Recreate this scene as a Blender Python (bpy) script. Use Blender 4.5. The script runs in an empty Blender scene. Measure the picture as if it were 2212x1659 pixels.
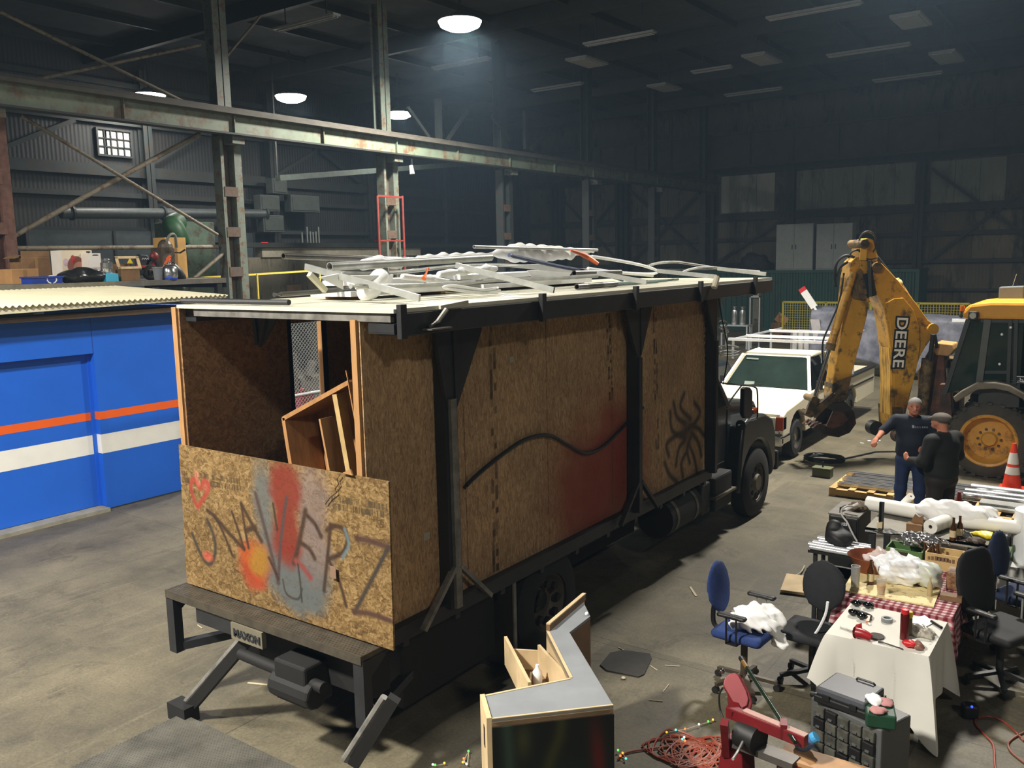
import bpy, math, random
import numpy as np
from mathutils import Vector, Matrix

random.seed(7); rng = np.random.default_rng(7)
scene = bpy.context.scene
col = scene.collection

# ---------------- camera, world, exposure ----------------
PITCH, ROLL, YAW, FPX, CAMH = math.radians(8.08), math.radians(1.238), math.radians(35.82), 1889.0, 3.75
CX, CY = 1106.0, 829.5
def _axes():
    f = np.array([0, math.cos(PITCH), -math.sin(PITCH)]); r = np.array([1.0, 0, 0]); d = np.cross(f, r)
    c, s = math.cos(ROLL), math.sin(ROLL)
    r, d = c*r + s*d, -s*r + c*d
    c, s = math.cos(YAW), math.sin(YAW)
    m = np.array([[c, -s, 0], [s, c, 0], [0, 0, 1]])
    return m@r, m@d, m@f
RT, DN, FW = _axes()
cam = bpy.data.cameras.new('camera'); camo = bpy.data.objects.new('camera', cam); col.objects.link(camo)
cam.sensor_width = 36.0; cam.lens = FPX/2212*36.0; cam.clip_end = 300; cam.clip_start = 0.05
M = Matrix.Identity(4)
for i in range(3):
    M[i][0], M[i][1], M[i][2] = RT[i], -DN[i], -FW[i]
M[2][3] = CAMH
camo.matrix_world = M
scene.camera = camo
w = bpy.data.worlds.new('night'); scene.world = w; w.use_nodes = True
w.node_tree.nodes['Background'].inputs[0].default_value = (0.02, 0.025, 0.035, 1)
w.node_tree.nodes['Background'].inputs[1].default_value = 0.3
scene.view_settings.view_transform = 'Standard'; scene.view_settings.look = 'None'
scene.view_settings.gamma = 1.0; scene.view_settings.use_curve_mapping = False
scene.view_settings.exposure = 0.35
# ceiling lamps and added fill lamps: x, y, z, watts, group words
LAMPS = [(-6.5, -2.3, 10.0, 2300), (-15.2, 19.05, 10.0, 1700), (-30.2, 19.4, 10.0, 170), (-26.6, 23.0, 10.0, 240),
         (-26.3, 28.6, 10.0, 260), (-15.2, -2.3, 10.0, 1400), (-3.4, 16.8, 10.5, 1500), (4.5, 31.0, 10.0, 500), (7.0, -2.3, 10.0, 320)]  # added fills brighten the left floor, far wall and truck's right side
HAZE = 0.0012
cy = scene.cycles; cy.max_bounces = 4; cy.diffuse_bounces = 3; cy.glossy_bounces = 2; cy.transmission_bounces = 2; cy.volume_bounces = 0; cy.transparent_max_bounces = 6
cy.adaptive_threshold = .035; cy.caustics_reflective = False; cy.caustics_refractive = False
vs_ = w.node_tree.nodes.new('ShaderNodeVolumeScatter'); vs_.name = 'haze_scatter'; vs_.inputs['Density'].default_value = HAZE; vs_.inputs['Anisotropy'].default_value = .3; vs_.inputs['Color'].default_value = (.5, .74, 1, 1)
w.node_tree.links.new(vs_.outputs[0], w.node_tree.nodes['World Output'].inputs['Volume'])   # dust haze hanging in the air
LAMP_COL = (1.0, 0.95, 0.86)

# ---------------- measuring helpers: a sight line met with a level or an upright plane ----------------
def ray(x, y): return RT*(x-CX)/FPX + DN*(y-CY)/FPX + FW
def G(x, y, z=0.0):
    d = ray(x, y); return np.array([0, 0, CAMH]) + d*(z-CAMH)/d[2]
def aY(x, y, Y):
    d = ray(x, y); return np.array([0, 0, CAMH]) + d*Y/d[1]
def aX(x, y, X):
    d = ray(x, y); return np.array([0, 0, CAMH]) + d*X/d[0]
def aP(x, y, p0, n):
    d = ray(x, y); o = np.array([0, 0, CAMH]); n = np.array(n, float)
    return o + d*((np.array(p0)-o)@n)/(d@n)

# ---------------- materials ----------------
def lin(c):
    if max(c) > 1.0:
        c = [x/255.0 for x in c]
        c = [x/12.92 if x <= 0.04045 else ((x+0.055)/1.055)**2.4 for x in c]
    return tuple(c[:3]) + (1.0,)
MATS = {}
def N(nt, t, **kw):
    n = nt.nodes.new(t)
    for k, v in kw.items():
        if k.startswith('i_'):
            n.inputs[k[2:].replace('_', ' ')].default_value = v
        else: setattr(n, k, v)
    return n
def mat(name, c, rough=0.6, metal=0.0, var=0.18, scale=5.0, bump=0.0, c2=None, alpha=1.0, emit=0.0, stretch=(1, 1, 1), trans=0.0, spec=0.5, dirt=None, dirt_scale=3.0, dirt_amt=0.5):
    if name in MATS: return MATS[name]
    m = bpy.data.materials.new(name); m.use_nodes = True; nt = m.node_tree
    b = nt.nodes['Principled BSDF']; c = lin(c)
    b.inputs['Roughness'].default_value = rough; b.inputs['Metallic'].default_value = metal
    b.inputs['Specular IOR Level'].default_value = spec
    b.inputs['Base Color'].default_value = c
    if alpha < 1: b.inputs['Alpha'].default_value = alpha
    if trans: b.inputs['Transmission Weight'].default_value = trans
    if emit:
        b.inputs['Emission Color'].default_value = c; b.inputs['Emission Strength'].default_value = emit
    if var > 0 or c2 is not None or bump > 0:
        tc = N(nt, 'ShaderNodeTexCoord'); mp = N(nt, 'ShaderNodeMapping'); mp.inputs['Scale'].default_value = stretch
        nt.links.new(tc.outputs['Object'], mp.inputs[0])
        nz = N(nt, 'ShaderNodeTexNoise', i_Scale=scale, i_Detail=3.0, i_Roughness=0.62)
        nt.links.new(mp.outputs[0], nz.inputs['Vector'])
        rp = N(nt, 'ShaderNodeValToRGB')
        a = tuple(max(0, x*(1-var)) for x in c[:3])+(1,); bb = lin(c2) if c2 is not None else tuple(min(1, x*(1+var)) for x in c[:3])+(1,)
        rp.color_ramp.elements[0].position = 0.32; rp.color_ramp.elements[1].position = 0.68
        rp.color_ramp.elements[0].color = a; rp.color_ramp.elements[1].color = bb
        nt.links.new(nz.outputs['Fac'], rp.inputs[0])
        src = rp.outputs[0]
        if dirt is not None:
            n2 = N(nt, 'ShaderNodeTexNoise', i_Scale=dirt_scale, i_Detail=4.0, i_Roughness=0.7)
            nt.links.new(mp.outputs[0], n2.inputs['Vector'])
            r2 = N(nt, 'ShaderNodeValToRGB'); r2.color_ramp.elements[0].position = 0.62-dirt_amt*0.3; r2.color_ramp.elements[1].position = 0.72-dirt_amt*0.2
            mx = N(nt, 'ShaderNodeMix', data_type='RGBA'); nt.links.new(n2.outputs['Fac'], r2.inputs[0]); nt.links.new(r2.outputs[0], mx.inputs[0])
            nt.links.new(src, mx.inputs[6]); mx.inputs[7].default_value = lin(dirt); src = mx.outputs[2]
        nt.links.new(src, b.inputs['Base Color'])
        if emit: nt.links.new(src, b.inputs['Emission Color'])
        if bump > 0:
            bp = N(nt, 'ShaderNodeBump', i_Strength=bump, i_Distance=0.02); nt.links.new(nz.outputs['Fac'], bp.inputs['Height']); nt.links.new(bp.outputs[0], b.inputs['Normal'])
    MATS[name] = m; return m

def mat_osb(name, c1, c2, c3, scale=1.0, stretch=(1, 1, 1), paint=False, edge=0.5):
    """flaked board: layered stretched cells; an optional painted layer is stored per vertex"""
    if name in MATS: return MATS[name]
    m = bpy.data.materials.new(name); m.use_nodes = True; nt = m.node_tree; L = nt.links.new
    b = nt.nodes['Principled BSDF']; b.inputs['Roughness'].default_value = 0.75; b.inputs['Specular IOR Level'].default_value = 0.25
    tc = N(nt, 'ShaderNodeTexCoord'); mp = N(nt, 'ShaderNodeMapping'); mp.inputs['Scale'].default_value = tuple(scale*s for s in stretch); L(tc.outputs['Object'], mp.inputs[0])
    wn = N(nt, 'ShaderNodeTexNoise', i_Scale=9.0, i_Detail=2.0); L(mp.outputs[0], wn.inputs['Vector'])
    va = N(nt, 'ShaderNodeVectorMath', operation='MULTIPLY_ADD'); L(wn.outputs['Color'], va.inputs[0]); va.inputs[1].default_value = (.16, .16, .16); L(mp.outputs[0], va.inputs[2])
    v1 = N(nt, 'ShaderNodeTexVoronoi', i_Scale=24.0); L(va.outputs[0], v1.inputs['Vector'])
    v2 = N(nt, 'ShaderNodeTexVoronoi', i_Scale=48.0); L(va.outputs[0], v2.inputs['Vector'])
    g = N(nt, 'ShaderNodeTexNoise', i_Scale=60.0, i_Detail=3.0); L(va.outputs[0], g.inputs['Vector'])
    sp1 = N(nt, 'ShaderNodeSeparateColor'); L(v1.outputs['Color'], sp1.inputs[0]); sp2 = N(nt, 'ShaderNodeSeparateColor'); L(v2.outputs['Color'], sp2.inputs[0])
    a = N(nt, 'ShaderNodeMath', operation='ADD'); L(sp1.outputs[0], a.inputs[0]); L(sp2.outputs[1], a.inputs[1])
    a2 = N(nt, 'ShaderNodeMath', operation='MULTIPLY_ADD'); L(g.outputs['Fac'], a2.inputs[0]); a2.inputs[1].default_value = 0.9; L(a.outputs[0], a2.inputs[2])
    dv = N(nt, 'ShaderNodeMath', operation='DIVIDE'); L(a2.outputs[0], dv.inputs[0]); dv.inputs[1].default_value = 2.9
    rp = N(nt, 'ShaderNodeValToRGB'); cr = rp.color_ramp; cr.elements[0].position = .22; cr.elements[1].position = .8; cr.elements[0].color = lin(c1); cr.elements[1].color = lin(c3)
    e = cr.elements.new(.52); e.color = lin(c2); L(dv.outputs[0], rp.inputs[0])
    src = rp.outputs[0]
    bn = N(nt, 'ShaderNodeTexNoise', i_Scale=1.1, i_Detail=3.0); L(tc.outputs['Object'], bn.inputs['Vector'])
    mr = N(nt, 'ShaderNodeMapRange'); mr.inputs[1].default_value = .3; mr.inputs[2].default_value = .7; mr.inputs[3].default_value = .78; mr.inputs[4].default_value = 1.12; L(bn.outputs['Fac'], mr.inputs[0])
    vm = N(nt, 'ShaderNodeVectorMath', operation='SCALE'); L(src, vm.inputs[0]); L(mr.outputs[0], vm.inputs['Scale']); src = vm.outputs[0]
    if paint:
        at = N(nt, 'ShaderNodeAttribute', attribute_name='paint')
        mx = N(nt, 'ShaderNodeMix', data_type='RGBA'); L(src, mx.inputs[6]); L(at.outputs['Color'], mx.inputs[7])
        ml = N(nt, 'ShaderNodeMath', operation='MULTIPLY'); L(at.outputs['Alpha'], ml.inputs[0])
        m3 = N(nt, 'ShaderNodeMapRange'); m3.inputs[3].default_value = .55; m3.inputs[4].default_value = 1.1; L(dv.outputs[0], m3.inputs[0]); L(m3.outputs[0], ml.inputs[1])
        ml.use_clamp = True; L(ml.outputs[0], mx.inputs[0]); src = mx.outputs[2]
    L(src, b.inputs['Base Color'])
    bp = N(nt, 'ShaderNodeBump', i_Strength=.25, i_Distance=.004); L(dv.outputs[0], bp.inputs['Height']); L(bp.outputs[0], b.inputs['Normal'])
    MATS[name] = m; return m

def mat_attr(name, rough=0.7, metal=0.0, spec=0.3):
    """colour read from the per-vertex 'paint' attribute (print, cloth pattern, clothing)"""
    if name in MATS: return MATS[name]
    m = bpy.data.materials.new(name); m.use_nodes = True; nt = m.node_tree; b = nt.nodes['Principled BSDF']
    b.inputs['Roughness'].default_value = rough; b.inputs['Metallic'].default_value = metal; b.inputs['Specular IOR Level'].default_value = spec
    at = N(nt, 'ShaderNodeAttribute', attribute_name='paint'); nt.links.new(at.outputs['Color'], b.inputs['Base Color'])
    MATS[name] = m; return m

# ---------------- mesh building ----------------
def V(*a): return np.array(a if len(a) > 1 else a[0], float)
def unit(v):
    v = np.array(v, float); n = np.linalg.norm(v); return v/n if n else v
def frame(d, up=(0, 0, 1)):
    d = unit(d); u = np.array(up, float)
    if abs(d@u) > .985: u = np.array([0, 1.0, 0]) if abs(d[1]) < .9 else np.array([1.0, 0, 0])
    s = unit(np.cross(d, u)); return d, s, np.cross(s, d)
def rotz(a):
    c, s = math.cos(a), math.sin(a); return np.array([[c, -s, 0], [s, c, 0], [0, 0, 1.0]])
def rotm(ax, a):
    return np.array(Matrix.Rotation(a, 3, Vector(ax)))

class MB:
    def __init__(s): s.v = []; s.f = []; s.fm = []
    def add(s, vs, fs, mi=0):
        n = len(s.v); s.v.extend([tuple(map(float, p)) for p in vs]); s.f.extend([[i+n for i in f] for f in fs]); s.fm.extend([mi]*len(fs)); return s
    def box(s, c, d, rz=0.0, R=None, mi=0):
        c = V(c); R = rotz(rz) if R is None else R; x, y, z = [q/2 for q in d]
        p = [R@np.array(q)+c for q in ((-x, -y, -z), (x, -y, -z), (x, y, -z), (-x, y, -z), (-x, -y, z), (x, -y, z), (x, y, z), (-x, y, z))]
        return s.add(p, [(0, 3, 2, 1), (4, 5, 6, 7), (0, 1, 5, 4), (1, 2, 6, 5), (2, 3, 7, 6), (3, 0, 4, 7)], mi)
    def bx(s, x0, x1, y0, y1, z0, z1, mi=0):
        return s.box(((x0+x1)/2, (y0+y1)/2, (z0+z1)/2), (abs(x1-x0), abs(y1-y0), abs(z1-z0)), mi=mi)
    def bar(s, p0, p1, w, h, up=(0, 0, 1), mi=0):
        p0, p1 = V(p0), V(p1); d, a, b = frame(p1-p0, up); q = []
        for p in (p0, p1):
            for i, j in ((-1, -1), (1, -1), (1, 1), (-1, 1)): q.append(p+a*i*w/2+b*j*h/2)
        return s.add(q, [(3, 2, 1, 0), (4, 5, 6, 7), (0, 1, 5, 4), (1, 2, 6, 5), (2, 3, 7, 6), (3, 0, 4, 7)], mi)
    def cyl(s, p0, p1, r, r2=None, n=12, cap=True, mi=0):
        p0, p1 = V(p0), V(p1); d, a, b = frame(p1-p0); r2 = r if r2 is None else r2; q = []
        for p, rr in ((p0, r), (p1, r2)):
            for k in range(n):
                t = 2*math.pi*k/n; q.append(p+a*rr*math.cos(t)+b*rr*math.sin(t))
        f = [(k, (k+1) % n, n+(k+1) % n, n+k) for k in range(n)]
        if cap: f += [tuple(range(n-1, -1, -1)), tuple(range(n, 2*n))]
        return s.add(q, f, mi)
    def pipe(s, p0, p1, r, ri, n=14):
        p0, p1 = V(p0), V(p1); d, a, b = frame(p1-p0); q = []
        for p, rr in ((p0, r), (p1, r), (p1, ri), (p0, ri)):
            for k in range(n):
                t = 2*math.pi*k/n; q.append(p+a*rr*math.cos(t)+b*rr*math.sin(t))
        f = []
        for j in range(4):
            for k in range(n): f.append((j*n+k, j*n+(k+1) % n, ((j+1) % 4)*n+(k+1) % n, ((j+1) % 4)*n+k))
        return s.add(q, f)
    def tube(s, pts, r, n=8, closed=False, cap=True, smooth=0):
        P = [V(p) for p in pts]
        if smooth: P = spline(P, smooth, closed)
        m = len(P); q = []; prev = None
        rs = r if hasattr(r, '__len__') else [r]*m
        if len(rs) != m: rs = np.interp(np.linspace(0, 1, m), np.linspace(0, 1, len(rs)), rs)
        for i, p in enumerate(P):
            if closed: t = P[(i+1) % m]-P[i-1]
            else: t = P[min(i+1, m-1)]-P[max(i-1, 0)]
            t = unit(t)
            if prev is None: _, a, b = frame(t)
            else:
                a = prev-t*(prev@t); a = unit(a); b = np.cross(t, a)
                b = unit(b)
            prev = a
            for k in range(n):
                u = 2*math.pi*k/n; q.append(p+(a*math.cos(u)+b*math.sin(u))*rs[i])
        f = []
        for i in range(m if closed else m-1):
            for k in range(n):
                j = (i+1) % m; f.append((i*n+k, i*n+(k+1) % n, j*n+(k+1) % n, j*n+k))
        if cap and not closed: f += [tuple(range(n-1, -1, -1)), tuple(range((m-1)*n, m*n))]
        return s.add(q, f)
    def prism(s, pts, ext, mi=0):
        P = [V(p) for p in pts]; e = V(ext); n = len(P)
        nrm = sum((np.cross(P[i], P[(i+1) % n]) for i in range(n)), np.zeros(3))
        if nrm@e > 0: P = P[::-1]
        f = [tuple(range(n)), tuple(range(2*n-1, n-1, -1))]+[((i+1) % n, i, n+i, n+(i+1) % n) for i in range(n)]
        return s.add(P+[p+e for p in P], f, mi)
    def lathe(s, prof, o=(0, 0, 0), ax=(0, 0, 1), n=18, cap=True):
        o = V(o); d, a, b = frame(ax); q = []
        for r, h in prof:
            for k in range(n):
                t = 2*math.pi*k/n; q.append(o+d*h+(a*math.cos(t)+b*math.sin(t))*r)
        f = [(i*n+k, i*n+(k+1) % n, (i+1)*n+(k+1) % n, (i+1)*n+k) for i in range(len(prof)-1) for k in range(n)]
        if cap: f += [tuple(range(n-1, -1, -1)), tuple(range((len(prof)-1)*n, len(prof)*n))]
        return s.add(q, f)
    def ball(s, c, r, nu=12, nv=8, R=None):
        c = V(c); r = V(r) if hasattr(r, '__len__') else np.array([r]*3, float); q = []; R = np.eye(3) if R is None else R
        for j in range(1, nv):
            p = math.pi*j/nv
            for k in range(nu):
                t = 2*math.pi*k/nu; q.append(c+R@(r*np.array([math.sin(p)*math.cos(t), math.sin(p)*math.sin(t), math.cos(p)])))
        q += [c+R@np.array([0, 0, r[2]]), c-R@np.array([0, 0, r[2]])]; T, B = len(q)-2, len(q)-1
        f = [(j*nu+k, (j+1)*nu+k, (j+1)*nu+(k+1) % nu, j*nu+(k+1) % nu) for j in range(nv-2) for k in range(nu)]
        f += [(T, k, (k+1) % nu) for k in range(nu)]+[(B, (nv-2)*nu+(k+1) % nu, (nv-2)*nu+k) for k in range(nu)]
        return s.add(q, f)
    def quad(s, a, b, c, d, mi=0): return s.add([a, b, c, d], [(0, 1, 2, 3)], mi)
    def sheet(s, P, nrm, t):
        """grid P[i][j] of points thickened by t along nrm"""
        P = np.array(P, float); ni, nj = P.shape[:2]; e = np.array(nrm, float)*t
        top = P.reshape(-1, 3); bot = top-e; n0 = ni*nj; f = []
        for i in range(ni-1):
            for j in range(nj-1):
                a = i*nj+j; f.append((a, a+1, a+nj+1, a+nj)); f.append((n0+a+nj, n0+a+nj+1, n0+a+1, n0+a))
        for j in range(nj-1):
            f.append((j, n0+j, n0+j+1, j+1)); a = (ni-1)*nj+j; f.append((a+1, n0+a+1, n0+a, a))
        for i in range(ni-1):
            a = i*nj; f.append((a+nj, n0+a+nj, n0+a, a)); a = i*nj+nj-1; f.append((a, n0+a, n0+a+nj, a+nj))
        return s.add(np.vstack([top, bot]), f)
    def tx(s, R=None, t=(0, 0, 0)):
        R = np.eye(3) if R is None else R; t = V(t); s.v = [tuple(R@np.array(p)+t) for p in s.v]; return s
    def merge(s, o, R=None, t=(0, 0, 0)):
        R = np.eye(3) if R is None else R; t = V(t); return s.add([R@np.array(p)+t for p in o.v], o.f)
    def build(s, name, m, org=(0, 0, 0), smooth=None, bevel=0.0, paint=None, fix=True):
        me = bpy.data.meshes.new(name); o3 = np.array(org, float)
        me.from_pydata([tuple(np.array(p)-o3) for p in s.v], [], s.f)
        ms = m if isinstance(m, (list, tuple)) else [m]
        for q in ms: me.materials.append(q)
        if len(ms) > 1: me.polygons.foreach_set('material_index', s.fm)
        if paint is not None: setpaint(me, paint)
        me.update()
        o = bpy.data.objects.new(name, me); col.objects.link(o)
        if bevel > 0:
            b = o.modifiers.new('bevel', 'BEVEL'); b.width = bevel; b.segments = 2; b.limit_method = 'ANGLE'; b.angle_limit = .6
        if smooth:
            me.polygons.foreach_set('use_smooth', [True]*len(me.polygons))
            if smooth != 'all': me.set_sharp_from_angle(angle=math.radians(40))
        return o

def setpaint(me, rgba):
    a = me.color_attributes.new('paint', 'FLOAT_COLOR', 'POINT'); a.data.foreach_set('color', np.asarray(rgba, np.float32).ravel())

def spline(P, k=6, closed=False):
    P = [V(p) for p in P]; n = len(P); out = []
    for i in range(n if closed else n-1):
        if closed: p0, p1, p2, p3 = P[i-1], P[i], P[(i+1) % n], P[(i+2) % n]
        else: p0, p1, p2, p3 = P[max(i-1, 0)], P[i], P[i+1], P[min(i+2, n-1)]
        for j in range(k):
            t = j/k; out.append(.5*((2*p1)+(-p0+p2)*t+(2*p0-5*p1+4*p2-p3)*t*t+(-p0+3*p1-3*p2+p3)*t**3))
    if not closed: out.append(P[-1])
    return out

ORG = {}
def tag(o, label=None, cat=None, group=None, kind=None):
    if label: o['label'] = label
    if cat: o['category'] = cat
    if group: o['group'] = group
    if kind: o['kind'] = kind
    return o
def thing(name, label, cat, loc=(0, 0, 0), group=None):
    o = bpy.data.objects.new(name, None); o.empty_display_size = .2; col.objects.link(o); o.location = tuple(map(float, loc))
    ORG[o.name] = tuple(map(float, loc)); return tag(o, label, cat, group)
def part(root, name, mb, m, label=None, **kw):
    r = root
    while r.name not in ORG and r.parent: r = r.parent
    o = mb.build(name, m, ORG[r.name], **kw); o.parent = root
    if label: o['label'] = label
    return o
def single(name, mb, m, label, cat, group=None, kind=None, **kw):
    a = np.array(mb.v); org = ((a[:, 0].min()+a[:, 0].max())/2, (a[:, 1].min()+a[:, 1].max())/2, a[:, 2].min())
    o = mb.build(name, m, org, **kw); o.location = org; ORG[o.name] = tuple(org)
    return tag(o, label, cat, group, kind)
def struct(name, mb, m, parent=None, **kw):
    if parent is not None: return part(parent, name, mb, m, **kw)
    o = mb.build(name, m, (0, 0, 0), **kw); ORG[o.name] = (0, 0, 0); o['kind'] = 'structure'; return o
def dup(root, loc, rz=0.0, label=None, group=None, tilt=None):
    r = root.copy(); col.objects.link(r); r.location = tuple(map(float, loc)); r.rotation_euler = (tilt or (0, 0))+(rz,)
    if label: r['label'] = label
    if group: r['group'] = group
    for ch in list(root.children):
        c = ch.copy(); col.objects.link(c); c.parent = r
        for g in ch.children:
            d = g.copy(); col.objects.link(d); d.parent = c
    return r

def text_mb(txt, size, at, right, up, depth=.004, bold=0.0, align='LEFT', sx=1.0):
    cu = bpy.data.curves.new('lettering', 'FONT'); cu.body = txt; cu.size = size; cu.extrude = depth/2; cu.offset = bold; cu.align_x = align; cu.resolution_u = 3
    o = bpy.data.objects.new('lettering', cu); col.objects.link(o)
    dg = bpy.context.evaluated_depsgraph_get(); me = bpy.data.meshes.new_from_object(o.evaluated_get(dg))
    r, u = unit(right), unit(up); n = np.cross(r, u); at = V(at)
    mb = MB(); mb.add([at+r*v.co.x*sx+u*v.co.y+n*v.co.z for v in me.vertices], [list(p.vertices) for p in me.polygons])
    bpy.data.objects.remove(o); bpy.data.curves.remove(cu); bpy.data.meshes.remove(me)
    return mb

# ---- implicit surfaces (bodies, crumpled cloth): smooth blends of tapered capsules, meshed with surface nets ----
def caps(X, a, b, ra, rb):
    a, b = np.array(a, float), np.array(b, float); d = b-a; L = d@d+1e-9
    t = np.clip(((X-a)@d)/L, 0, 1); return np.linalg.norm(X-a-t[..., None]*d, axis=-1)-(ra+(rb-ra)*t)
def ell(X, c, r, R=None):
    q = X-np.array(c, float)
    if R is not None: q = q@R
    r = np.array(r, float); k = np.linalg.norm(q/r, axis=-1); return (k-1)*r.min()*.5+(k-1)*r.mean()*.5
def smin(a, b, k):
    h = np.clip(.5+.5*(b-a)/k, 0, 1); return b+(a-b)*h-k*h*(1-h)
def surfnet(fn, lo, hi, h):
    lo = np.array(lo, float); n = np.ceil((np.array(hi)-lo)/h).astype(int)+1
    gx, gy, gz = np.meshgrid(*[lo[i]+h*np.arange(n[i]) for i in range(3)], indexing='ij')
    P = np.stack([gx, gy, gz], -1); F = fn(P).astype(float); S = F < 0
    acc = np.zeros((n[0]-1, n[1]-1, n[2]-1, 3)); cnt = np.zeros((n[0]-1, n[1]-1, n[2]-1))
    cs = [(i, j, k) for i in (0, 1) for j in (0, 1) for k in (0, 1)]
    def sub(A, c): return A[c[0]:c[0]+n[0]-1, c[1]:c[1]+n[1]-1, c[2]:c[2]+n[2]-1]
    for a in cs:
        for ax in range(3):
            if a[ax] == 0:
                b = list(a); b[ax] = 1; fa, fb = sub(F, a), sub(F, b); m = (fa < 0) != (fb < 0)
                t = np.where(m, fa/np.where(m, fa-fb, 1), 0); pa, pb = sub(P, a), sub(P, b)
                acc += np.where(m[..., None], pa+(pb-pa)*t[..., None], 0); cnt += m
    act = cnt > 0; idx = -np.ones(act.shape, int); idx[act] = np.arange(act.sum()); verts = acc[act]/cnt[act][:, None]
    quads = []
    for ax in range(3):
        u, v = (ax+1) % 3, (ax+2) % 3
        sl0 = [slice(None)]*3; sl1 = [slice(None)]*3; sl0[ax] = slice(0, -1); sl1[ax] = slice(1, None)
        ch = S[tuple(sl0)] != S[tuple(sl1)]; e = np.argwhere(ch)
        e = e[(e[:, u] > 0) & (e[:, v] > 0) & (e[:, u] < n[u]-1) & (e[:, v] < n[v]-1)]
        if len(e) == 0: continue
        def at(du, dv):
            q = e.copy(); q[:, u] -= du; q[:, v] -= dv; return idx[q[:, 0], q[:, 1], q[:, 2]]
        Q = np.stack([at(1, 1), at(0, 1), at(0, 0), at(1, 0)], 1)
        ins = S[e[:, 0], e[:, 1], e[:, 2]]; Q[~ins] = Q[~ins][:, ::-1]; quads.append(Q)
    return verts, np.vstack(quads)
def sdf_mb(fn, lo, hi, h):
    v, q = surfnet(fn, lo, hi, h); mb = MB(); mb.v = [tuple(p) for p in v]; mb.f = q.tolist(); mb.fm = [0]*len(q); return mb
_nk = rng.normal(size=(14, 3))*1.0; _np = rng.uniform(0, 6.28, 14)
def wob(X, s):
    """cheap smooth wobble used for folds"""
    o = 0
    for k, p in zip(_nk, _np): o = o+np.sin((X@k)*s+p)
    return o/7.0
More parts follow.
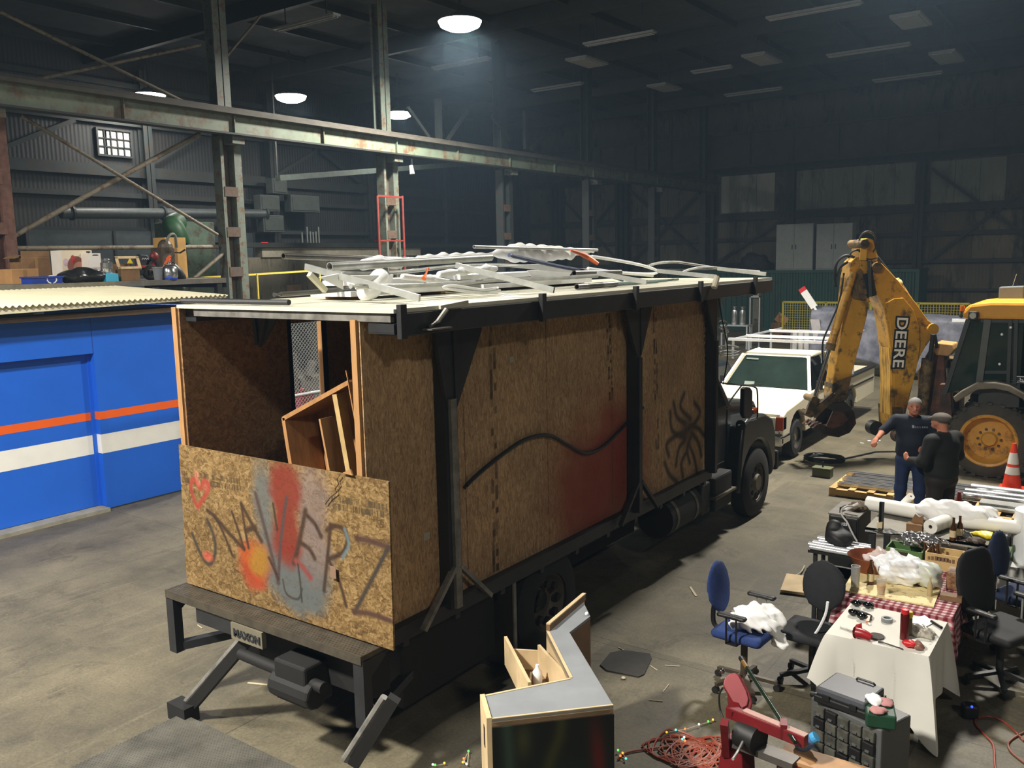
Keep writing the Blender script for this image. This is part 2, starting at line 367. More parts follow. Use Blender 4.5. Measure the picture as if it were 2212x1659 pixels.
# =====================================================================
# THE SHED: floor, walls, roof, columns, crane beam
# =====================================================================
XL, XR, YN, YF, ZC = -32.0, 13.0, -15.0, 46.0, 11.7
def mat_floor(name='concrete_floor', kk=1.0):
    m = bpy.data.materials.new(name); m.use_nodes = True; nt = m.node_tree; L = nt.links.new; b = nt.nodes['Principled BSDF']
    tc = N(nt, 'ShaderNodeTexCoord')
    n1 = N(nt, 'ShaderNodeTexNoise', i_Scale=.55, i_Detail=5.0, i_Roughness=.68); L(tc.outputs['Object'], n1.inputs['Vector'])
    r1 = N(nt, 'ShaderNodeValToRGB'); r1.color_ramp.elements[0].position = .36; r1.color_ramp.elements[1].position = .66
    r1.color_ramp.elements[0].color = lin((84, 79, 65)); r1.color_ramp.elements[1].color = lin((122, 114, 92)); L(n1.outputs['Fac'], r1.inputs[0])
    n2 = N(nt, 'ShaderNodeTexNoise', i_Scale=1.7, i_Detail=6.0, i_Roughness=.75, i_Distortion=1.0); L(tc.outputs['Object'], n2.inputs['Vector'])
    r2 = N(nt, 'ShaderNodeValToRGB'); r2.color_ramp.elements[0].position = .54; r2.color_ramp.elements[1].position = .72; L(n2.outputs['Fac'], r2.inputs[0])
    sc = N(nt, 'ShaderNodeMath', operation='MULTIPLY'); L(r2.outputs[0], sc.inputs[0]); sc.inputs[1].default_value = .62
    m1 = N(nt, 'ShaderNodeMix', data_type='RGBA'); L(sc.outputs[0], m1.inputs[0]); L(r1.outputs[0], m1.inputs[6]); m1.inputs[7].default_value = lin((50, 46, 38))
    # long scuffs along the aisle
    mp = N(nt, 'ShaderNodeMapping'); mp.inputs['Scale'].default_value = (7.0, .45, 1); L(tc.outputs['Object'], mp.inputs[0])
    n3 = N(nt, 'ShaderNodeTexNoise', i_Scale=1.6, i_Detail=4.0, i_Roughness=.7); L(mp.outputs[0], n3.inputs['Vector'])
    r3 = N(nt, 'ShaderNodeValToRGB'); r3.color_ramp.elements[0].position = .55; r3.color_ramp.elements[1].position = .75; L(n3.outputs['Fac'], r3.inputs[0])
    s3 = N(nt, 'ShaderNodeMath', operation='MULTIPLY'); L(r3.outputs[0], s3.inputs[0]); s3.inputs[1].default_value = .35
    m2 = N(nt, 'ShaderNodeMix', data_type='RGBA'); L(s3.outputs[0], m2.inputs[0]); L(m1.outputs[2], m2.inputs[6]); m2.inputs[7].default_value = lin((142, 134, 112))
    # slab joints
    bk = N(nt, 'ShaderNodeTexBrick', offset=0.0); bk.inputs['Scale'].default_value = 1.0; bk.inputs['Mortar Size'].default_value = .007; bk.inputs['Brick Width'].default_value = 4.6; bk.inputs['Row Height'].default_value = 4.6; bk.inputs['Mortar Smooth'].default_value = .3
    bk.inputs['Color1'].default_value = (1, 1, 1, 1); bk.inputs['Color2'].default_value = (.84, .84, .84, 1); bk.inputs['Mortar'].default_value = (.5, .5, .5, 1)
    mq = N(nt, 'ShaderNodeMapping'); mq.inputs['Location'].default_value = (1.2, 2.1, 0); L(tc.outputs['Object'], mq.inputs[0]); L(mq.outputs[0], bk.inputs['Vector'])
    m3 = N(nt, 'ShaderNodeMix', data_type='RGBA', blend_type='MULTIPLY'); m3.inputs[0].default_value = 1.0; L(m2.outputs[2], m3.inputs[6]); L(bk.outputs['Color'], m3.inputs[7])
    # fine grit and pale scratches
    n4 = N(nt, 'ShaderNodeTexNoise', i_Scale=38.0, i_Detail=2.0, i_Roughness=.8); L(tc.outputs['Object'], n4.inputs['Vector'])
    r4 = N(nt, 'ShaderNodeMapRange'); r4.inputs[1].default_value = .3; r4.inputs[2].default_value = .7; r4.inputs[3].default_value = .78*kk; r4.inputs[4].default_value = 1.2*kk; L(n4.outputs['Fac'], r4.inputs[0])
    m4 = N(nt, 'ShaderNodeVectorMath', operation='SCALE'); L(m3.outputs[2], m4.inputs[0]); L(r4.outputs[0], m4.inputs['Scale'])
    mp5 = N(nt, 'ShaderNodeMapping'); mp5.inputs['Scale'].default_value = (2.2, 9.0, 1); mp5.inputs['Rotation'].default_value = (0, 0, .5); L(tc.outputs['Object'], mp5.inputs[0])
    n5 = N(nt, 'ShaderNodeTexNoise', i_Scale=2.4, i_Detail=5.0, i_Roughness=.8); L(mp5.outputs[0], n5.inputs['Vector'])
    r5 = N(nt, 'ShaderNodeValToRGB'); r5.color_ramp.elements[0].position = .62; r5.color_ramp.elements[1].position = .74; L(n5.outputs['Fac'], r5.inputs[0])
    s5 = N(nt, 'ShaderNodeMath', operation='MULTIPLY'); L(r5.outputs[0], s5.inputs[0]); s5.inputs[1].default_value = .3
    m5 = N(nt, 'ShaderNodeMix', data_type='RGBA'); L(s5.outputs[0], m5.inputs[0]); L(m4.outputs[0], m5.inputs[6]); m5.inputs[7].default_value = lin((168, 160, 138))
    L(m5.outputs[2], b.inputs['Base Color'])
    rr = N(nt, 'ShaderNodeMapRange'); rr.inputs[3].default_value = .42; rr.inputs[4].default_value = .75; L(n2.outputs['Fac'], rr.inputs[0]); L(rr.outputs[0], b.inputs['Roughness'])
    bp = N(nt, 'ShaderNodeBump', i_Strength=.15, i_Distance=.01); L(n2.outputs['Fac'], bp.inputs['Height']); L(bp.outputs[0], b.inputs['Normal'])
    return m
def mat_corr(name, c, axis=0, period=.15, var=.25, rough=.6, dirt=(40, 34, 28)):
    if name in MATS: return MATS[name]
    m = mat(name, c, rough=rough, var=var, scale=.8, dirt=dirt, dirt_scale=1.2, dirt_amt=.35, stretch=(1, 1, .25)); nt = m.node_tree; b = nt.nodes['Principled BSDF']
    tc = N(nt, 'ShaderNodeTexCoord'); wv = N(nt, 'ShaderNodeTexWave', bands_direction='XYZ'[axis]); wv.inputs['Scale'].default_value = 0.314/period; nt.links.new(tc.outputs['Object'], wv.inputs['Vector'])
    bp = N(nt, 'ShaderNodeBump', i_Strength=.4, i_Distance=.02); nt.links.new(wv.outputs['Fac'], bp.inputs['Height']); nt.links.new(bp.outputs[0], b.inputs['Normal'])
    return m
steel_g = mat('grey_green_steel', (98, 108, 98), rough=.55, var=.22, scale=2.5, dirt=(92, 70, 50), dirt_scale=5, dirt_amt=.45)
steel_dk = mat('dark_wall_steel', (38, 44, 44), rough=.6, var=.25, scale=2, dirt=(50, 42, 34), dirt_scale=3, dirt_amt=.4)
steel_rust = mat('rusted_steel', (88, 80, 70), rough=.75, var=.3, scale=4, dirt=(80, 58, 42), dirt_scale=4, dirt_amt=.75)
steel_brown = mat('rust_red_column', (104, 72, 60), rough=.8, var=.3, scale=6, bump=.2)
beam_green = mat('pale_green_beam', (112, 124, 106), rough=.5, var=.15, scale=1.5, dirt=(104, 84, 62), dirt_scale=2.2, dirt_amt=.4)

fl0 = struct('floor', MB().bx(XL, XR, YN, YF, -.2, 0), mat_floor())
struct('floor_slab', MB().bx(-9.2, -2.55, 7.2, 9.12, -.01, .0015), mat_floor('pale_slab', 1.0), fl0)
struct('floor_slab', MB().bx(-4.05, 6, -3, 7.19, -.01, .001), mat_floor('dark_slab', .72), fl0)
struct('floor_slab', MB().bx(-4.6, 6, 9.13, 14.2, -.01, .001), mat_floor('grey_slab', .82), fl0)
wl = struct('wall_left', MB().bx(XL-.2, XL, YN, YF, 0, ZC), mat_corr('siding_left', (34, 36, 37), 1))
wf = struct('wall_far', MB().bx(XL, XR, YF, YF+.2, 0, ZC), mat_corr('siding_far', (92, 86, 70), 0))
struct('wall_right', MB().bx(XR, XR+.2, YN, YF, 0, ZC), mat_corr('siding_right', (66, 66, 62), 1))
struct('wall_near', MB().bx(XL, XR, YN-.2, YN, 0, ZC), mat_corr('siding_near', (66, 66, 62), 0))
ce = struct('ceiling', MB().bx(XL-.2, XR+.2, YN-.2, YF+.2, ZC, ZC+.2), mat('roof_deck', (52, 56, 60), rough=.8, var=.25, scale=1.2))
for y in np.arange(-12.4, 46, 6.1):
    struct('roof_beam', MB().bx(XL, XR, y-.1, y+.1, ZC-.55, ZC-.02), steel_dk, ce)
for x in np.arange(-30, 12, 3.0):
    struct('purlin', MB().bx(x-.05, x+.05, YN, YF, ZC-.22, ZC-.01), steel_dk, ce)

# ---- far wall framing ----
def hcol(mb, x, y, z0, z1, w=.3, d=.3, t=.03, axis=0):
    if axis == 0: mb.bx(x-w/2, x+w/2, y-d/2, y-d/2+t, z0, z1).bx(x-w/2, x+w/2, y+d/2-t, y+d/2, z0, z1).bx(x-t/2, x+t/2, y-d/2, y+d/2, z0, z1)
    else: mb.bx(x-d/2, x-d/2+t, y-w/2, y+w/2, z0, z1).bx(x+d/2-t, x+d/2, y-w/2, y+w/2, z0, z1).bx(x-d/2, x+d/2, y-t/2, y+t/2, z0, z1)
    return mb
def clustered(x):
    m = MB()
    for dx in (-.32, 0, .32): hcol(m, x+dx, YF-.35, 0, 8.6, .16, .35)
    return m
for x in (-29.3, -24.8): struct('built_up_column', clustered(x), steel_dk, wf)
for x in (-33+1.3, -19.4, -15.05, -8.9, -2.8, 3.3, 9.4): struct('wall_column', hcol(MB(), x, YF-.2, 0, 8.8, .4, .34), steel_dk, wf)
for z, h in ((1.9, .12), (3.25, .16), (4.55, .2), (5.75, .34), (8.25, .5)):
    struct('girt', MB().bx(XL+.3, XR, YF-.22, YF-.02, z-h/2, z+h/2), steel_dk, wf)
for a, b in (((-29, 3.4), (-25, 7.4)), ((-29, 7.4), (-25, 3.4)), ((-24.4, 3.4), (-19.6, 7.6)), ((-24.4, 7.6), (-19.6, 3.4)), ((-8.5, 7.6), (-3, 3.2)), ((-8.5, 3.2), (-3, 7.6)), ((-19.1, 3.3), (-15.3, 5.6))):
    struct('wall_brace', MB().bar((a[0], YF-.3, a[1]), (b[0], YF-.3, b[1]), .05, .14), steel_dk, wf)
glz = mat_corr('translucent_sheet', (176, 180, 168), 0, .16, var=.2, rough=.45, dirt=(110, 108, 92))
glz2 = mat_corr('translucent_sheet_dim', (132, 138, 122), 0, .16, var=.2, rough=.45, dirt=(90, 86, 70))
sid = mat_corr('siding_sheet', (104, 98, 80), 0, .16)
sid2 = mat_corr('siding_sheet_brown', (86, 76, 56), 0, .16)
for i, x in enumerate(np.arange(-18.9, -9.2, .98)):
    if abs(x+.5+15.05) < .45: continue
    struct('light_sheet', MB().bx(x, x+.965, YF-.06, YF-.01, 6.0, 7.95), glz if i < 4 else glz2, wf)
for i, x in enumerate(np.arange(-8.5, 2.0, 1.05)): struct('light_sheet', MB().bx(x, x+1.03, YF-.06, YF-.01, 5.95, 7.9), glz2 if i < 3 else sid2, wf)
for i, x in enumerate(np.arange(-28.9, -19.8, 1.14)): struct('siding_sheet', MB().bx(x, x+1.12, YF-.05, YF-.01, 5.95, 7.95), sid, wf)
for i, x in enumerate(np.arange(-31, -19.6, 1.9)): struct('siding_sheet', MB().bx(x, x+1.88, YF-.04, YF-.01, 3.35, 4.42), (sid, sid2)[i % 2], wf)
for i, x in enumerate(np.arange(-19.2, 6, 2.1)): struct('siding_sheet', MB().bx(x, x+2.08, YF-.04, YF-.01, 3.35, 5.5), (sid2, sid)[i % 3 == 0], wf)
band = mat('wall_band_shade', (58, 50, 40), rough=.7, var=.3, scale=1.0)  # brown plate paints in the darkness of the upper far wall
cg = MB().bx(XL+.8, XR-.3, 44.6, 44.66, 8.3, 9.9).bx(XL+.8, XR-.3, 44.4, 44.86, 8.22, 8.32).bx(XL+.8, XR-.3, 44.4, 44.86, 9.88, 9.98)
for x in np.arange(XL+2, XR, 2.2): cg.bx(x-.03, x+.03, 44.42, 44.84, 8.3, 9.9)
single('wall_dark_band', cg, band, 'long dark brown plate painting in the unlit upper far wall', 'girder')

# ---- left wall framing, window, pipe, boxes ----
for y in np.arange(-10, 46, 6.0): struct('wall_column', hcol(MB(), XL+.25, y+.1, 0, ZC-.5, .36, .4, axis=1), steel_dk, wl)
for z, h in ((1.6, .2), (3.9, .18), (5.2, .16), (6.5, .18), (7.4, .42), (9.2, .2), (10.6, .2)):
    struct('girt', MB().bx(XL, XL+.22, YN, YF, z-h/2, z+h/2), steel_dk, wl)
for a, b in (((17.4, 9.1), (14.4, 7.7)), ((20.2, 7.7), (22.6, 9.1)), ((26.4, 7.7), (31.6, 10.4)), ((26.4, 10.4), (31.6, 7.7))):
    struct('wall_brace', MB().bar((XL+.2, a[0], a[1]), (XL+.2, b[0], b[1]), .05, .16), steel_dk, wl)
p0, p1 = aX(213, 278, XL+.2), aX(287, 338, XL+.2)
y0, y1, z0, z1 = p0[1], p1[1], p1[2], p0[2]
wn = struct('window_1', MB().bx(XL+.02, XL+.14, y0-.07, y0, z0-.07, z1+.07).bx(XL+.02, XL+.14, y1, y1+.07, z0-.07, z1+.07).bx(XL+.02, XL+.14, y0, y1, z1, z1+.07).bx(XL+.02, XL+.14, y0, y1, z0-.07, z0), steel_dk)
pane = mat('lamp_reflecting_pane', (205, 205, 198), rough=.35, var=.25, scale=1.4)  # pale colour paints in the lamps reflected by the glass
ny, nz = 5, 3
for i in range(ny):
    for j in range(nz):
        a0, a1 = y0+(y1-y0)*i/ny, y0+(y1-y0)*(i+1)/ny; b0, b1 = z0+(z1-z0)*j/nz, z0+(z1-z0)*(j+1)/nz
        if i == 1 and j < 3: a0 += .1
        struct('pane', MB().bx(XL+.04, XL+.06, a0+.015, a1-.015, b0+.015, b1-.015), pane, wn)
for i in range(1, ny): struct('muntin', MB().bx(XL+.05, XL+.11, y0+(y1-y0)*i/ny-.02, y0+(y1-y0)*i/ny+.02, z0, z1), steel_dk, wn)
for j in range(1, nz): struct('muntin', MB().bx(XL+.05, XL+.11, y0, y1, z0+(z1-z0)*j/nz-.02, z0+(z1-z0)*j/nz+.02), steel_dk, wn)
pg = mat('grey_duct', (62, 68, 68), rough=.5, var=.2)
pp = thing('duct_pipe', 'fat grey horizontal duct pipe running along the left wall', 'pipe', (XL+.9, 20, 5.6))
part(pp, 'pipe_run', MB().cyl((XL+.9, 16.2, 5.72), (XL+.9, 25.2, 5.94), .2, n=16), pg, smooth=True)
for y in (16.6, 20.2, 25.1): part(pp, 'flange', MB().cyl((XL+.9, y-.04, 5.73+(y-16.2)*.024), (XL+.9, y+.04, 5.73+(y-16.2)*.024), .27, n=16), steel_dk)
d1 = struct('door_1', MB().bx(XL+.3, XL+.4, 15.2, 24.8, 0, 5.15), mat('dull_blue_door', (58, 66, 70), rough=.7, var=.15))
for y in (15.2, 18.4, 21.6, 24.8): struct('door_rib', MB().bx(XL+.4, XL+.45, y-.05, y+.05, 0, 5.15), steel_dk, d1)
enc = mat('enclosure_grey', (64, 70, 66), rough=.5, var=.15)
for k, (x0, y0_, x1, y1_, lab) in enumerate(((588, 384, 622, 420, 'upper grey electrical box beside the left wall duct'), (562, 420, 606, 458, 'grey electrical box at the end of the wall duct'), (628, 420, 692, 460, 'wide grey-green electrical box on the left wall'), (568, 464, 615, 502, 'low square electrical box above the red exit sign'))):
    a, b = aX(x0, y0_, XL+1.0), aX(x1, y1_, XL+1.0)
    t = thing('electrical_box', lab, 'electrical box', (XL+.7, (a[1]+b[1])/2, b[2]), 'electrical boxes on the left wall')
    part(t, 'case', MB().bx(XL+.52, XL+1.0, a[1], b[1], b[2], a[2]), enc, bevel=.03); part(t, 'wall_bracket', MB().bx(XL-.05, XL+.53, (a[1]+b[1])/2-.05, (a[1]+b[1])/2+.05, b[2]+.1, b[2]+.2), steel_dk); part(t, 'door', MB().bx(XL+1.0, XL+1.03, a[1]+.08, b[1]-.08, b[2]+.08, a[2]-.08), enc, bevel=.01)
ex = aX(572, 529, XL+.56)
t = thing('exit_sign', 'small glowing red sign on the dark left wall', 'sign', (ex[0], ex[1], ex[2]-.16))
part(t, 'housing', MB().bx(ex[0]-.34, ex[0], ex[1]-.2, ex[1]+.2, ex[2]-.13, ex[2]+.13), steel_dk)
part(t, 'lit_face', MB().bx(ex[0], ex[0]+.02, ex[1]-.18, ex[1]+.18, ex[2]-.11, ex[2]+.11), mat('red_glow', (230, 40, 60), emit=1.6, var=0))
part(t, 'lettering', text_mb('EXIT', .14, (ex[0]+.024, ex[1]-.16, ex[2]-.05), (0, 1, 0), (0, 0, 1), bold=.006), mat('red_letters', (110, 12, 22), emit=.3, var=0))
cond = mat('pale_conduit', (150, 156, 150), rough=.4, metal=.4, var=.1)
for k, px in enumerate((651, 662, 669, 675, 681, 687)):
    a, b = aX(px, (502, 490, 500, 501, 500, 490)[k], XL+.4), aX(px+4, (532, 536, 537, 537, 536, 536)[k], XL+.4)
    single('conduit', MB().cyl((a[0], (a[1]+b[1])/2, b[2]), (a[0], (a[1]+b[1])/2, a[2]), .035, n=8), cond, ('leftmost' if k == 0 else ['second', 'third', 'fourth', 'fifth', 'last'][k-1])+' of the pale upright pipes on the dark left wall', 'pipe', 'upright pale pipes')
# dirty low concrete wall behind the truck
conc = mat('stained_concrete', (112, 108, 92), rough=.85, var=.3, scale=.7, stretch=(1, 1, .4), bump=.1, dirt=(70, 62, 48), dirt_scale=1.4, dirt_amt=.4)
a, b = aX(527, 560, -25), aX(905, 556, -25)
bw = struct('wall_partition', MB().bx(-25.25, -25, a[1], b[1], 0, 4.02), conc)
struct('wall_cap', MB().bx(-25.3, -24.9, a[1]+.7, b[1], 4.02, 4.34), mat('pale_concrete', (150, 146, 130), rough=.85, var=.15), bw)
struct('wall_cap', MB().bx(-25.5, -24.7, a[1]-1.2, b[1]+6, 4.36, 4.52), steel_dk, bw)
c = aX(635, 622, -24.99); struct('patch_panel', MB().bx(-25.0, -24.97, c[1]-.34, c[1]+.34, c[2]-.5, c[2]+.12), mat('plywood_patch', (150, 122, 94), rough=.8), bw)

# ---- column row with crane beam ----
XC = -19.0
def laced(mb, y, z0, z1, w=.62):
    mb.bx(XC-.16, XC+.16, y-w/2, y-w/2+.09, z0, z1).bx(XC-.16, XC+.16, y+w/2-.22, y+w/2, z0, z1)
    return mb
for k, y in enumerate((8.55, 14.25, 20.05, 26.1, 32.1, 38.1, 44.0)):
    t = thing('crane_column', ['rust-red steel column at the left edge of the photo', 'pale rusty laced steel column behind the blue office', 'steel column framed by the red cage, behind the truck', 'dark column first behind the caged column', 'dark column second behind the caged column', 'dark column third behind the caged column', 'dark column against the far wall end of the crane beam'][k], 'column', (XC, y, 0), 'columns carrying the crane beam')
    m = steel_brown if k == 0 else (steel_g if k < 3 else steel_dk)  # farther columns in darker steel, the gloom of the far end painted in
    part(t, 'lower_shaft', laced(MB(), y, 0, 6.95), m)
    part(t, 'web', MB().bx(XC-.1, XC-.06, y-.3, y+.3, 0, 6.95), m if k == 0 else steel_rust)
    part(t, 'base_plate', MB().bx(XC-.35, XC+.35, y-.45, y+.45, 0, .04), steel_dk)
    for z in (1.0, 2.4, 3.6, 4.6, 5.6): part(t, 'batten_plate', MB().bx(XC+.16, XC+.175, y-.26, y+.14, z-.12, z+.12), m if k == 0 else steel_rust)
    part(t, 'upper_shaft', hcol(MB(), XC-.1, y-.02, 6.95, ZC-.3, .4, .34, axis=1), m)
cbm = thing('crane_runway_beam', 'long pale green crane runway beam carried by the columns', 'beam', (XC+.5, 20, 6.9))
part(cbm, 'web', MB().bx(XC+.48, XC+.52, -14, 44.3, 6.98, 7.42), beam_green)
part(cbm, 'bottom_flange', MB().bx(XC+.36, XC+.64, -14, 44.3, 6.94, 6.985), steel_dk)
part(cbm, 'top_flange', MB().bx(XC+.2, XC+.74, -14, 44.3, 7.42, 7.5), mat('rail_brown', (74, 70, 62), rough=.7, var=.2, scale=3))
part(cbm, 'rail', MB().bx(XC+.44, XC+.56, -14, 44.3, 7.5, 7.6), MATS['rail_brown'])
for y in (8.55, 14.25, 20.05, 26.1, 32.1, 38.1): part(cbm, 'seat_bracket', MB().bx(XC+.15, XC+.5, y-.18, y+.18, 6.75, 6.96), steel_g)
for y in np.arange(-12, 44, 2.9): part(cbm, 'stiffener', MB().bx(XC+.52, XC+.6, y-.012, y+.012, 6.99, 7.42), beam_green)
tube_m = mat('brace_steel', (122, 114, 98), rough=.6, var=.2, scale=3, dirt=(84, 66, 50), dirt_scale=6, dirt_amt=.4)
br = [((20, 515), (432, 288), .1, 'thick round brace crossing up to the right below the crane beam'), ((45, 250), (470, 507), .07, 'thin brace crossing down to the right below the crane beam'),
      ((22, 537), (470, 533), .1, 'level strut above the stored boxes on the office roof'), ((0, 25), (402, 222), .07, 'upper brace falling to the right above the crane beam'), ((40, 180), (432, 97), .07, 'upper brace rising to the right above the crane beam'),
      ((395, 622), (482, 548), .08, 'short rusty brace at the foot of the laced column'), ((482, 130), (562, 35), .06, 'short brace at the top of the laced column'),
      ((880, 232), (926, 297), .09, 'brace left of the dark post beyond the caged column'), ((966, 303), (1014, 233), .09, 'brace right of the dark post beyond the caged column'), ((1062, 250), (1102, 302), .09, 'far falling brace above the dark end of the crane beam'), ((1148, 322), (1192, 280), .09, 'farthest brace standing on the crane beam'), ((946, 214), (948, 302), .16, 'dark upright post on the crane beam'), ((1134, 240), (1136, 322), .14, 'farther dark upright post on the crane beam')]
for k, (p, q, r, lab) in enumerate(br):
    a, b = aX(*p, XC+(.06 if k % 2 else -.08)), aX(*q, XC+(.06 if k % 2 else -.08))
    single('brace', MB().cyl(a, b, r*.55, n=10) if k < 7 else MB().bar(a, b, r, r*1.2), tube_m if k < 7 else steel_dk, lab, 'brace', 'braces between the crane columns', smooth=k < 7)
a, b = aX(600, 385, -28), aX(1068, 349, -28)
o = thing('service_girder', 'thin pale girder under the crane beam left of the far wall', 'girder', (a+b)/2); part(o, 'girder', MB().bar(a, b, .3, .22), mat('girder_dim', (70, 78, 72), rough=.6))
for q in (a, b): part(o, 'hanger_rod', MB().cyl(q, (q[0], q[1], ZC+.05), .03, n=6), steel_dk)
# red ladder cage at the second column
red = mat('red_lead_paint', (116, 44, 36), rough=.6, var=.2)
a, b, c, d = aX(816, 560, XC+.5), aX(815, 423, XC+.5), aX(869, 423, XC+.5), aX(874, 560, XC+.5)
t = thing('safety_cage', 'thin red steel cage frame around the second column', 'cage', ((a[0]+d[0])/2, (a[1]+d[1])/2, 0))
for p in (b, c):
    part(t, 'post', MB().cyl((p[0], p[1], 0), p, .035, n=8), red); part(t, 'strut', MB().bar((p[0]-.2, p[1], 4.4), (p[0], p[1], 4.4), .04, .04), red)
part(t, 'top_rail', MB().bar(b, (c[0], c[1], b[2]), .05, .06), red)
for z in (1.5, 3.0, 4.4): part(t, 'ring', MB().bar((b[0], b[1], z), (c[0], c[1], z), .03, .04), red)
c = aX(890, 366, XC+.55)
t = thing('spotlight', 'small pale spotlight hung under the crane beam', 'spotlight', (c[0], c[1], c[2]-.15))
part(t, 'can', MB().cyl(c+V(0, 0, -.14), c+V(-.04, 0, .12), .08, .06, 10), mat('spot_white', (190, 192, 190), rough=.4, var=.05)); part(t, 'bracket', MB().bar(c+V(0, 0, .1), (c[0], c[1], 6.9), .03, .03), steel_dk)

# ---- lamps ----
lamp_on = mat('lamp_glass', (255, 252, 244), emit=30.0, var=0)
hous = mat('lamp_housing', (120, 122, 124), rough=.4, metal=.3, var=.05)
LL = ['bright lamp behind the camera over the truck tail', 'large bright ceiling lamp at the top middle of the photo', 'leftmost bright ceiling lamp above the green beam', 'bright ceiling lamp right of the laced column', 'small bright ceiling lamp beside the second column', 'added fill lamp behind the camera to the left', 'bright lamp above the frame over the excavator', 'added fill lamp beyond the right edge of the photo', 'dim added fill lamp behind the camera to the right']
for (x, y, z, wts), lab in zip(LAMPS, LL):
    t = thing('high_bay_lamp', lab, 'lamp', (x, y, z), 'ceiling lamps')
    part(t, 'housing', MB().lathe([(.1, .3), (.2, .26), (.4, .12), (.56, .06), (.57, .04), (.4, .05), (.2, .1)], (x, y, z), n=24), hous, smooth=True)
    part(t, 'lens', MB().lathe([(.01, -.2), (.32, -.17), (.52, -.08), (.58, .04)], (x, y, z), n=24), lamp_on, smooth=True)
    part(t, 'hanger', MB().cyl((x, y, z+.3), (x, y, ZC+.05), .03, n=8), steel_dk)
    ld = bpy.data.lights.new('lamp_light', 'AREA'); ld.shape = 'DISK'; ld.size = 1.0; ld.energy = wts; ld.color = LAMP_COL; ld.spread = math.radians(165)
    lo = bpy.data.objects.new('lamp_light', ld); col.objects.link(lo); lo.parent = t; lo.location = (0, 0, -.23)
# unlit strip fittings and square vents on the roof grid
strip = mat('unlit_fitting', (150, 154, 158), rough=.5, var=.08)
fx = [(590, 65, 735, 35, 'left-hand unlit strip fitting near the top of the laced column'), (1650, 38, 1868, 10, 'largest unlit strip fitting at the top right of the photo'), (1255, 95, 1422, 73, 'unlit strip fitting right of the big bright lamp'), (930, 147, 1063, 128, 'unlit strip fitting directly below the big bright lamp'), (1143, 195, 1265, 182, 'small unlit strip fitting above the far end of the beam'), (1783, 120, 1970, 98, 'second unlit strip fitting down at the top right'), (1880, 173, 2040, 160, 'third unlit strip fitting down at the top right'), (1560, 205, 1695, 193, 'lowest unlit strip fitting in the middle of the dark roof'), (1497, 158, 1580, 143, 'short thick unlit strip fitting in the dark roof')]
for x0, y0, x1, y1, lab in fx:
    a, b = G(x0, y0, 10.5), G(x1, y1, 10.5); yy = (a[1]+b[1])/2; x0, x1 = a[0], b[0]
    t = thing('strip_fitting', lab, 'light fitting', ((x0+x1)/2, yy, 10.45), 'unlit strip fittings')
    part(t, 'tray', MB().bx(x0, x1, yy-.14, yy+.14, 10.5, 10.56), strip)
    for s in (-.07, .07): part(t, 'tube', MB().cyl((x0+.05, yy+s, 10.47), (x1-.05, yy+s, 10.47), .02, n=8), strip)
    for q in (x0+.4, x1-.43): part(t, 'hanger', MB().bx(q, q+.03, yy-.01, yy+.01, 10.56, ZC+.02), steel_dk)
for x0, y0, x1, y1, lab in [(1945, 35, 1990, 58, 'large unlit square fitting at the top right of the roof'), (1240, 128, 1295, 143, 'unlit square fitting right of the big bright lamp'), (1622, 120, 1670, 138, 'unlit square fitting in the middle of the roof'), (2025, 115, 2065, 135, 'unlit square fitting near the right edge of the photo'), (1415, 185, 1455, 196, 'smallest unlit square fitting deep in the roof')]:
    a, b = G(x0, y0, 10.5), G(x1, y1, 10.5); xx = (a[0]+b[0])/2
    t = thing('square_fitting', lab, 'light fitting', (xx, (a[1]+b[1])/2, 10.45), 'unlit square fittings')
    part(t, 'tray', MB().bx(xx-.42, xx+.42, a[1], b[1], 10.5, 10.58), strip)
    part(t, 'reflector', MB().bx(xx-.34, xx+.34, a[1]+.08, b[1]-.08, 10.47, 10.5), strip)
    for q in (a[1]+.3, b[1]-.33): part(t, 'hanger', MB().bx(xx-.02, xx+.02, q, q+.03, 10.58, ZC+.02), steel_dk)

# =====================================================================
# BLUE OFFICE and what is stored on and behind its roof
# =====================================================================
blue = mat('office_blue', (32, 106, 224), rough=.42, var=.05, scale=1.5)
orange_p = mat('stripe_orange', (248, 104, 30), rough=.45, var=.03); white_p = mat('stripe_white', (252, 252, 246), rough=.45, var=.03)
BX, BY0, BYD, BY1 = -13.0, 1.6, 7.08, 9.15
t = thing('site_office', 'bright blue site office with orange and white stripes left of the truck', 'office', (-15, 5.5, 0))
part(t, 'wall_panel', MB().bx(BX-.25, BX, BYD, BY1, .02, 3.1), blue)
part(t, 'wall_panel', MB().bx(BX-.25, BX, BY0, BYD, 2.47, 3.1), blue)
part(t, 'wall_panel', MB().bx(BX-.25, BX, BY0, 3.4, .02, 2.47), blue)
part(t, 'end_wall', MB().bx(-18.2, BX-.25, BY1-.2, BY1, .02, 3.1), blue)
dr = part(t, 'door', MB().bx(BX-.25, BX-.14, 3.4, BYD, .06, 2.47), blue, bevel=.006)
part(t, 'door_stop', MB().bx(BX-.14, BX-.12, BYD-.05, BYD, .06, 2.47), blue)
part(t, 'threshold', MB().bx(BX-.25, BX+.13, 3.3, BYD-.02, 0, .055), mat('pale_curb', (150, 146, 132), rough=.8))
part(t, 'base_seam', MB().bx(BX-.2, BX+.004, BYD, BY1, 0, .02), steel_dk)
part(t, 'panel_joint', MB().bx(BX, BX+.003, BYD-.012, BYD-.002, 2.47, 3.05), mat('joint_blue', (22, 70, 170), var=0))
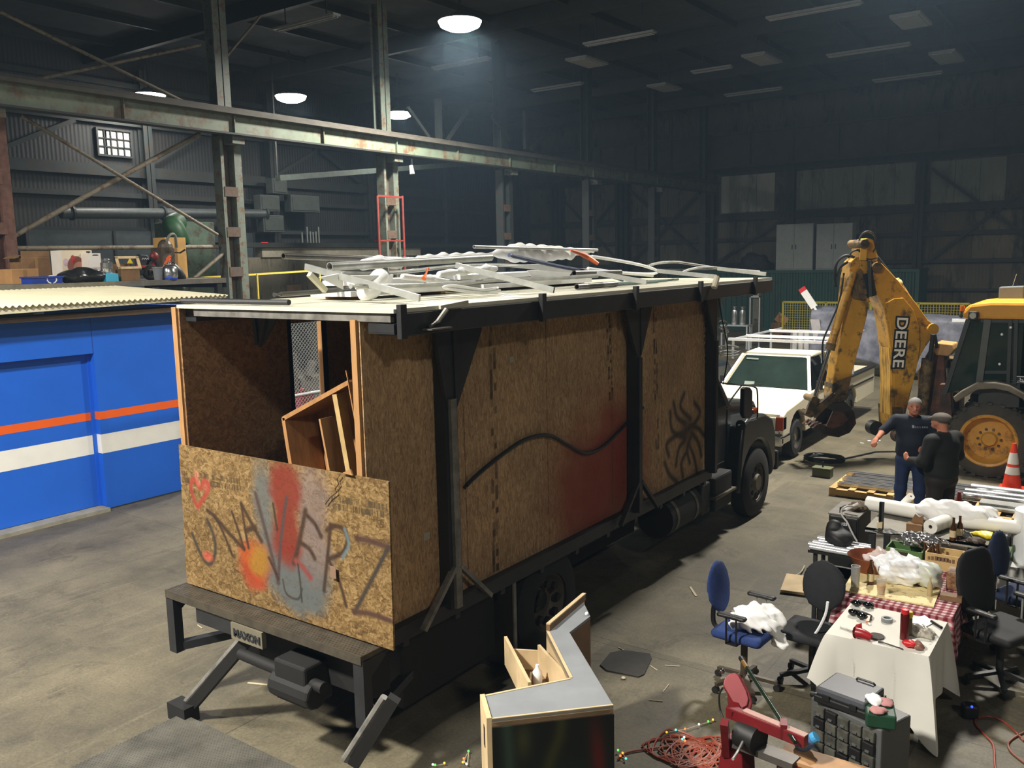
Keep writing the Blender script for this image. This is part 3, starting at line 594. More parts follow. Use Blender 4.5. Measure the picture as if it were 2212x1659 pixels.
for z0, z1, m in ((1.435, 1.56, orange_p), (.9, 1.2, white_p)):
    part(t, 'stripe', MB().bx(BX, BX+.002, BYD, BY1, z0, z1), m)
    part(dr, 'stripe', MB().bx(BX-.14, BX-.138, 3.42, BYD-.06, z0-.01, z1-.01), m)
    part(t, 'stripe', MB().bx(BX-.138, BX-.001, BYD-.002, BYD, z0, z1), m)
part(t, 'soffit_board', MB().bx(BX-.3, BX+.28, BY0, BY1+.02, 3.03, 3.1), mat('soffit_brown', (84, 66, 46), rough=.8))
cream = mat('cream_sheet', (232, 226, 196), rough=.5, var=.06, scale=1.5)
part(t, 'fascia', MB().prism([(-12.6, BY0, 3.1), (-12.6, BY0, 3.22), (-12.6, 9.25, 3.28), (-12.6, 9.25, 3.22), (-12.6, 8.1, 3.2)], (-.02, 0, 0)), cream)
n = int((9.25-BY0)/.09*8); ys = np.linspace(BY0, 9.25, n); wv = .016*np.cos(ys/.09*2*math.pi)
rf = [[(x, y, 3.265+(-12.55-x)*.044+w_+(.0 if x > -13 else .0)) for y, w_ in zip(ys, wv)] for x in (-12.55, -15.4, -18.3)]
part(t, 'roof_sheet', MB().sheet(rf, (0, 0, 1), .006), cream)
# mezzanine deck behind the roof
DZ = 3.5
deck = thing('storage_deck', 'grey storage deck behind the cream corrugated roof', 'platform', (-17.2, 7, 0))
part(deck, 'deck_board', MB().bx(-18.7, -15.9, 1.6, 11.7, DZ-.1, DZ), mat('deck_grey', (112, 108, 96), rough=.8, var=.2))
for x in (-18.6, -16): part(deck, 'post', MB().bx(x-.06, x+.06, 11.5, 11.62, 0, DZ-.1), steel_dk)
part(deck, 'edge_beam', MB().bx(-18.7, -15.9, 11.7, 11.76, DZ-.2, DZ+.01), steel_dk)
card = mat('cardboard', (176, 132, 84), rough=.85, var=.12); card_d = mat('cardboard_dark', (128, 96, 62), rough=.85, var=.15)
def pxbox(x0, y0, x1, y1, X): # width and height of a thing seen from px x0..x1 top y0, standing on the deck at depth X
    a, b = aX(x0, y1, X), aX(x1, y0, X); return a[1], b[1], DZ+max(.05, b[2]-a[2])
def carton(x0, y0, x1, y1, X, d, lab, m=card, lid=True):
    ya, yb, z = pxbox(x0, y0, x1, y1, X)
    o = thing('cardboard_box', lab, 'box', (X-d/2, (ya+yb)/2, DZ), 'boxes on the storage deck')
    part(o, 'carton', MB().bx(X-d, X, ya, yb, DZ, z), m, bevel=.006)
    if lid:
        part(o, 'flap', MB().bar((X-.02, ya, z+.06), (X-.02, yb, z+.06), .01, .14), m)
        part(o, 'flap', MB().box((X-d/2, ya-.06, z+.02), (d*.9, .14, .012), R=rotm((1, 0, 0), .4)), m)
    part(o, 'tape', MB().bx(X, X+.002, (ya+yb)/2-.03, (ya+yb)/2+.03, DZ+.02, z-.01), mat('parcel_tape', (150, 116, 70), rough=.3, var=.05))
    return o
carton(52, 556, 108, 612, -17.6, .5, 'open cardboard box behind the blue recycling bin', card_d)
carton(27, 578, 82, 612, -16.9, .55, 'plain cardboard box leftmost on the storage deck', card, False)
carton(363, 522, 401, 611, -17.5, .45, 'tall tan cardboard box at the right end of the storage deck', mat('cardboard_bright', (204, 160, 92), rough=.8, var=.08), False)
# recycling bin
ya, yb, z = pxbox(70, 594, 134, 612, -16.2)
o = thing('recycling_bin', 'blue recycling bin with white arrows at the roof edge', 'bin', (-16.4, (ya+yb)/2, DZ))
binm = mat('bin_blue', (30, 62, 160), rough=.4, var=.08)
part(o, 'tub', MB().bx(-16.6, -16.2, ya, yb, DZ, z).bx(-16.62, -16.18, ya-.02, yb+.02, z-.03, z), binm)
mb = MB(); cy_, cz_ = ya+(yb-ya)*.64, DZ+(z-DZ)*.55
for k in range(3):
    a0 = math.pi/2+k*2.094; pts = [(-16.195, cy_+.075*math.cos(a0+q)*(1.15), cz_+.07*math.sin(a0+q)) for q in (-.8, -.3, .3, .8)]
    mb.tube(pts, .012, 6)
part(o, 'recycling_arrows', mb, mat('decal_white', (232, 236, 244), var=0))
# appliance cartons with print
def printed(o, name, y0, y1, z0, z1, X, fn, ny=70, nz=80):
    Y, Z = np.meshgrid(np.linspace(0, 1, ny), np.linspace(0, 1, nz), indexing='ij')
    P = np.stack([np.full_like(Y, X), y0+(y1-y0)*Y, z0+(z1-z0)*Z], -1); mb = MB().sheet(P, (1, 0, 0), .003)
    c = fn(Y, Z).reshape(-1, 3); c = np.concatenate([c, np.ones((len(c), 1))], 1)
    part(o, name, mb, mat_attr('printed_card', .5), paint=np.vstack([c, c]))
def L3(c): return np.array(lin(c)[:3])
def tvprint(Y, Z):
    c = np.ones(Y.shape+(3,))*L3((228, 214, 190)); f = lambda m, k: np.where(m[..., None], L3(k), c)
    c = f(Z < .18+.3*Y*(Y < .5), (96, 76, 74)); c = f(((Y-.13)/.1)**2+((Z-.62)/.12)**2 < 1, (204, 178, 190))
    c = f(((Y-.45)/.28)**2+((Z-.5)/.32)**2 < 1, (138, 84, 72)); c = f(((Y-.55)/.2)**2+((Z-.4)/.24)**2 < 1, (196, 142, 122)); c = f(((Y-.36)/.07)**2+((Z-.72)/.13)**2 < 1, (176, 58, 54))
    c = f((Y > .78) & (Z < .86), (112, 40, 96)); c = f((Y > .8)*(Z > .86)*(((Y-.88)/.08)**2+((Z-.94)/.03)**2 < 1), (40, 40, 48)); return c
def sideprint(Y, Z):
    c = np.ones(Y.shape+(3,))*L3((238, 234, 228)); f = lambda m, k: np.where(m[..., None], L3(k), c)
    c = f(((Y-.55)/.3)**2+((Z-.93)/.025)**2 < 1, (60, 60, 66)); c = f(((Y-.45)/.16)**2+((Z-.42)/.05)**2 < 1, (196, 150, 150)); c = f((Z < .12) & (Z > .02) & (Y > .3) & (Y < .92), (52, 46, 44)); return c
ya, yb, z = pxbox(138, 542, 198, 612, -17.0)
o = thing('television_carton', 'large printed carton with purple band on the storage deck', 'box', (-17.2, (ya+yb)/2, DZ), 'boxes on the storage deck')
part(o, 'carton', MB().bx(-17.4, -17.004, ya, yb, DZ, z), mat('white_card', (225, 220, 212), rough=.7, var=.05)); printed(o, 'printed_face', ya, yb, DZ, z, -17.0, tvprint)
ya, yb, z = pxbox(198, 550, 217, 612, -16.7)
o = thing('white_carton', 'narrow white printed carton beside the purple-banded one', 'box', (-16.9, (ya+yb)/2, DZ), 'boxes on the storage deck')
part(o, 'carton', MB().bx(-17.2, -16.704, ya, yb, DZ, z), MATS['white_card']); printed(o, 'printed_face', ya, yb, DZ, z, -16.7, sideprint, 30, 60)
# dark bag heap
ya, yb, z = pxbox(135, 588, 196, 612, -16.3)
def hf(X): return smin(smin(ell(X, (-16.4, ya+.28, DZ+.1), (.25, .32, .14)), ell(X, (-16.35, ya+.62, DZ+.12), (.22, .3, .12)), .06), ell(X, (-16.4, ya+.45, DZ+.2), (.16, .2, .1)), .06)+.022*wob(X, 17)
single('rubbish_bag', sdf_mb(hf, (-16.8, ya-.15, DZ), (-16, yb+.2, DZ+.45), .022), mat('black_plastic', (30, 30, 32), rough=.28, var=.3, scale=9), 'crumpled black plastic bag on the deck before the printed carton', 'bag', smooth='all')
# steel canister on a cyan box
steel = mat('bright_steel', (190, 192, 194), rough=.22, metal=.9, var=.08)
ya, yb, z = pxbox(232, 598, 256, 616, -16.1)
single('cyan_crate', MB().bx(-16.4, -16.1, ya, yb, DZ, z).bx(-16.36, -16.14, ya+.03, yb-.03, z, z+.01), mat('cyan_plastic', (70, 176, 214), rough=.4, var=.05), 'small cyan box under the steel canister', 'box', bevel=.01)
zc = z+.01; cy_ = (ya+yb)/2-.02; q = aX(243, 558, -16.25)[2]-zc
o = thing('milk_can', 'slim shiny steel canister standing on the cyan box', 'canister', (-16.25, cy_, zc))
part(o, 'body', MB().lathe([(.1, 0), (.11, .02), (.11, q*.35), (.115, q*.36), (.115, q*.4), (.11, q*.41), (.11, q*.7), (.06, q*.8), (.06, q*.86), (.01, q*.87)], (-16.25, cy_, zc), n=18), steel, smooth=True); part(o, 'cap', MB().lathe([(.075, q*.86), (.075, q*.93), (.04, q*.97), (.04, q), (.005, q)], (-16.25, cy_, zc), n=18), steel, smooth=True)
# carton with a window
ya, yb, z = pxbox(263, 590, 302, 616, -16.2)
o = thing('open_carton', 'low cardboard carton with a tilted lid with a square window', 'box', (-16.4, (ya+yb)/2, DZ), 'boxes on the storage deck')
part(o, 'carton', MB().bx(-16.6, -16.2, ya, yb, DZ, z), card_d, bevel=.005)
mb = MB(); hh = .27; Rl = rotm((0, 1, 0), -.35)
for c0, d0 in (((0, -.22, .13), (.015, .06, .26)), ((0, .22, .13), (.015, .06, .26)), ((0, 0, .025), (.015, .5, .05)), ((0, 0, .24), (.015, .5, .05))): mb.box(Rl@V(c0)+V(-16.2, (ya+yb)/2, z+.01), d0, R=Rl)
part(o, 'lid', mb, mat('card_light', (192, 168, 128), rough=.8)); part(o, 'flap', MB().bx(-16.58, -16.5, ya+.02, yb-.02, z, z+.12), card_d)
# ride-on kart
rub = mat('tyre_rubber', (26, 26, 26), rough=.85, var=.2); orng = mat('kart_orange', (226, 96, 40), rough=.4, var=.05); kred = mat('kart_red', (176, 40, 36), rough=.4, var=.08); blk = mat('black_paint', (22, 22, 24), rough=.45, var=.1)
K = lambda x, y, d=0: aX(x, y, -16.5+d)
ya = K(296, 575)[1]; yb = K(396, 600)[1]
o = thing('ride_on_kart', 'black ride-on machine with orange hub and tubes on the deck', 'kart', (-16.5, (ya+yb)/2, DZ))
def wheel(root, c, r, w_, hubm, ax=(1, 0, 0), name='wheel'):
    c = V(c); wo = part(root, name, MB().lathe([(r*.55, -w_/2), (r*.85, -w_/2), (r, -w_*.3), (r, w_*.3), (r*.85, w_/2), (r*.55, w_/2), (r*.55, -w_/2)], c, ax, n=22, cap=False), rub, smooth=True)
    part(wo, 'hub', MB().lathe([(r*.56, -w_*.4), (r*.56, w_*.35), (r*.42, w_*.3), (r*.2, w_*.25), (r*.12, w_*.38), (.005, w_*.38)], c, ax, n=20), hubm, smooth=True)
    return wo
wheel(o, (K(319, 606)[0]+.12, K(319, 606)[1], DZ+.155), .155, .16, mat('hub_orange', (214, 150, 70), rough=.4, var=.05))
wheel(o, K(327, 573)+V(-.05, 0, 0), .17, .2, kred)
p = K(297, 581); q = K(325, 551)
part(o, 'seat_back', MB().prism([(-16.45, p[1], p[2]), (-16.45, q[1]-.04, p[2]), (-16.45, q[1]+.02, q[2]-.12), (-16.45, q[1]-.1, q[2]), (-16.45, p[1]+.05, q[2]+.02), (-16.45, p[1]-.03, q[2]-.08)], (-.12, 0, 0)), blk, bevel=.02)
part(o, 'maker_mark', MB().tube([(-16.443, p[1]+.08+.025*i, q[2]-.09+(.03 if i % 2 else 0)) for i in range(7)], .006, 5), mat('mark_white', (220, 220, 220), var=0))
part(o, 'frame_bar', MB().bar(K(295, 575, .1), K(318, 576, .1), .05, .05), kred)
for x_ in ((352, 604, 352, 588, 360, 565, 368, 560), (372, 580, 366, 568, 362, 560, 368, 553)): part(o, 'roll_tube', MB().tube([K(x_[i], x_[i+1], .15) for i in range(0, 8, 2)], .035, 8, smooth=5), orng, smooth=True)
part(o, 'fender', MB().tube([K(370, 570, .2), K(382, 585, .2), K(392, 600, .2), K(397, 610, .2)], [.06, .1, .1, .05], 10, smooth=4), blk, smooth=True)
part(o, 'steering_column', MB().cyl(K(332, 560), K(346, 590), .03), blk); part(o, 'cowl', MB().ball(K(333, 554), (.08, .09, .1)), mat('kart_dark_red', (110, 26, 24), rough=.5, var=.1), smooth=True)
part(o, 'chassis', MB().bx(-16.7, -16.3, ya+.1, yb-.25, DZ+.1, DZ+.2), blk); part(o, 'axle', MB().cyl((-16.6, K(319, 606)[1], DZ+.155), (-16.3, K(319, 606)[1], DZ+.155), .025), blk)
part(o, 'skid', MB().bx(-16.65, -16.35, yb-.4, yb-.3, DZ, DZ+.12), blk)
# bucket and pot
c = K(343, 614, .45); c[2] = DZ
single('bucket', MB().lathe([(.075, 0), (.1, .24), (.11, .24), (.11, .26), (.095, .26), (.07, .02), (.005, .02)], c, n=18), mat('bucket_grey', (120, 124, 126), rough=.5, var=.05), 'small grey plastic bucket beside the orange hub', 'bucket', smooth=True)
c = K(369, 613, .5); c[2] = DZ
o = thing('steel_pot', 'squat shiny steel pot with blue base on the deck', 'pot', c)
part(o, 'body', MB().lathe([(.14, .04), (.15, .06), (.15, .22), (.11, .27), (.08, .29), (.01, .29)], c, n=20), steel, smooth=True); part(o, 'base_ring', MB().cyl(c, c+V(0, 0, .04), .14, n=20), binm); part(o, 'lid', MB().lathe([(.1, .29), (.1, .31), (.03, .33), (.03, .36), (.005, .36)], c, n=18), steel, smooth=True)
# engine lump behind
c = K(352, 545, -.8)
o = thing('engine_block', 'grey-brown motor lump with tubes beside the tall carton', 'engine', (c[0], c[1], DZ))
part(o, 'block', MB().bx(c[0]-.2, c[0]+.2, c[1]-.16, c[1]+.16, DZ, c[2]+.1).ball((c[0]+.1, c[1], c[2]+.1), (.15, .16, .18)), mat('oily_metal', (84, 74, 62), rough=.5, metal=.3, var=.3, scale=8), bevel=.02)
part(o, 'hose', MB().tube([c+V(.15, -.05, .1), c+V(.2, .05, .35), c+V(.15, .22, .36), c+V(.1, .28, .1)], .03, 8, smooth=5), mat('hose_grey', (120, 120, 112), var=.1), smooth=True); part(o, 'handle', MB().tube([c+V(.1, .1, .0), c+V(.25, .25, -.02), c+V(.3, .35, .05)], .02, 6), blk)
c = aX(281, 563, -17.3)
o = thing('warning_triangle', 'tiny yellow warning triangle behind the low carton', 'sign', (c[0], c[1], DZ))
part(o, 'plate', MB().prism([(c[0], c[1]-.07, c[2]-.06), (c[0], c[1]+.07, c[2]-.06), (c[0], c[1], c[2]+.06)], (-.01, 0, 0)), mat('warn_yellow', (236, 206, 40), var=0)); part(o, 'stake', MB().bx(c[0]-.03, c[0]-.01, c[1]-.02, c[1]+.02, DZ, c[2]), blk)
# green machine with elbow duct further back
a, b = aX(385, 478, -24), aX(468, 560, -24)
gm = mat('dull_green_machine', (84, 104, 88), rough=.6, var=.2, dirt=(70, 66, 54), dirt_amt=.4)
o = thing('dust_collector', 'dull green machine cabinet with a green elbow duct behind the column', 'machine', (-24.6, (a[1]+b[1])/2, 0))
part(o, 'cabinet', MB().bx(-25.3, -24, a[1], b[1], 0, a[2]), gm, bevel=.03)
part(o, 'elbow_duct', MB().tube([aX(390, 530, -23.6), aX(380, 500, -23.6), aX(372, 487, -23.7), aX(383, 480, -23.9)], .3, 14, smooth=5), mat('duct_green', (52, 92, 60), rough=.5, var=.15), smooth=True)
part(o, 'panel', MB().bx(-24, -23.97, a[1]+.2, b[1]-.2, 1, a[2]-.25), gm, bevel=.01)
# fence rail and tape behind the office
yel = mat('tape_yellow', (206, 186, 80), rough=.5, var=.1)
a, b = aX(402, 602, -19.8), aX(690, 584, -19.8)
o = thing('barrier_tape', 'yellow barrier tape line with post behind the truck roof', 'tape', (a[0], (a[1]+b[1])/2, 0))
part(o, 'tape', MB().bar(a, b, .01, .05), yel); c = aX(555, 595, -19.8); part(o, 'post', MB().cyl((c[0], c[1], 0), c+V(0, 0, .05), .03, n=8), yel); part(o, 'post', MB().cyl((b[0], b[1], 0), b, .03, n=8), yel)
# chain-link gate seen through the truck's side opening
wp = mat('galvanised', (176, 180, 182), rough=.4, metal=.3, var=.08)
def chainlink(root, p0, p1, z0, z1, sp=.07, r=.004):
    p0, p1 = V(p0), V(p1); L = np.linalg.norm((p1-p0)[:2]); d = (p1-p0)/L; H = z1-z0; mb = MB(); s = -H
    while s < L:
        for sg in (1, -1):
            u0, v0, u1, v1 = (s, 0, s+H, H) if sg > 0 else (s, H, s+H, 0)
            ta, tb = max(0, -u0/H), min(1, (L-u0)/H)
            if tb > ta+.01:
                A = p0+d*(u0+H*ta); B = p0+d*(u0+H*tb); A[2] = z0+v0+(v1-v0)*ta; B[2] = z0+v0+(v1-v0)*tb; mb.bar(A, B, r*1.6, r*1.6)
        s += sp
    o = part(root, 'chain_link_mesh', mb, wp); o['kind'] = 'stuff'; return o
g0, g1 = aX(618, 760, -11.2), aX(712, 750, -11.2)
o = thing('chain_link_gate', 'pale chain-link gate seen through the gap in the truck box', 'gate', (-11.2, (g0[1]+g1[1])/2, 0))
for y in (g0[1]-.4, (g0[1]+g1[1])/2+.32, g1[1]+.5): part(o, 'post', MB().cyl((-11.2, y, 0), (-11.2, y, 3.1), .03, n=8), wp)
for z in (.15, 1.62, 2.95): part(o, 'rail', MB().cyl((-11.2, g0[1]-.4, z), (-11.2, g1[1]+.5, z), .025, n=8), wp)
chainlink(o, (-11.2, g0[1]-.4, 0), (-11.2, g1[1]+.5, 0), .15, 2.95)
c = aX(655, 800, -12.0)
single('stored_bundle', MB().bx(c[0]-.3, c[0], c[1]-.3, c[1]-.12, 0, 2.2).bx(c[0]-.3, c[0], c[1]-.05, c[1]+.35, 0, 1.75).cyl((c[0], c[1]+.1, 1.75), (c[0]-.1, c[1]+.3, 2.0), .08), mat('dim_bundle', (96, 92, 84), rough=.8, var=.3), 'grey bundle behind the chain-link gate', 'bundle')
c = aX(660, 850, -11.7); single('red_container', MB().bx(c[0]-.3, c[0], c[1]-.1, c[1]+.2, 0, c[2]).cyl((c[0]-.15, c[1]+.05, c[2]), (c[0]-.15, c[1]+.05, c[2]+.08), .05), mat('dull_red', (150, 46, 44), rough=.5), 'dull red container behind the chain-link gate', 'container', bevel=.03)
# =====================================================================
# THE BOX TRUCK
# =====================================================================
XR_, XL_, YB, YE, ZB, ZT = -4.40, -6.50, 4.30, 10.30, 1.04, 3.36
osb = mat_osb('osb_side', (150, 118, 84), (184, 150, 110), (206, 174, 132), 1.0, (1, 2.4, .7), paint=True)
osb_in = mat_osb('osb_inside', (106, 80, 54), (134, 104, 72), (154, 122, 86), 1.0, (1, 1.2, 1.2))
osb_new = mat_osb('osb_board', (86, 64, 36), (124, 99, 60), (152, 126, 86), 1.0, (1.1, 1, 1.5), paint=True)
pine = mat('pine_stud', (166, 124, 78), rough=.7, var=.15, scale=6, stretch=(6, 6, .6)); pine_d = mat('pine_old', (160, 116, 70), rough=.75, var=.2, scale=6, stretch=(4, 4, .6))
fsteel = mat('dark_frame_steel', (44, 45, 48), rough=.5, metal=.3, var=.2, scale=5); fsteel_l = mat('scuffed_steel', (122, 120, 114), rough=.5, metal=.3, var=.35, scale=8)
cabm = mat('cab_dark_paint', (30, 36, 38), rough=.32, var=.2, scale=4, dirt=(48, 47, 42), dirt_scale=5, dirt_amt=.3)
chas = mat('chassis_black', (15, 14, 13), rough=.75, var=.3, scale=6)
tr = thing('box_truck', 'big dark truck with a homemade chipboard box body and roof frame', 'truck', (-5.4, 8, 0))

def paintgrid(o_, u, v, n, step, fn):
    """panel spanned by o_ + u*s + v*t with per-vertex paint fn(P)->rgba ; n = outward normal"""
    o_, u, v = V(o_), V(u), V(v); nu = max(2, int(np.linalg.norm(u)/step)); nv = max(2, int(np.linalg.norm(v)/step))
    S, T = np.meshgrid(np.linspace(0, 1, nu), np.linspace(0, 1, nv), indexing='ij')
    P = o_+S[..., None]*u+T[..., None]*v; mb = MB()
    if np.cross(u, v)@V(n) < 0: P = P[:, ::-1]
    mb.sheet(P, n, .016); c = fn(P.reshape(-1, 3)); return mb, np.vstack([c, np.zeros_like(c)])
def over(c, rgb, a):
    """lay spray paint rgb with coverage a over rgba c"""
    a = np.clip(a, 0, 1)[:, None]; al = c[:, 3:4]; na = al+a*(1-al)
    c[:, :3] = np.where(na > 1e-5, (L3(rgb)*a+c[:, :3]*al*(1-a))/np.maximum(na, 1e-5), c[:, :3]); c[:, 3:4] = na
def segd(P2, a, b):
    a, b = np.array(a), np.array(b); d = b-a; t = np.clip(((P2-a)@d)/(d@d+1e-9), 0, 1); return np.linalg.norm(P2-a-t[:, None]*d, axis=1)
def stroke(c, P2, pts, w_, rgb, op=.9, soft=.5):
    d = np.full(len(P2), 9.0)
    for a, b in zip(pts[:-1], pts[1:]): d = np.minimum(d, segd(P2, a, b))
    over(c, rgb, op*np.clip((w_*(1+soft)-d)/(w_*2*soft), 0, 1))
def blob(c, P2, cen, rad, rgb, op=.8, soft=.45, n=None):
    q = (P2-np.array(cen))/np.array(rad); r = np.linalg.norm(q, axis=1)+(0 if n is None else n)
    over(c, rgb, op*np.clip((1+soft-r)/(2*soft), 0, 1))
def stamp(c, P2, o_, u, n_, rows, rgb=(70, 62, 50), op=.7, seed=1, th=.1):
    """faded mill stamp: rows of narrow upright bars"""
    r = np.random.default_rng(seed); o_, u = np.array(o_), np.array(u); L = np.linalg.norm(u); u = u/L; v = np.array([-u[1], u[0]]); s = (P2-o_)@u; t_ = (P2-o_)@v
    k = np.clip((s/L*n_).astype(int), 0, n_-1); on = r.random((n_, rows)) < .62; op_ = r.uniform(.35, 1, (n_, rows)); j = np.clip((t_/th*rows).astype(int), 0, rows-1)
    fr = (t_/th*rows)-j; over(c, rgb, np.where((s > 0) & (s < L) & (t_ > 0) & (t_ < th) & on[k, j] & (fr < .8), op*op_[k, j], 0))

# ---- right side sheets with spray paint ----
def S(x, y): p = aX(x, y, XR_); return (p[1], p[2])
def side_paint(P):
    P2 = P[:, 1:3]; c = np.zeros((len(P), 4)); nz = .22*wob(P, 9.0)
    for cen, e1, op in (((1305, 1035), (1390, 1135), .62), ((1340, 985), (1372, 1085), .5), ((1262, 1060), (1310, 1140), .4), ((1318, 930), (1352, 985), .3)):
        a, b = S(*cen), S(*e1); blob(c, P2, a, (max(.12, abs(b[0]-a[0])), max(.12, abs(b[1]-a[1]))), (142, 16, 22), min(1, op*1.25), .5, nz)
    dk = (14, 22, 30)
    for pts in (((1478, 850), (1470, 880), (1492, 905)), ((1500, 870), (1512, 890), (1500, 915), (1480, 930)), ((1448, 890), (1452, 930), (1478, 945)), ((1445, 985), (1440, 960), (1462, 940), (1482, 935)), ((1460, 1005), (1466, 970), (1480, 950)), ((1490, 1000), (1484, 970), (1492, 945)), ((1515, 985), (1508, 955), (1494, 935)), ((1520, 940), (1508, 925), (1490, 920)), ((1455, 870), (1462, 900), (1480, 915)), ((1475, 1030), (1472, 1000), (1484, 975)), ((1505, 1020), (1500, 990), (1488, 960)), ((1436, 1000), (1446, 1025), (1462, 1040))):
        stroke(c, P2, [S(*p) for p in spline2(pts)], .034, dk, .95, .6)
    blob(c, P2, S(1484, 930), (.2, .18), dk, .75, .5, nz)
    for px, sd, y0, y1 in ((1078, 3, 1230, 700), (1325, 5, 870, 640), (1425, 9, 1010, 640), (1530, 11, 800, 640)):
        a, b = S(px, y0), S(px-8, y1); stamp(c, P2, a, (b[0]-a[0], b[1]-a[1]), 34, 2, (14, 9, 5), 1.0, sd, .1)
    return c
def spline2(pts): return [tuple(p[:2]) for p in spline([(p[0], p[1], 0) for p in pts], 4)]
seams = [4.30, 5.42, 6.64, 7.86, 8.20]; seams2 = [8.24, 9.02, YE]
for sm in (seams, seams2):
    for y0, y1 in zip(sm[:-1], sm[1:]):
        mb, pc = paintgrid((XR_, y0+.006, ZB+.02), (0, y1-y0-.012, 0), (0, 0, ZT-ZB-.02), (1, 0, 0), .013, side_paint)
        part(tr, 'side_sheet', mb, osb, paint=pc)
part(tr, 'stud_backing', MB().bx(XR_-.06, XR_-.02, 5.3, 10.2, ZB+.05, ZT-.05), mat('backing_dark', (30, 22, 16), rough=.9))
part(tr, 'corner_stud', MB().bx(XR_-.07, XR_-.017, YB-.02, YB+.05, ZB+.02, ZT), pine)
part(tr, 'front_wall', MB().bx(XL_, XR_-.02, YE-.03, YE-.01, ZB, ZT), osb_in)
part(tr, 'corner_cap', MB().bx(XR_-.02, XR_+.006, YE-.02, YE+.015, ZB-.05, ZT), fsteel)
t_ = mat('paper_tag', (170, 166, 150), var=.05)
c = aX(1105, 777, XR_+.003); part(tr, 'paper_tag', MB().bx(XR_+.001, XR_+.004, c[1]-.03, c[1]+.03, c[2]-.025, c[2]+.025), t_)
c = aX(922, 1158, XR_+.003); part(tr, 'paper_tag', MB().bx(XR_+.001, XR_+.004, c[1]-.035, c[1]+.035, c[2]-.03, c[2]+.03), t_)
# left wall with side opening
Y0o, Y1o, Zo = 5.47, 5.86, 3.2
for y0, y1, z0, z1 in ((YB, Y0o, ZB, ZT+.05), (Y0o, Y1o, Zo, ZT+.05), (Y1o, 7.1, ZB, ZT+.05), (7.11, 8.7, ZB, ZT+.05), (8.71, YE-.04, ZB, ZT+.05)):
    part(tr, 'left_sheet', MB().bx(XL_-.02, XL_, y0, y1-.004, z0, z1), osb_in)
part(tr, 'corner_stud', MB().bx(XL_-.08, XL_-.02, YB-.02, YB+.07, ZB, ZT+.06), pine)
part(tr, 'jamb', MB().bx(XL_-.08, XL_, Y0o-.05, Y0o, ZB, Zo+.04), mat('jamb_red', (92, 48, 34), rough=.7))
part(tr, 'jamb', MB().bx(XL_-.08, XL_, Y1o, Y1o+.05, ZB, Zo+.04), pine_d)
part(tr, 'bed_floor', MB().bx(XL_-.05, XR_, YB, YE, ZB-.06, ZB), mat('bed_boards', (70, 56, 42), rough=.8, var=.2))
# steel frame
part(tr, 'top_beam', MB().bx(-4.28, -4.04, YB+.06, 11.6, 3.25, 3.41), fsteel, bevel=.008)
part(tr, 'top_beam', MB().bx(-6.5, -6.36, YB+.06, 11.6, 3.3, 3.41), fsteel)
part(tr, 'rear_beam', MB().bx(-6.3, -4.1, YB+.0, YB+.08, 3.35, 3.41), fsteel_l)
part(tr, 'rear_beam_end', MB().bx(-4.3, -4.06, YB-.01, YB+.05, 3.27, 3.34).bx(-4.3, -4.06, YB-.012, YB-.01, 3.28, 3.33), fsteel)
part(tr, 'roof_sheet', MB().bx(-6.5, -4.05, YB-.02, 11.62, 3.412, 3.44), mat('roof_cream', (206, 204, 184), rough=.5, var=.1, scale=1.6))
for x0, x1 in ((-6.52, -6.05), (-6.05, -5.6), (-5.62, -5.2)): part(tr, 'edge_bar', MB().cyl((x0, YB+.05, 3.47), (x1, YB+.07, 3.47), .022, n=8), fsteel)
part(tr, 'front_beam', MB().bx(-6.5, -4.05, 11.55, 11.64, 3.25, 3.41), fsteel)
for Yp, wd in ((5.12, .15), (8.22, .12), (10.27, .1)):
    part(tr, 'post', MB().bx(-4.38, -4.28, Yp-wd/2, Yp+wd/2, ZB-.02, 3.26), fsteel)
    part(tr, 'post_flange', MB().bx(-4.28, -4.25, Yp-.035, Yp+.035, ZB-.02, 2.7), fsteel_l if Yp < 6 else fsteel)
    gs = .36 if Yp < 6 else .25; gz = 2.6 if Yp < 6 else 2.72
    for s in (-1, 1):
        if Yp > 10 and s > 0: continue
        part(tr, 'gusset', MB().prism([(-4.3, Yp+s*.04, 3.26), (-4.3, Yp+s*(gs*(.35 if Yp < 6 and s < 0 else 1)+.04), 3.26), (-4.3, Yp+s*(gs*(.35 if Yp < 6 and s < 0 else 1)+.04), 3.2), (-4.3, Yp+s*.05, gz)], (.03, 0, 0)), fsteel)
    if Yp < 10:
        for s in (-1, 1): part(tr, 'foot_brace', MB().bar((-4.27, Yp+s*.03, 1.36), (-4.27, Yp+s*.42, .98), .05, .035), fsteel_l if Yp < 6 else fsteel)
part(tr, 'bottom_rail', MB().bx(-4.42, -4.32, YB+.05, YE, ZB-.1, ZB+.02), fsteel)
for y in np.arange(4.6, 10.2, .62): part(tr, 'outrigger', MB().bx(-4.9, -4.36, y-.03, y+.03, ZB-.17, ZB-.1), fsteel).name
for x_, y_ in ((868, 682), (1172, 645), (1374, 630), (1514, 612), (1632, 603)):
    p = aX(x_, y_, -4.02); part(tr, 'rack_bracket', MB().bx(-4.04, -4.0, p[1]-.03, p[1]+.03, 3.24, 3.47), fsteel)
p = aX(945, 678, -4.0); part(tr, 'hook', MB().tube([(-4.03, p[1]-.05, 3.3), (-3.97, p[1]-.03, 3.34), (-3.94, p[1]+.03, 3.42)], .018, 8), fsteel_l)
part(tr, 'hook_plate', MB().bx(-4.04, -3.95, p[1]-.12, p[1]+.1, 3.28, 3.29), fsteel_l)
part(tr, 'edge_strip', MB().bar(aX(950, 664, -4.03), aX(1010, 652, -4.03), .02, .025), mat('dirty_white', (190, 186, 170), var=.1))
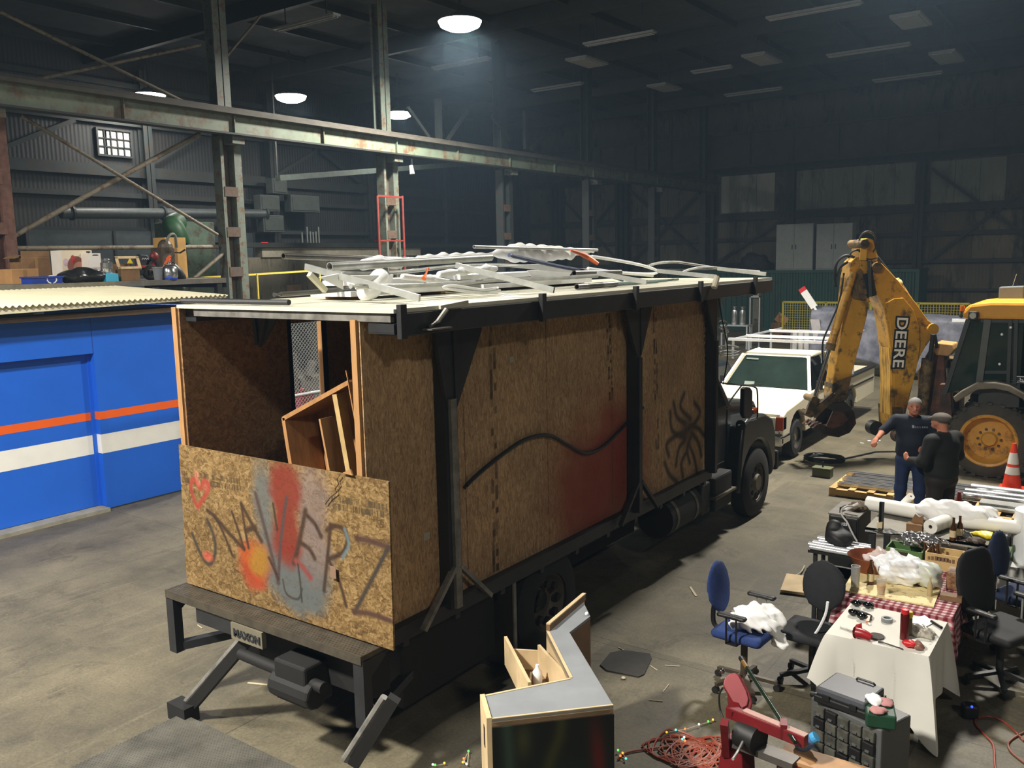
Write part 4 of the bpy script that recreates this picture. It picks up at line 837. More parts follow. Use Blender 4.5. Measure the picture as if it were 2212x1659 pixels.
p = aX(1545, 612, -4.0); part(tr, 'marker_lamp', MB().cyl(p+V(0, -.03, -.05), p+V(0, .05, .07), .035, n=10), mat('lamp_lens', (210, 200, 180), rough=.2, var=.05))
# bent trim tube on the side
tb = [S(x, y) for x, y in ((997, 1052), (1030, 1020), (1080, 980), (1130, 948), (1180, 940), (1220, 960), (1258, 978), (1300, 962), (1350, 912), (1384, 880))]
part(tr, 'wavy_trim', MB().tube([(XR_+.03, a, b) for a, b in tb], .018, 8, smooth=5), fsteel, smooth=True)
# hanging bracket inside
for a, b in (((548, 680), (556, 745)), ((575, 690), (562, 748))): part(tr, 'inner_bracket', MB().bar(aY(*a, 4.75), aY(*b, 4.75), .04, .02), fsteel)
part(tr, 'inner_bracket', MB().prism([aY(548, 680, 4.76), aY(600, 680, 4.76), aY(566, 745, 4.76)], (0, .03, 0)), fsteel)

# ---- tail board with graffiti (leans against the box opening) ----
C0, C1, C2, C3 = aY(380, 961.5, 4.2), aY(833.5, 1043, 4.2), aY(838, 1387, 4.18), aY(402, 1252, 4.18)
BO = V(-6.62, 4.205, ZB+.012); BU = V(2.415, 0, 0); BV = V(0, .02, 1.17)
BO[0] = min(C0[0], C3[0]); BU[0] = max(C1[0], C2[0])-BO[0]; BV[2] = C0[2]-BO[2]
def T(u, v): p = aY(340+u/3.607, 940+v/3.607, 4.2); return (p[0], p[2])
def board_paint(P):
    P2 = P[:, [0, 2]]; c = np.zeros((len(P), 4)); nz = .25*wob(P, 11)+.15*wob(P, 29)
    B = lambda u, v, ru, rv, rgb, op, soft=.4: blob(c, P2, T(u, v), (ru/3.607*.00535, rv/3.607*.0035), rgb, op, soft, nz)
    stamp(c, P2, T(175, 370), np.array(T(690, 450))-np.array(T(175, 370)), 60, 2, (52, 40, 24), .9, 2, .115)
    stamp(c, P2, T(1245, 565), np.array(T(1790, 660))-np.array(T(1245, 565)), 60, 2, (52, 46, 34), .95, 4, .115)
    gr, gp = (78, 90, 94), (110, 98, 98)
    B(800, 480, 95, 280, gr, .85); B(860, 850, 80, 300, gr, .75); B(1085, 1170, 200, 200, gr, .92, .3); B(1060, 1040, 210, 200, gr, .8); B(1190, 560, 110, 300, gp, .75); B(1190, 880, 110, 230, gp, .7); B(900, 1110, 70, 120, gr, .7)
    rd = (112, 18, 20)
    B(970, 420, 112, 240, rd, .92, .3); B(990, 760, 105, 230, rd, .95, .3); B(1000, 920, 90, 110, rd, .7); B(910, 330, 50, 90, rd, .4)
    B(745, 1010, 120, 185, (150, 42, 14), .92, .35); B(700, 930, 70, 90, (170, 76, 28), .6); B(785, 985, 75, 125, (146, 112, 34), .8, .4); B(760, 1150, 80, 60, (156, 50, 30), .6)
    dk, bl = (34, 16, 20), (24, 32, 40)
    st = lambda pts, w_=.012, rgb=dk, op=.8: stroke(c, P2, [T(*p) for p in spline2(pts)], w_*1.25, rgb, min(1, op*1.2), .55)
    st([(262, 775), (330, 930), (395, 1010), (440, 930), (432, 800), (375, 660)], .016, bl, .75); B(385, 945, 42, 42, (190, 70, 60), .7)
    st([(575, 940), (500, 760), (430, 630)]); st([(375, 590), (430, 635), (540, 760), (665, 890)], .016); st([(665, 890), (610, 720), (565, 600)])
    st([(700, 880), (668, 720), (638, 540)]); st([(638, 540), (720, 690), (800, 830)], .016); st([(680, 745), (750, 725)], .02)
    st([(748, 460), (860, 860), (935, 1150)], .016, (56, 44, 54)); st([(935, 1150), (950, 820), (990, 495)], .014, (56, 44, 54)); st([(885, 540), (920, 740)], .01); st([(860, 960), (935, 1120)], .012)
    st([(1138, 590), (1100, 800), (1055, 1000)], .018); st([(1150, 630), (1215, 700), (1262, 795)], .016); st([(1100, 840), (1170, 890), (1215, 965)], .016); st([(1070, 985), (1130, 1040), (1185, 1115)], .02, (120, 50, 56)); st([(1085, 1010), (1105, 1150), (1120, 1300)], .008, bl)
    st([(1335, 700), (1315, 950), (1290, 1215)], .014); st([(1305, 745), (1360, 715), (1430, 735), (1468, 820), (1430, 920), (1320, 970)], .016); st([(1445, 740), (1478, 860), (1430, 960)], .012, (90, 120, 130), .6); st([(1325, 985), (1400, 1120), (1465, 1335)], .013)
    st([(1540, 810), (1640, 830), (1790, 880)], .02, (58, 36, 38)); st([(1785, 885), (1660, 1130), (1530, 1385)], .015, bl); st([(1525, 1380), (1650, 1395), (1810, 1450)], .018, (58, 34, 38))
    st([(300, 565), (262, 480), (246, 400), (262, 345), (300, 390), (318, 420), (350, 360), (382, 390), (372, 450), (300, 565)], .017, (150, 48, 44), .8); B(360, 410, 30, 50, (164, 72, 66), .6)
    st([(300, 380), (285, 300)], .02, (200, 110, 96), .4)
    st([(970, 1130), (1000, 1240), (1090, 1280), (1120, 1200)], .008, bl, .7)
    return c
mb, pc = paintgrid(BO, BU, BV, (0, -1, 0), .0055, board_paint)
tbd = thing('tail_board', 'chipboard sheet with spray-painted letters standing on the truck bumper', 'board', (BO[0]+1.2, 4.2, ZB))
part(tbd, 'sheet', mb, osb_new, paint=pc)
crk = [T(1420, 310), T(1395, 345), T(1410, 380), T(1380, 420), T(1395, 445), T(1340, 490), T(1305, 540)]
part(tbd, 'crack', MB().tube([(a, 4.204, b) for a, b in crk], .004, 5), mat('crack_dark', (60, 44, 28), var=0)); part(tbd, 'torn_chip', MB().prism([(T(1440, 295)[0], 4.2, T(1440, 295)[1]), (T(1500, 265)[0], 4.2, T(1500, 265)[1]), (T(1520, 315)[0], 4.2, T(1520, 315)[1])], (0, .012, 0)), pine)
pl = T(1378, 1065); part(tbd, 'label', MB().bx(pl[0]-.03, pl[0]+.03, 4.187, 4.19, pl[1]-.045, pl[1]+.045), mat('label_pink', (130, 104, 84), var=.05))

# ---- rear bumper step, tail lift ----
chk = mat('tread_plate', (84, 78, 68), rough=.45, metal=.45, var=.25, scale=10, bump=.3)
part(tr, 'bumper_step', MB().bx(-6.6, -4.26, 4.04, 4.32, ZB-.05, ZB-.005), chk, bevel=.005)
part(tr, 'bumper_lip', MB().bx(-6.6, -4.26, 4.03, 4.045, ZB-.07, ZB-.005), chk)
tread = MB()
for i in range(150):
    for j in range(10):
        x, y = -6.58+i*.0155, 4.055+j*.026
        if (i+j) % 2: tread.bar((x-.004, y-.005, ZB-.004), (x+.004, y+.005, ZB-.004), .003, .003)
o = part(tr, 'tread_bumps', tread, chk); o['kind'] = 'stuff'
for x in (-6.56, -4.3):
    part(tr, 'bumper_upright', MB().bx(x-.05, x+.05, 4.04, 4.12, .48, ZB-.05), fsteel)
    part(tr, 'bumper_side_bar', MB().bar((x, 4.1, .52), (x+(.55 if x < -5 else -.3), 5.1, .56), .08, .07), fsteel)
    part(tr, 'bumper_bracket', MB().prism([(x-.045, 4.1, ZB-.05), (x-.045, 4.32, ZB-.05), (x-.045, 4.1, ZB-.2)], (.09, 0, 0)), fsteel)
part(tr, 'lift_housing', MB().bx(-6.2, -5.72, 4.05, 4.2, .83, .965), fsteel)
part(tr, 'name_plate', MB().bx(-5.70, -5.32, 4.02, 4.06, .825, .96), mat('plate_pale', (112, 106, 90), rough=.5, var=.12))
part(tr, 'name_lettering', text_mb('MAXON', .085, (-5.665, 4.014, .86), (1, 0, 0), (0, 0, 1), bold=.003, sx=1.02), mat('plate_ink', (36, 40, 44), var=0))
part(tr, 'cross_tube', MB().cyl(aY(520, 1412, 4.05), aY(700, 1487, 4.05), .045, n=12), chas, smooth=True)
part(tr, 'lift_frame', MB().bx(-5.6, -4.35, 4.2, 4.4, .62, .9), chas)
part(tr, 'pump_box', MB().bx(-5.15, -4.8, 3.98, 4.25, .5, .82).cyl((-5.2, 4.05, .6), (-4.75, 4.05, .6), .11), chas, bevel=.02)
for i, x in enumerate((-5.62, -4.32)):
    a = V(x+.02, 4.25, .92); b = V(x-.02, 3.72, .1)
    if i == 0: a, b = aY(548, 1368, 4.12), aY(412, 1540, 3.95); b[2] = .11
    else: a, b = aY(852, 1508, 4.0), aY(765, 1650, 3.86)
    part(tr, 'lift_arm', MB().bar(a, b, .075, .085), chas); part(tr, 'lift_arm_rod', MB().cyl(a+V(-.09, 0, -.02), b+V(-.09, 0, 0), .03, n=8), fsteel_l)
    part(tr, 'lift_hinge', MB().bx(b[0]-.16, b[0]+.08, 3.84, 3.98, .02, .16), chas)
part(tr, 'lift_platform', MB().bx(-6.27, -4.1, 2.3, 3.9, .03, .075), mat('worn_tread', (98, 96, 88), rough=.5, metal=.35, var=.35, scale=2.5, bump=.1), bevel=.004)
tread = MB()
for i in range(140):
    for j in range(100):
        x, y = -6.26+i*.0154, 2.32+j*.0158
        if (i+j) % 2: tread.bar((x-.004, y-.004, .076), (x+.004, y+.004, .076), .003, .003)
o = part(tr, 'tread_bumps', tread, MATS['worn_tread']); o['kind'] = 'stuff'
part(tr, 'chassis_rail', MB().bx(-5.0, -4.9, 4.3, 13.0, .68, .95), chas); part(tr, 'chassis_rail', MB().bx(-6.0, -5.9, 4.3, 13.0, .68, .95), chas)
for y in (4.6, 6.65, 8.2, 9.8): part(tr, 'cross_member', MB().bx(-5.9, -5.0, y-.05, y+.05, .72, .9), chas)
part(tr, 'rear_axle', MB().cyl((-6.3, 6.65, .5), (-4.5, 6.65, .5), .09).ball((-5.4, 6.65, .5), .2), chas, smooth=True)
for q in ((-4.9, -4.46, 4.65, 5.85, .3, .93), (-6.4, -5.95, 7.4, 10.1, .2, .95), (-5.85, -5.05, 7.3, 9.6, .3, .7), (-5.8, -5.1, 10.4, 12.6, .35, .8), (-6.45, -6.0, 4.7, 5.9, .25, .95)): part(tr, 'added_shade_box', MB().bx(*q), chas, bevel=.02)  # boxes added to block light and keep the space under the truck dark
part(tr, 'mud_flap', MB().bx(-4.8, -4.36, 6.0, 6.02, .12, .95), mat('flap_rubber', (40, 34, 28), rough=.8))
part(tr, 'mud_flap_trim', MB().bx(-4.37, -4.355, 5.99, 6.03, .12, .95), fsteel_l)
rimg = mat('dirty_rim', (92, 86, 74), rough=.6, metal=.2, var=.25)
def truckwheel(y, x, r=.5, w_=.26, dual=False, out=1):
    wo = part(tr, 'wheel', MB().lathe([(r*.57, -w_/2), (r*.9, -w_/2), (r, -w_*.36), (r, w_*.36), (r*.9, w_/2), (r*.57, w_/2), (r*.57, -w_/2)], (x, y, r), (1, 0, 0), n=30, cap=False), rub, smooth=True)
    s = out; pr = [(r*.58, s*w_*.4), (r*.54, s*w_*.42), (r*.5, s*w_*.2), (r*.42, s*w_*(.34 if not dual else -.05)), (r*.26, s*w_*(.42 if not dual else -.1)), (r*.22, s*w_*(.55 if not dual else 0)), (.005, s*w_*(.55 if not dual else 0))]
    h = part(wo, 'rim', MB().lathe(pr if s > 0 else pr, (x, y, r), (1, 0, 0), n=26, cap=False), rimg, smooth=True)
    for k in range(8):
        a = k*math.pi/4; part(wo, 'hand_hole', MB().cyl((x+s*w_*.28, y+r*.36*math.cos(a), r+r*.36*math.sin(a)), (x+s*w_*.42, y+r*.36*math.cos(a), r+r*.36*math.sin(a)), r*.075, n=8), chas)
    return wo
truckwheel(6.65, -4.53, dual=True); truckwheel(6.65, -4.82); truckwheel(6.65, -6.27, dual=True, out=-1); truckwheel(12.0, -4.46); truckwheel(12.0, -6.34, out=-1)
# tanks and steps
part(tr, 'fuel_tank', MB().cyl((-4.55, 9.15, .66), (-4.55, 10.0, .66), .24, n=20), chas, smooth=True)
for y in (9.3, 9.85): part(tr, 'tank_strap', MB().cyl((-4.55, y-.03, .66), (-4.55, y+.03, .66), .247, n=20), rimg)
part(tr, 'step_box', MB().bx(-4.85, -4.36, 10.5, 11.1, .42, .88), chas, bevel=.03); part(tr, 'step_plate', MB().bx(-4.7, -4.32, 10.45, 11.15, .6, .63), rimg); part(tr, 'battery_box', MB().bx(-4.9, -4.4, 10.15, 10.45, .45, .85), chas, bevel=.02)
# ---- cab ----
part(tr, 'cab_shell', MB().prism([(-6.35, 10.36, .8), (-6.35, 11.42, .8), (-6.35, 11.5, 1.72), (-6.35, 11.42, 1.76), (-6.35, 10.74, 2.42), (-6.35, 10.5, 2.5), (-6.35, 10.36, 2.5)], (1.82, 0, 0)), cabm, bevel=.05)
part(tr, 'hood', MB().prism([(-6.15, 11.4, .85), (-6.15, 12.78, .85), (-6.15, 12.82, 1.5), (-6.15, 12.7, 1.58), (-6.15, 11.44, 1.74)], (1.5, 0, 0)), cabm, bevel=.08)
gl = mat('dark_glass', (10, 14, 15), rough=.08, var=0, spec=.6)
part(tr, 'windshield', MB().prism([(-6.25, 10.8, 2.37), (-6.25, 11.41, 1.79), (-4.63, 11.41, 1.79), (-4.63, 10.8, 2.37)], (0, .014, .014)), gl)
part(tr, 'side_window', MB().prism([(-4.525, 10.42, 1.72), (-4.525, 11.25, 1.72), (-4.525, 10.74, 2.3), (-4.525, 10.42, 2.36)], (.006, 0, 0)), gl)
part(tr, 'door_line', MB().tube([(-4.527, 10.4, .95), (-4.527, 11.3, .95), (-4.527, 11.3, 1.66)], .006, 5), chas)
for xs, sg in ((-4.34, 1), (-6.46, -1)):
    pr = []
    for k in range(0, 19):
        a = math.pi*(1.02-1.04*k/18); pr.append((12.0+.62*math.cos(a), .5+.62*math.sin(a)))
    outer = [(11.3, .5), (11.36, 1.0), (11.46, 1.4), (11.7, 1.5), (12.3, 1.46), (12.62, 1.34), (12.76, 1.1), (12.78, .62)]
    poly = [(xs, a, b) for a, b in pr]+[(xs, a, max(b, .5)) for a, b in outer[::-1]]
    part(tr, 'fender', MB().prism(poly, (-.42*sg, 0, 0)), cabm, bevel=.07, smooth=True)
part(tr, 'bumper', MB().bx(-6.5, -4.35, 12.84, 12.95, .5, .8), chas, bevel=.03); part(tr, 'grille', MB().bx(-6.0, -4.8, 12.8, 12.84, .9, 1.45), chas)
part(tr, 'fender_lamp', MB().box((-4.5, 12.2, 1.5), (.1, .22, .08)), mat('amber_lens', (120, 50, 20), rough=.2, var=.05), bevel=.02)
# mirror on its bracket
MX = -4.2
Q = lambda x, y: aX(x, y, MX)
part(tr, 'mirror_head', MB().prism([Q(1608, 840), Q(1613, 836), Q(1621, 837), Q(1626, 844), Q(1626, 898), Q(1620, 905), Q(1611, 904), Q(1607, 896)], (-.07, .02, 0)), blk, bevel=.015)
for pts in (((1548, 826), (1600, 832), (1630, 836), (1636, 850), (1636, 900), (1628, 908)), ((1604, 830), (1580, 862), (1570, 880)), ((1628, 908), (1606, 914), (1594, 920))):
    part(tr, 'mirror_arm', MB().tube([Q(*p) for p in pts], .011, 6, smooth=4), chas)
part(tr, 'spot_mirror', MB().lathe([(.0, 0), (.06, .01), (.07, .05), (.02, .08)], Q(1603, 917), (0, -1, 0), n=14), chas, smooth=True)
part(tr, 'antenna', MB().tube([Q(1562, 830), Q(1572, 760), Q(1560, 690), Q(1552, 640)], .008, 5, smooth=4), chas)
for k, (cx_, cy_, rx, ry) in enumerate(((1560, 700, 10, 8), (1566, 715, 8, 4), (1572, 755, 26, 9), (1574, 763, 22, 6))):
    part(tr, 'hose_loop', MB().tube([aX(cx_+rx*math.cos(a), cy_+ry*math.sin(a), -4.5) for a in np.linspace(0, 6.28, 14)[:-1]], .012, 6, closed=True), mat('clear_hose', (150, 156, 156), rough=.3, var=.05))
part(tr, 'hanging_pipe', MB().cyl(aX(1553, 628, -4.6), aX(1551, 700, -4.6), .03, n=8), mat('wrapped_pipe', (140, 148, 148), rough=.25, var=.2))

# ---- wooden drawer frame lying inside ----
cr = thing('shelf_frame', 'open pine shelf frame leaning inside the truck box', 'shelf', (-5.2, 4.8, ZB))
E_ = lambda x, y, Y=4.62: aY(x, y, Y)
def plank(p, q, w_, d, m, name='board', Y=4.62):
    a, b = E_(*p, Y), E_(*q, Y); part(cr, name, MB().bar(a+V(0, d/2, 0), b+V(0, d/2, 0), d, w_, (0, 0, 1)) if abs(a[2]-b[2]) < abs(a[0]-b[0]) else MB().bar(a+V(0, d/2, 0), b+V(0, d/2, 0), w_, d, (0, 1, 0)), m)
plank((611, 903), (660, 1210), .04, .34, pine_d); plank((610, 905), (752, 826), .035, .34, pine_d); plank((752, 826), (800, 1090), .015, .34, pine_d)
plank((690, 905), (735, 1150), .02, .3, pine, 'divider'); plank((722, 852), (775, 1150), .05, .09, mat('pine_pale', (176, 150, 100), rough=.7, var=.2, scale=5), 'divider')
part(cr, 'back_panel', MB().prism([E_(616, 912, 4.97), E_(752, 832, 4.97), E_(800, 1090, 4.97), E_(660, 1210, 4.97)], (0, .012, 0)), pine_d)
part(cr, 'foot_block', MB().bx(-5.6, -4.8, 4.6, 4.95, ZB, ZB+.2), pine_d)
a, b = E_(748, 800, 4.58), E_(795, 1025, 4.58); single('split_lath', MB().bar(a, (b[0]+.2, b[1], ZB), .012, .006), pine, 'thin pale lath standing beside the leaning shelf frame', 'lath')
# =====================================================================
# LOAD ON THE TRUCK ROOF
# =====================================================================
ZR = 3.44
galv = mat('galvanised_bar', (168, 170, 166), rough=.4, metal=.45, var=.2, scale=6); dsteel = mat('dark_pipe', (96, 94, 90), rough=.35, metal=.6, var=.2)
wplas = mat('white_plastic', (236, 238, 240), rough=.4, var=.06); wcloth = mat('white_cloth', (238, 238, 236), rough=.85, var=.05)
def rb(p, q, Yp, Yq, w_, h, lab, name='rack_bar', m=galv, grp='flat bars laid across the truck roof'):
    a, b = aY(*p, Yp), aY(*q, Yq); a[2] = max(a[2], ZR+.03); b[2] = max(b[2], ZR+.05)
    return single(name, MB().bar(a, b, w_, h), m, lab, 'bar', grp)
rb((660, 576), (907, 662), 4.75, 4.75, .02, .05, 'nearest flat bar sloping across the truck roof')
rb((985, 573), (1197, 642), 6.2, 6.2, .02, .05, 'second flat bar sloping across the truck roof')
rb((1290, 590), (1397, 620), 8.25, 8.25, .02, .05, 'third flat bar sloping across the truck roof')
rb((1420, 585), (1548, 606), 10.2, 10.2, .02, .05, 'fourth flat bar across the truck roof over the cab')
rb((1550, 580), (1655, 597), 11.45, 11.45, .02, .05, 'farthest flat bar at the front end of the truck roof')
def rail(pts, Xs, r, lab, name='rail', m=galv, cat='rail', flat=None, grp=None, sm=5):
    P = [aX(x, y, X) for (x, y), X in zip(pts, Xs)]
    for p in P: p[2] = max(p[2], ZR+r+.002)
    return single(name, MB().tube(P, r, 8, smooth=sm), m, lab, cat, grp, smooth=True)
rail(((665, 580), (760, 591), (860, 588), (985, 575), (1090, 573), (1210, 580), (1300, 586), (1410, 596)), [-5.42]*8, .018, 'upper lengthwise rail lying along the load')
rail(((757, 618), (870, 618), (985, 612), (1075, 604), (1180, 602), (1290, 596)), [-4.75]*6, .02, 'lower lengthwise rail along the right side of the load')
rail(((592, 637), (690, 630), (770, 622)), [-5.5]*3, .02, 'short dark rail at the rear left of the roof', m=dsteel)
o = thing('steel_pipe', 'dark steel pipe sticking out past the rear of the roof load', 'pipe', aX(700, 557, -5.6)); part(o, 'pipe', MB().pipe(aX(612, 553, -5.6), aX(892, 562, -5.6), .026, .02), dsteel, smooth=True)
o = thing('steel_pipe', 'wide pale pipe with a dark open mouth on the roof load', 'pipe', aX(800, 575, -5.3)); part(o, 'pipe', MB().pipe(aX(712, 576, -5.3), aX(1060, 556, -5.3), .036, .03), galv, smooth=True)
o = thing('steel_pipe', 'thin pipe poking out above the white sheeting', 'pipe', aX(1050, 540, -5.5)); part(o, 'pipe', MB().pipe(aX(1024, 533, -5.5), aX(1290, 540, -5.5), .018, .012), galv, smooth=True)
o = thing('steel_pipe', 'short dark open-ended tube on the right of the load', 'pipe', aX(1290, 600, -4.9)); part(o, 'pipe', MB().pipe(aX(1340, 588, -4.9), aX(1240, 590, -4.9), .03, .024), dsteel, smooth=True)
for k, (a, b) in enumerate((((1246, 609), (1300, 604)), ((1268, 612), (1330, 607)))):
    o = thing('steel_pipe', ('nearer' if k else 'farther')+' of two stubby tubes lying on the cream roof', 'pipe', aX(*a, -4.5), 'stubby tubes'); P, Q_ = aX(*a, -4.5), aX(*b, -4.5); P[2] = Q_[2] = ZR+.035; part(o, 'pipe', MB().pipe(P, Q_, .03, .023), dsteel, smooth=True)
def sheetcloth(pts, X, w_, lab, name, cat, m=wcloth, h=.02, amp=.02, k=.05, rr=None):
    """soft bundle following px points at depth X"""
    P = [aX(x, y, X) for x, y in pts]; rr = rr or [w_]*len(P)
    for p, r in zip(P, rr): p[2] = max(p[2], ZR+r*.7)
    def f(Xp):
        d = None
        for a, b, ra, r2 in zip(P[:-1], P[1:], rr[:-1], rr[1:]):
            q = caps(Xp, a, b, ra, r2); d = q if d is None else smin(d, q, k)
        return np.maximum(d+amp*wob(Xp, 24), ZR+.004-Xp[..., 2])
    A = np.array(P); return single(name, sdf_mb(f, A.min(0)-.16, A.max(0)+.16, h), m, lab, cat, smooth='all')
sheetcloth(((785, 572), (820, 566), (862, 568)), -5.35, .05, 'white plastic wrapped around the wide pipe', 'plastic_wrap', 'plastic', wplas, .016, .01)
sheetcloth(((820, 600), (800, 622), (790, 630)), -5.2, .08, 'white plastic sheet hanging down to the roof at the rear', 'plastic_sheet', 'plastic', wplas, .018, .012)
sheetcloth(((905, 560), (960, 556), (1020, 554), (1060, 552)), -5.5, .035, 'long white cloth roll on top of the load', 'cloth_roll', 'cloth', wcloth, .016, .012)
sheetcloth(((1062, 548), (1110, 546), (1170, 548), (1230, 547), (1282, 541)), -5.6, .07, 'large white cloth heap topmost on the roof load', 'cloth_heap', 'cloth', wcloth, .02, .02, rr=[.03, .09, .09, .06, .025])
sheetcloth(((950, 592), (1000, 586), (1050, 580), (1070, 580)), -5.0, .03, 'crooked white foam tube lying over the rails', 'foam_tube', 'foam', wplas, .014, .008)
sheetcloth(((870, 598), (930, 603), (985, 611)), -5.0, .028, 'white foam strip in the middle of the load', 'foam_tube', 'foam', wplas, .014, .006)
for k, (pts, lab) in enumerate(((((690, 600), (742, 626), (740, 590)), 'white board leaning at the rear of the load'), (((860, 632), (960, 628), (950, 616), (870, 618)), 'white board lying flat on the roof'), (((760, 596), (850, 594), (845, 622), (770, 626)), 'tall white panel standing behind the nearest bar'), (((1080, 575), (1210, 588), (1290, 592), (1180, 570)), 'wide white panel under the blue pole'), (((1150, 600), (1230, 596), (1240, 580), (1140, 585)), 'small white panel near the dark stubby tubes'))):
    P = [aX(x, y, -5.05-.05*k) for x, y in pts]
    for p in P: p[2] = max(p[2], ZR+.01)
    single('white_sheet_board', MB().prism(P, (-.012, 0, .004)), wplas, lab, 'panel', 'white panels on the roof load')
a, b = aX(668, 592, -5.35), aX(703, 628, -5.35); b[2] = max(b[2], ZR+.02)
o = thing('cream_tube', 'cream angled tube at the rear left of the load', 'tube', b); part(o, 'tube', MB().bar(a, b, .04, .04), mat('cream_tube', (214, 210, 188), var=.05))
rail(((1100, 551), (1160, 565), (1220, 578), (1300, 592), (1345, 605)), [-5.0]*5, .02, 'dark blue pole slanting across the white panels', 'blue_pole', mat('strap_blue', (44, 62, 104), rough=.5, var=.1), 'pole')
P = [aX(1232, 540, -5.0), aX(1262, 551, -5.0), aX(1292, 570, -4.9)]
single('orange_strap', MB().tube(P, [.012, .03, .02], 6, smooth=4), mat('strap_orange', (226, 104, 40), rough=.5, var=.06), 'bright orange ratchet strap on top of the load', 'strap')
P = [aX(925, 579, -4.9), aX(921, 590, -4.88), aX(916, 602, -4.86)]
single('orange_strap', MB().tube(P, [.012, .008, .022], 6), MATS['strap_orange'], 'short orange strap end hanging in the middle of the load', 'strap')
rail(((1270, 553), (1330, 562), (1390, 574), (1420, 586), (1400, 592), (1330, 588), (1270, 580)), [-5.3]*7, .02, 'pale bent hoop tube at the front of the load', 'hoop', wplas, 'hoop')
rail(((1400, 574), (1425, 568), (1460, 566), (1490, 570), (1560, 580), (1640, 594)), [-5.4]*6, .018, 'grey arched tube over the front of the roof', 'hoop', galv, 'hoop')
rail(((1470, 590), (1490, 582), (1520, 577), (1555, 579), (1600, 588), (1640, 596)), [-4.9]*6, .015, 'second lower arched tube at the front of the roof', 'hoop', galv, 'hoop')
rail(((1075, 622), (1040, 626), (985, 618), (960, 622), (1040, 632), (1080, 628)), [-4.6]*6, .014, 'white bent wire loop lying on the cream roof', 'hoop', wplas, 'hoop')
for k, (y0, y1, x0, x1, z) in enumerate(((6.9, 9.0, -5.95, -5.3, 0), (6.6, 8.6, -5.9, -5.35, .1), (5.2, 6.6, -5.9, -5.4, 0), (5.3, 6.5, -5.85, -5.4, .09))):
    o = thing('foam_board', ['lowest white board stack under the cloth heap', 'upper white board stack under the cloth heap', 'lower white board stack under the pipes', 'upper white board stack under the pipes'][k], 'board', ((x0+x1)/2, (y0+y1)/2, ZR+z), 'white boards under the load')
    part(o, 'board', MB().bx(x0, x1, y0, y1, ZR+z+.03, ZR+z+.075), wplas)
    for y in (y0+.2, y1-.2): part(o, 'batten', MB().bx(x0, x1, y-.03, y+.03, ZR+z+.001, ZR+z+.03), pine_d)
for k, (x0, y0, x1, y1) in enumerate(((1255, 600, 1420, 590), (1290, 604, 1440, 596), (1330, 598, 1465, 597))):
    a, b = aX(x0, y0, -4.6-.1*k), aX(x1, y1, -4.6-.1*k); a[2] = b[2] = ZR+.02; single('green_rod', MB().cyl(a, b, .014, n=8), mat('green_rod', (62, 92, 78), rough=.4, var=.3, scale=14), ['nearest', 'middle', 'farthest'][k]+' thin greenish rod lying flat near the front of the roof', 'rod', 'greenish rods')

# =====================================================================
# FAR RIGHT BACKGROUND
# =====================================================================
def corr_box(root, x0, x1, y0, y1, z0, z1, m, per=.28, d=.04):
    n = int((x1-x0)/per*4); pts = []
    for i in range(n+1):
        x = x0+(x1-x0)*i/n; pts.append((x, y0+(d if (i % 4) in (1, 2) else 0)))
    mb = MB(); L = len(pts)
    mb.add([(a, b, z0) for a, b in pts]+[(a, b, z1) for a, b in pts], [(i, i+1, L+i+1, L+i) for i in range(L-1)])
    return part(root, 'corrugated_side', mb, m)
gc = mat('container_green', (20, 72, 62), rough=.5, var=.2, scale=1, stretch=(1, 1, .3), dirt=(36, 50, 44), dirt_amt=.3)
o = thing('shipping_container', 'dark green corrugated container along the far wall', 'container', (-13.5, 43.6, 0))
corr_box(o, -20.4, -8.2, 42.4, 44, .15, 2.85, gc); part(o, 'body', MB().bx(-20.4, -8.2, 42.46, 44.6, .15, 2.85), gc)
for z0, z1 in ((.0, .17), (2.83, 2.97)): part(o, 'rail', MB().bx(-20.45, -8.15, 42.36, 44.6, z0, z1), gc)
for x in (-20.42, -8.2): part(o, 'corner_post', MB().bx(x-.08, x+.08, 42.34, 42.5, 0, 2.95), gc)
cabg = mat('cabinet_grey', (150, 158, 156), rough=.45, var=.08)
for k, (xa, xb) in enumerate(((1674, 1758), (1760, 1843))):
    a, b = aY(xa, 576, 42.6), aY(xb, 474, 42.6)
    o = thing('steel_cabinet', ('right' if k else 'left')+' of the two grey double-door cabinets on the green container', 'cabinet', ((a[0]+b[0])/2, 43, 2.97), 'grey cabinets on the container'); zt = 2.97+(b[2]-a[2]); xm = a[0]+(b[0]-a[0])*.49
    part(o, 'body', MB().bx(a[0]+.02, b[0]-.02, 42.66, 43.3, 2.97, zt), cabg)
    for s, (u, v) in enumerate(((a[0]+.03, xm), (xm+.015, b[0]-.03))):
        d = part(o, 'door', MB().bx(u, v, 42.63, 42.66, 3.02, zt-.04), cabg, bevel=.01); hx = v-.08 if s == 0 else u+.08; part(d, 'handle', MB().bx(hx-.015, hx+.015, 42.6, 42.63, (3+zt)/2-.12, (3+zt)/2+.1), steel_dk)
a = aY(1625, 560, 43.0)
def heapf(X): return np.minimum(ell(X, (a[0], 43.3, 3.2), (.85, .4, .65))+.12*wob(X, 7), ell(X, (a[0]+.5, 43.3, 3.1), (.6, .35, .4))+.1*wob(X, 8))
single('dark_heap', sdf_mb(heapf, (a[0]-1.2, 42.8, 2.97), (a[0]+1.3, 43.9, 4.1), .07), mat('heap_black', (30, 32, 36), rough=.7, var=.3), 'black heap of sheeting on the container beside the cabinets', 'heap', smooth='all')
a, b = aY(1418, 560, 43), aY(1590, 562, 43); single('long_pipe', MB().cyl((a[0], 43, 3.03), (b[0], 43, 3.03), .06, n=10), galv, 'long grey pipe lying on top of the green container', 'pipe', smooth=True)
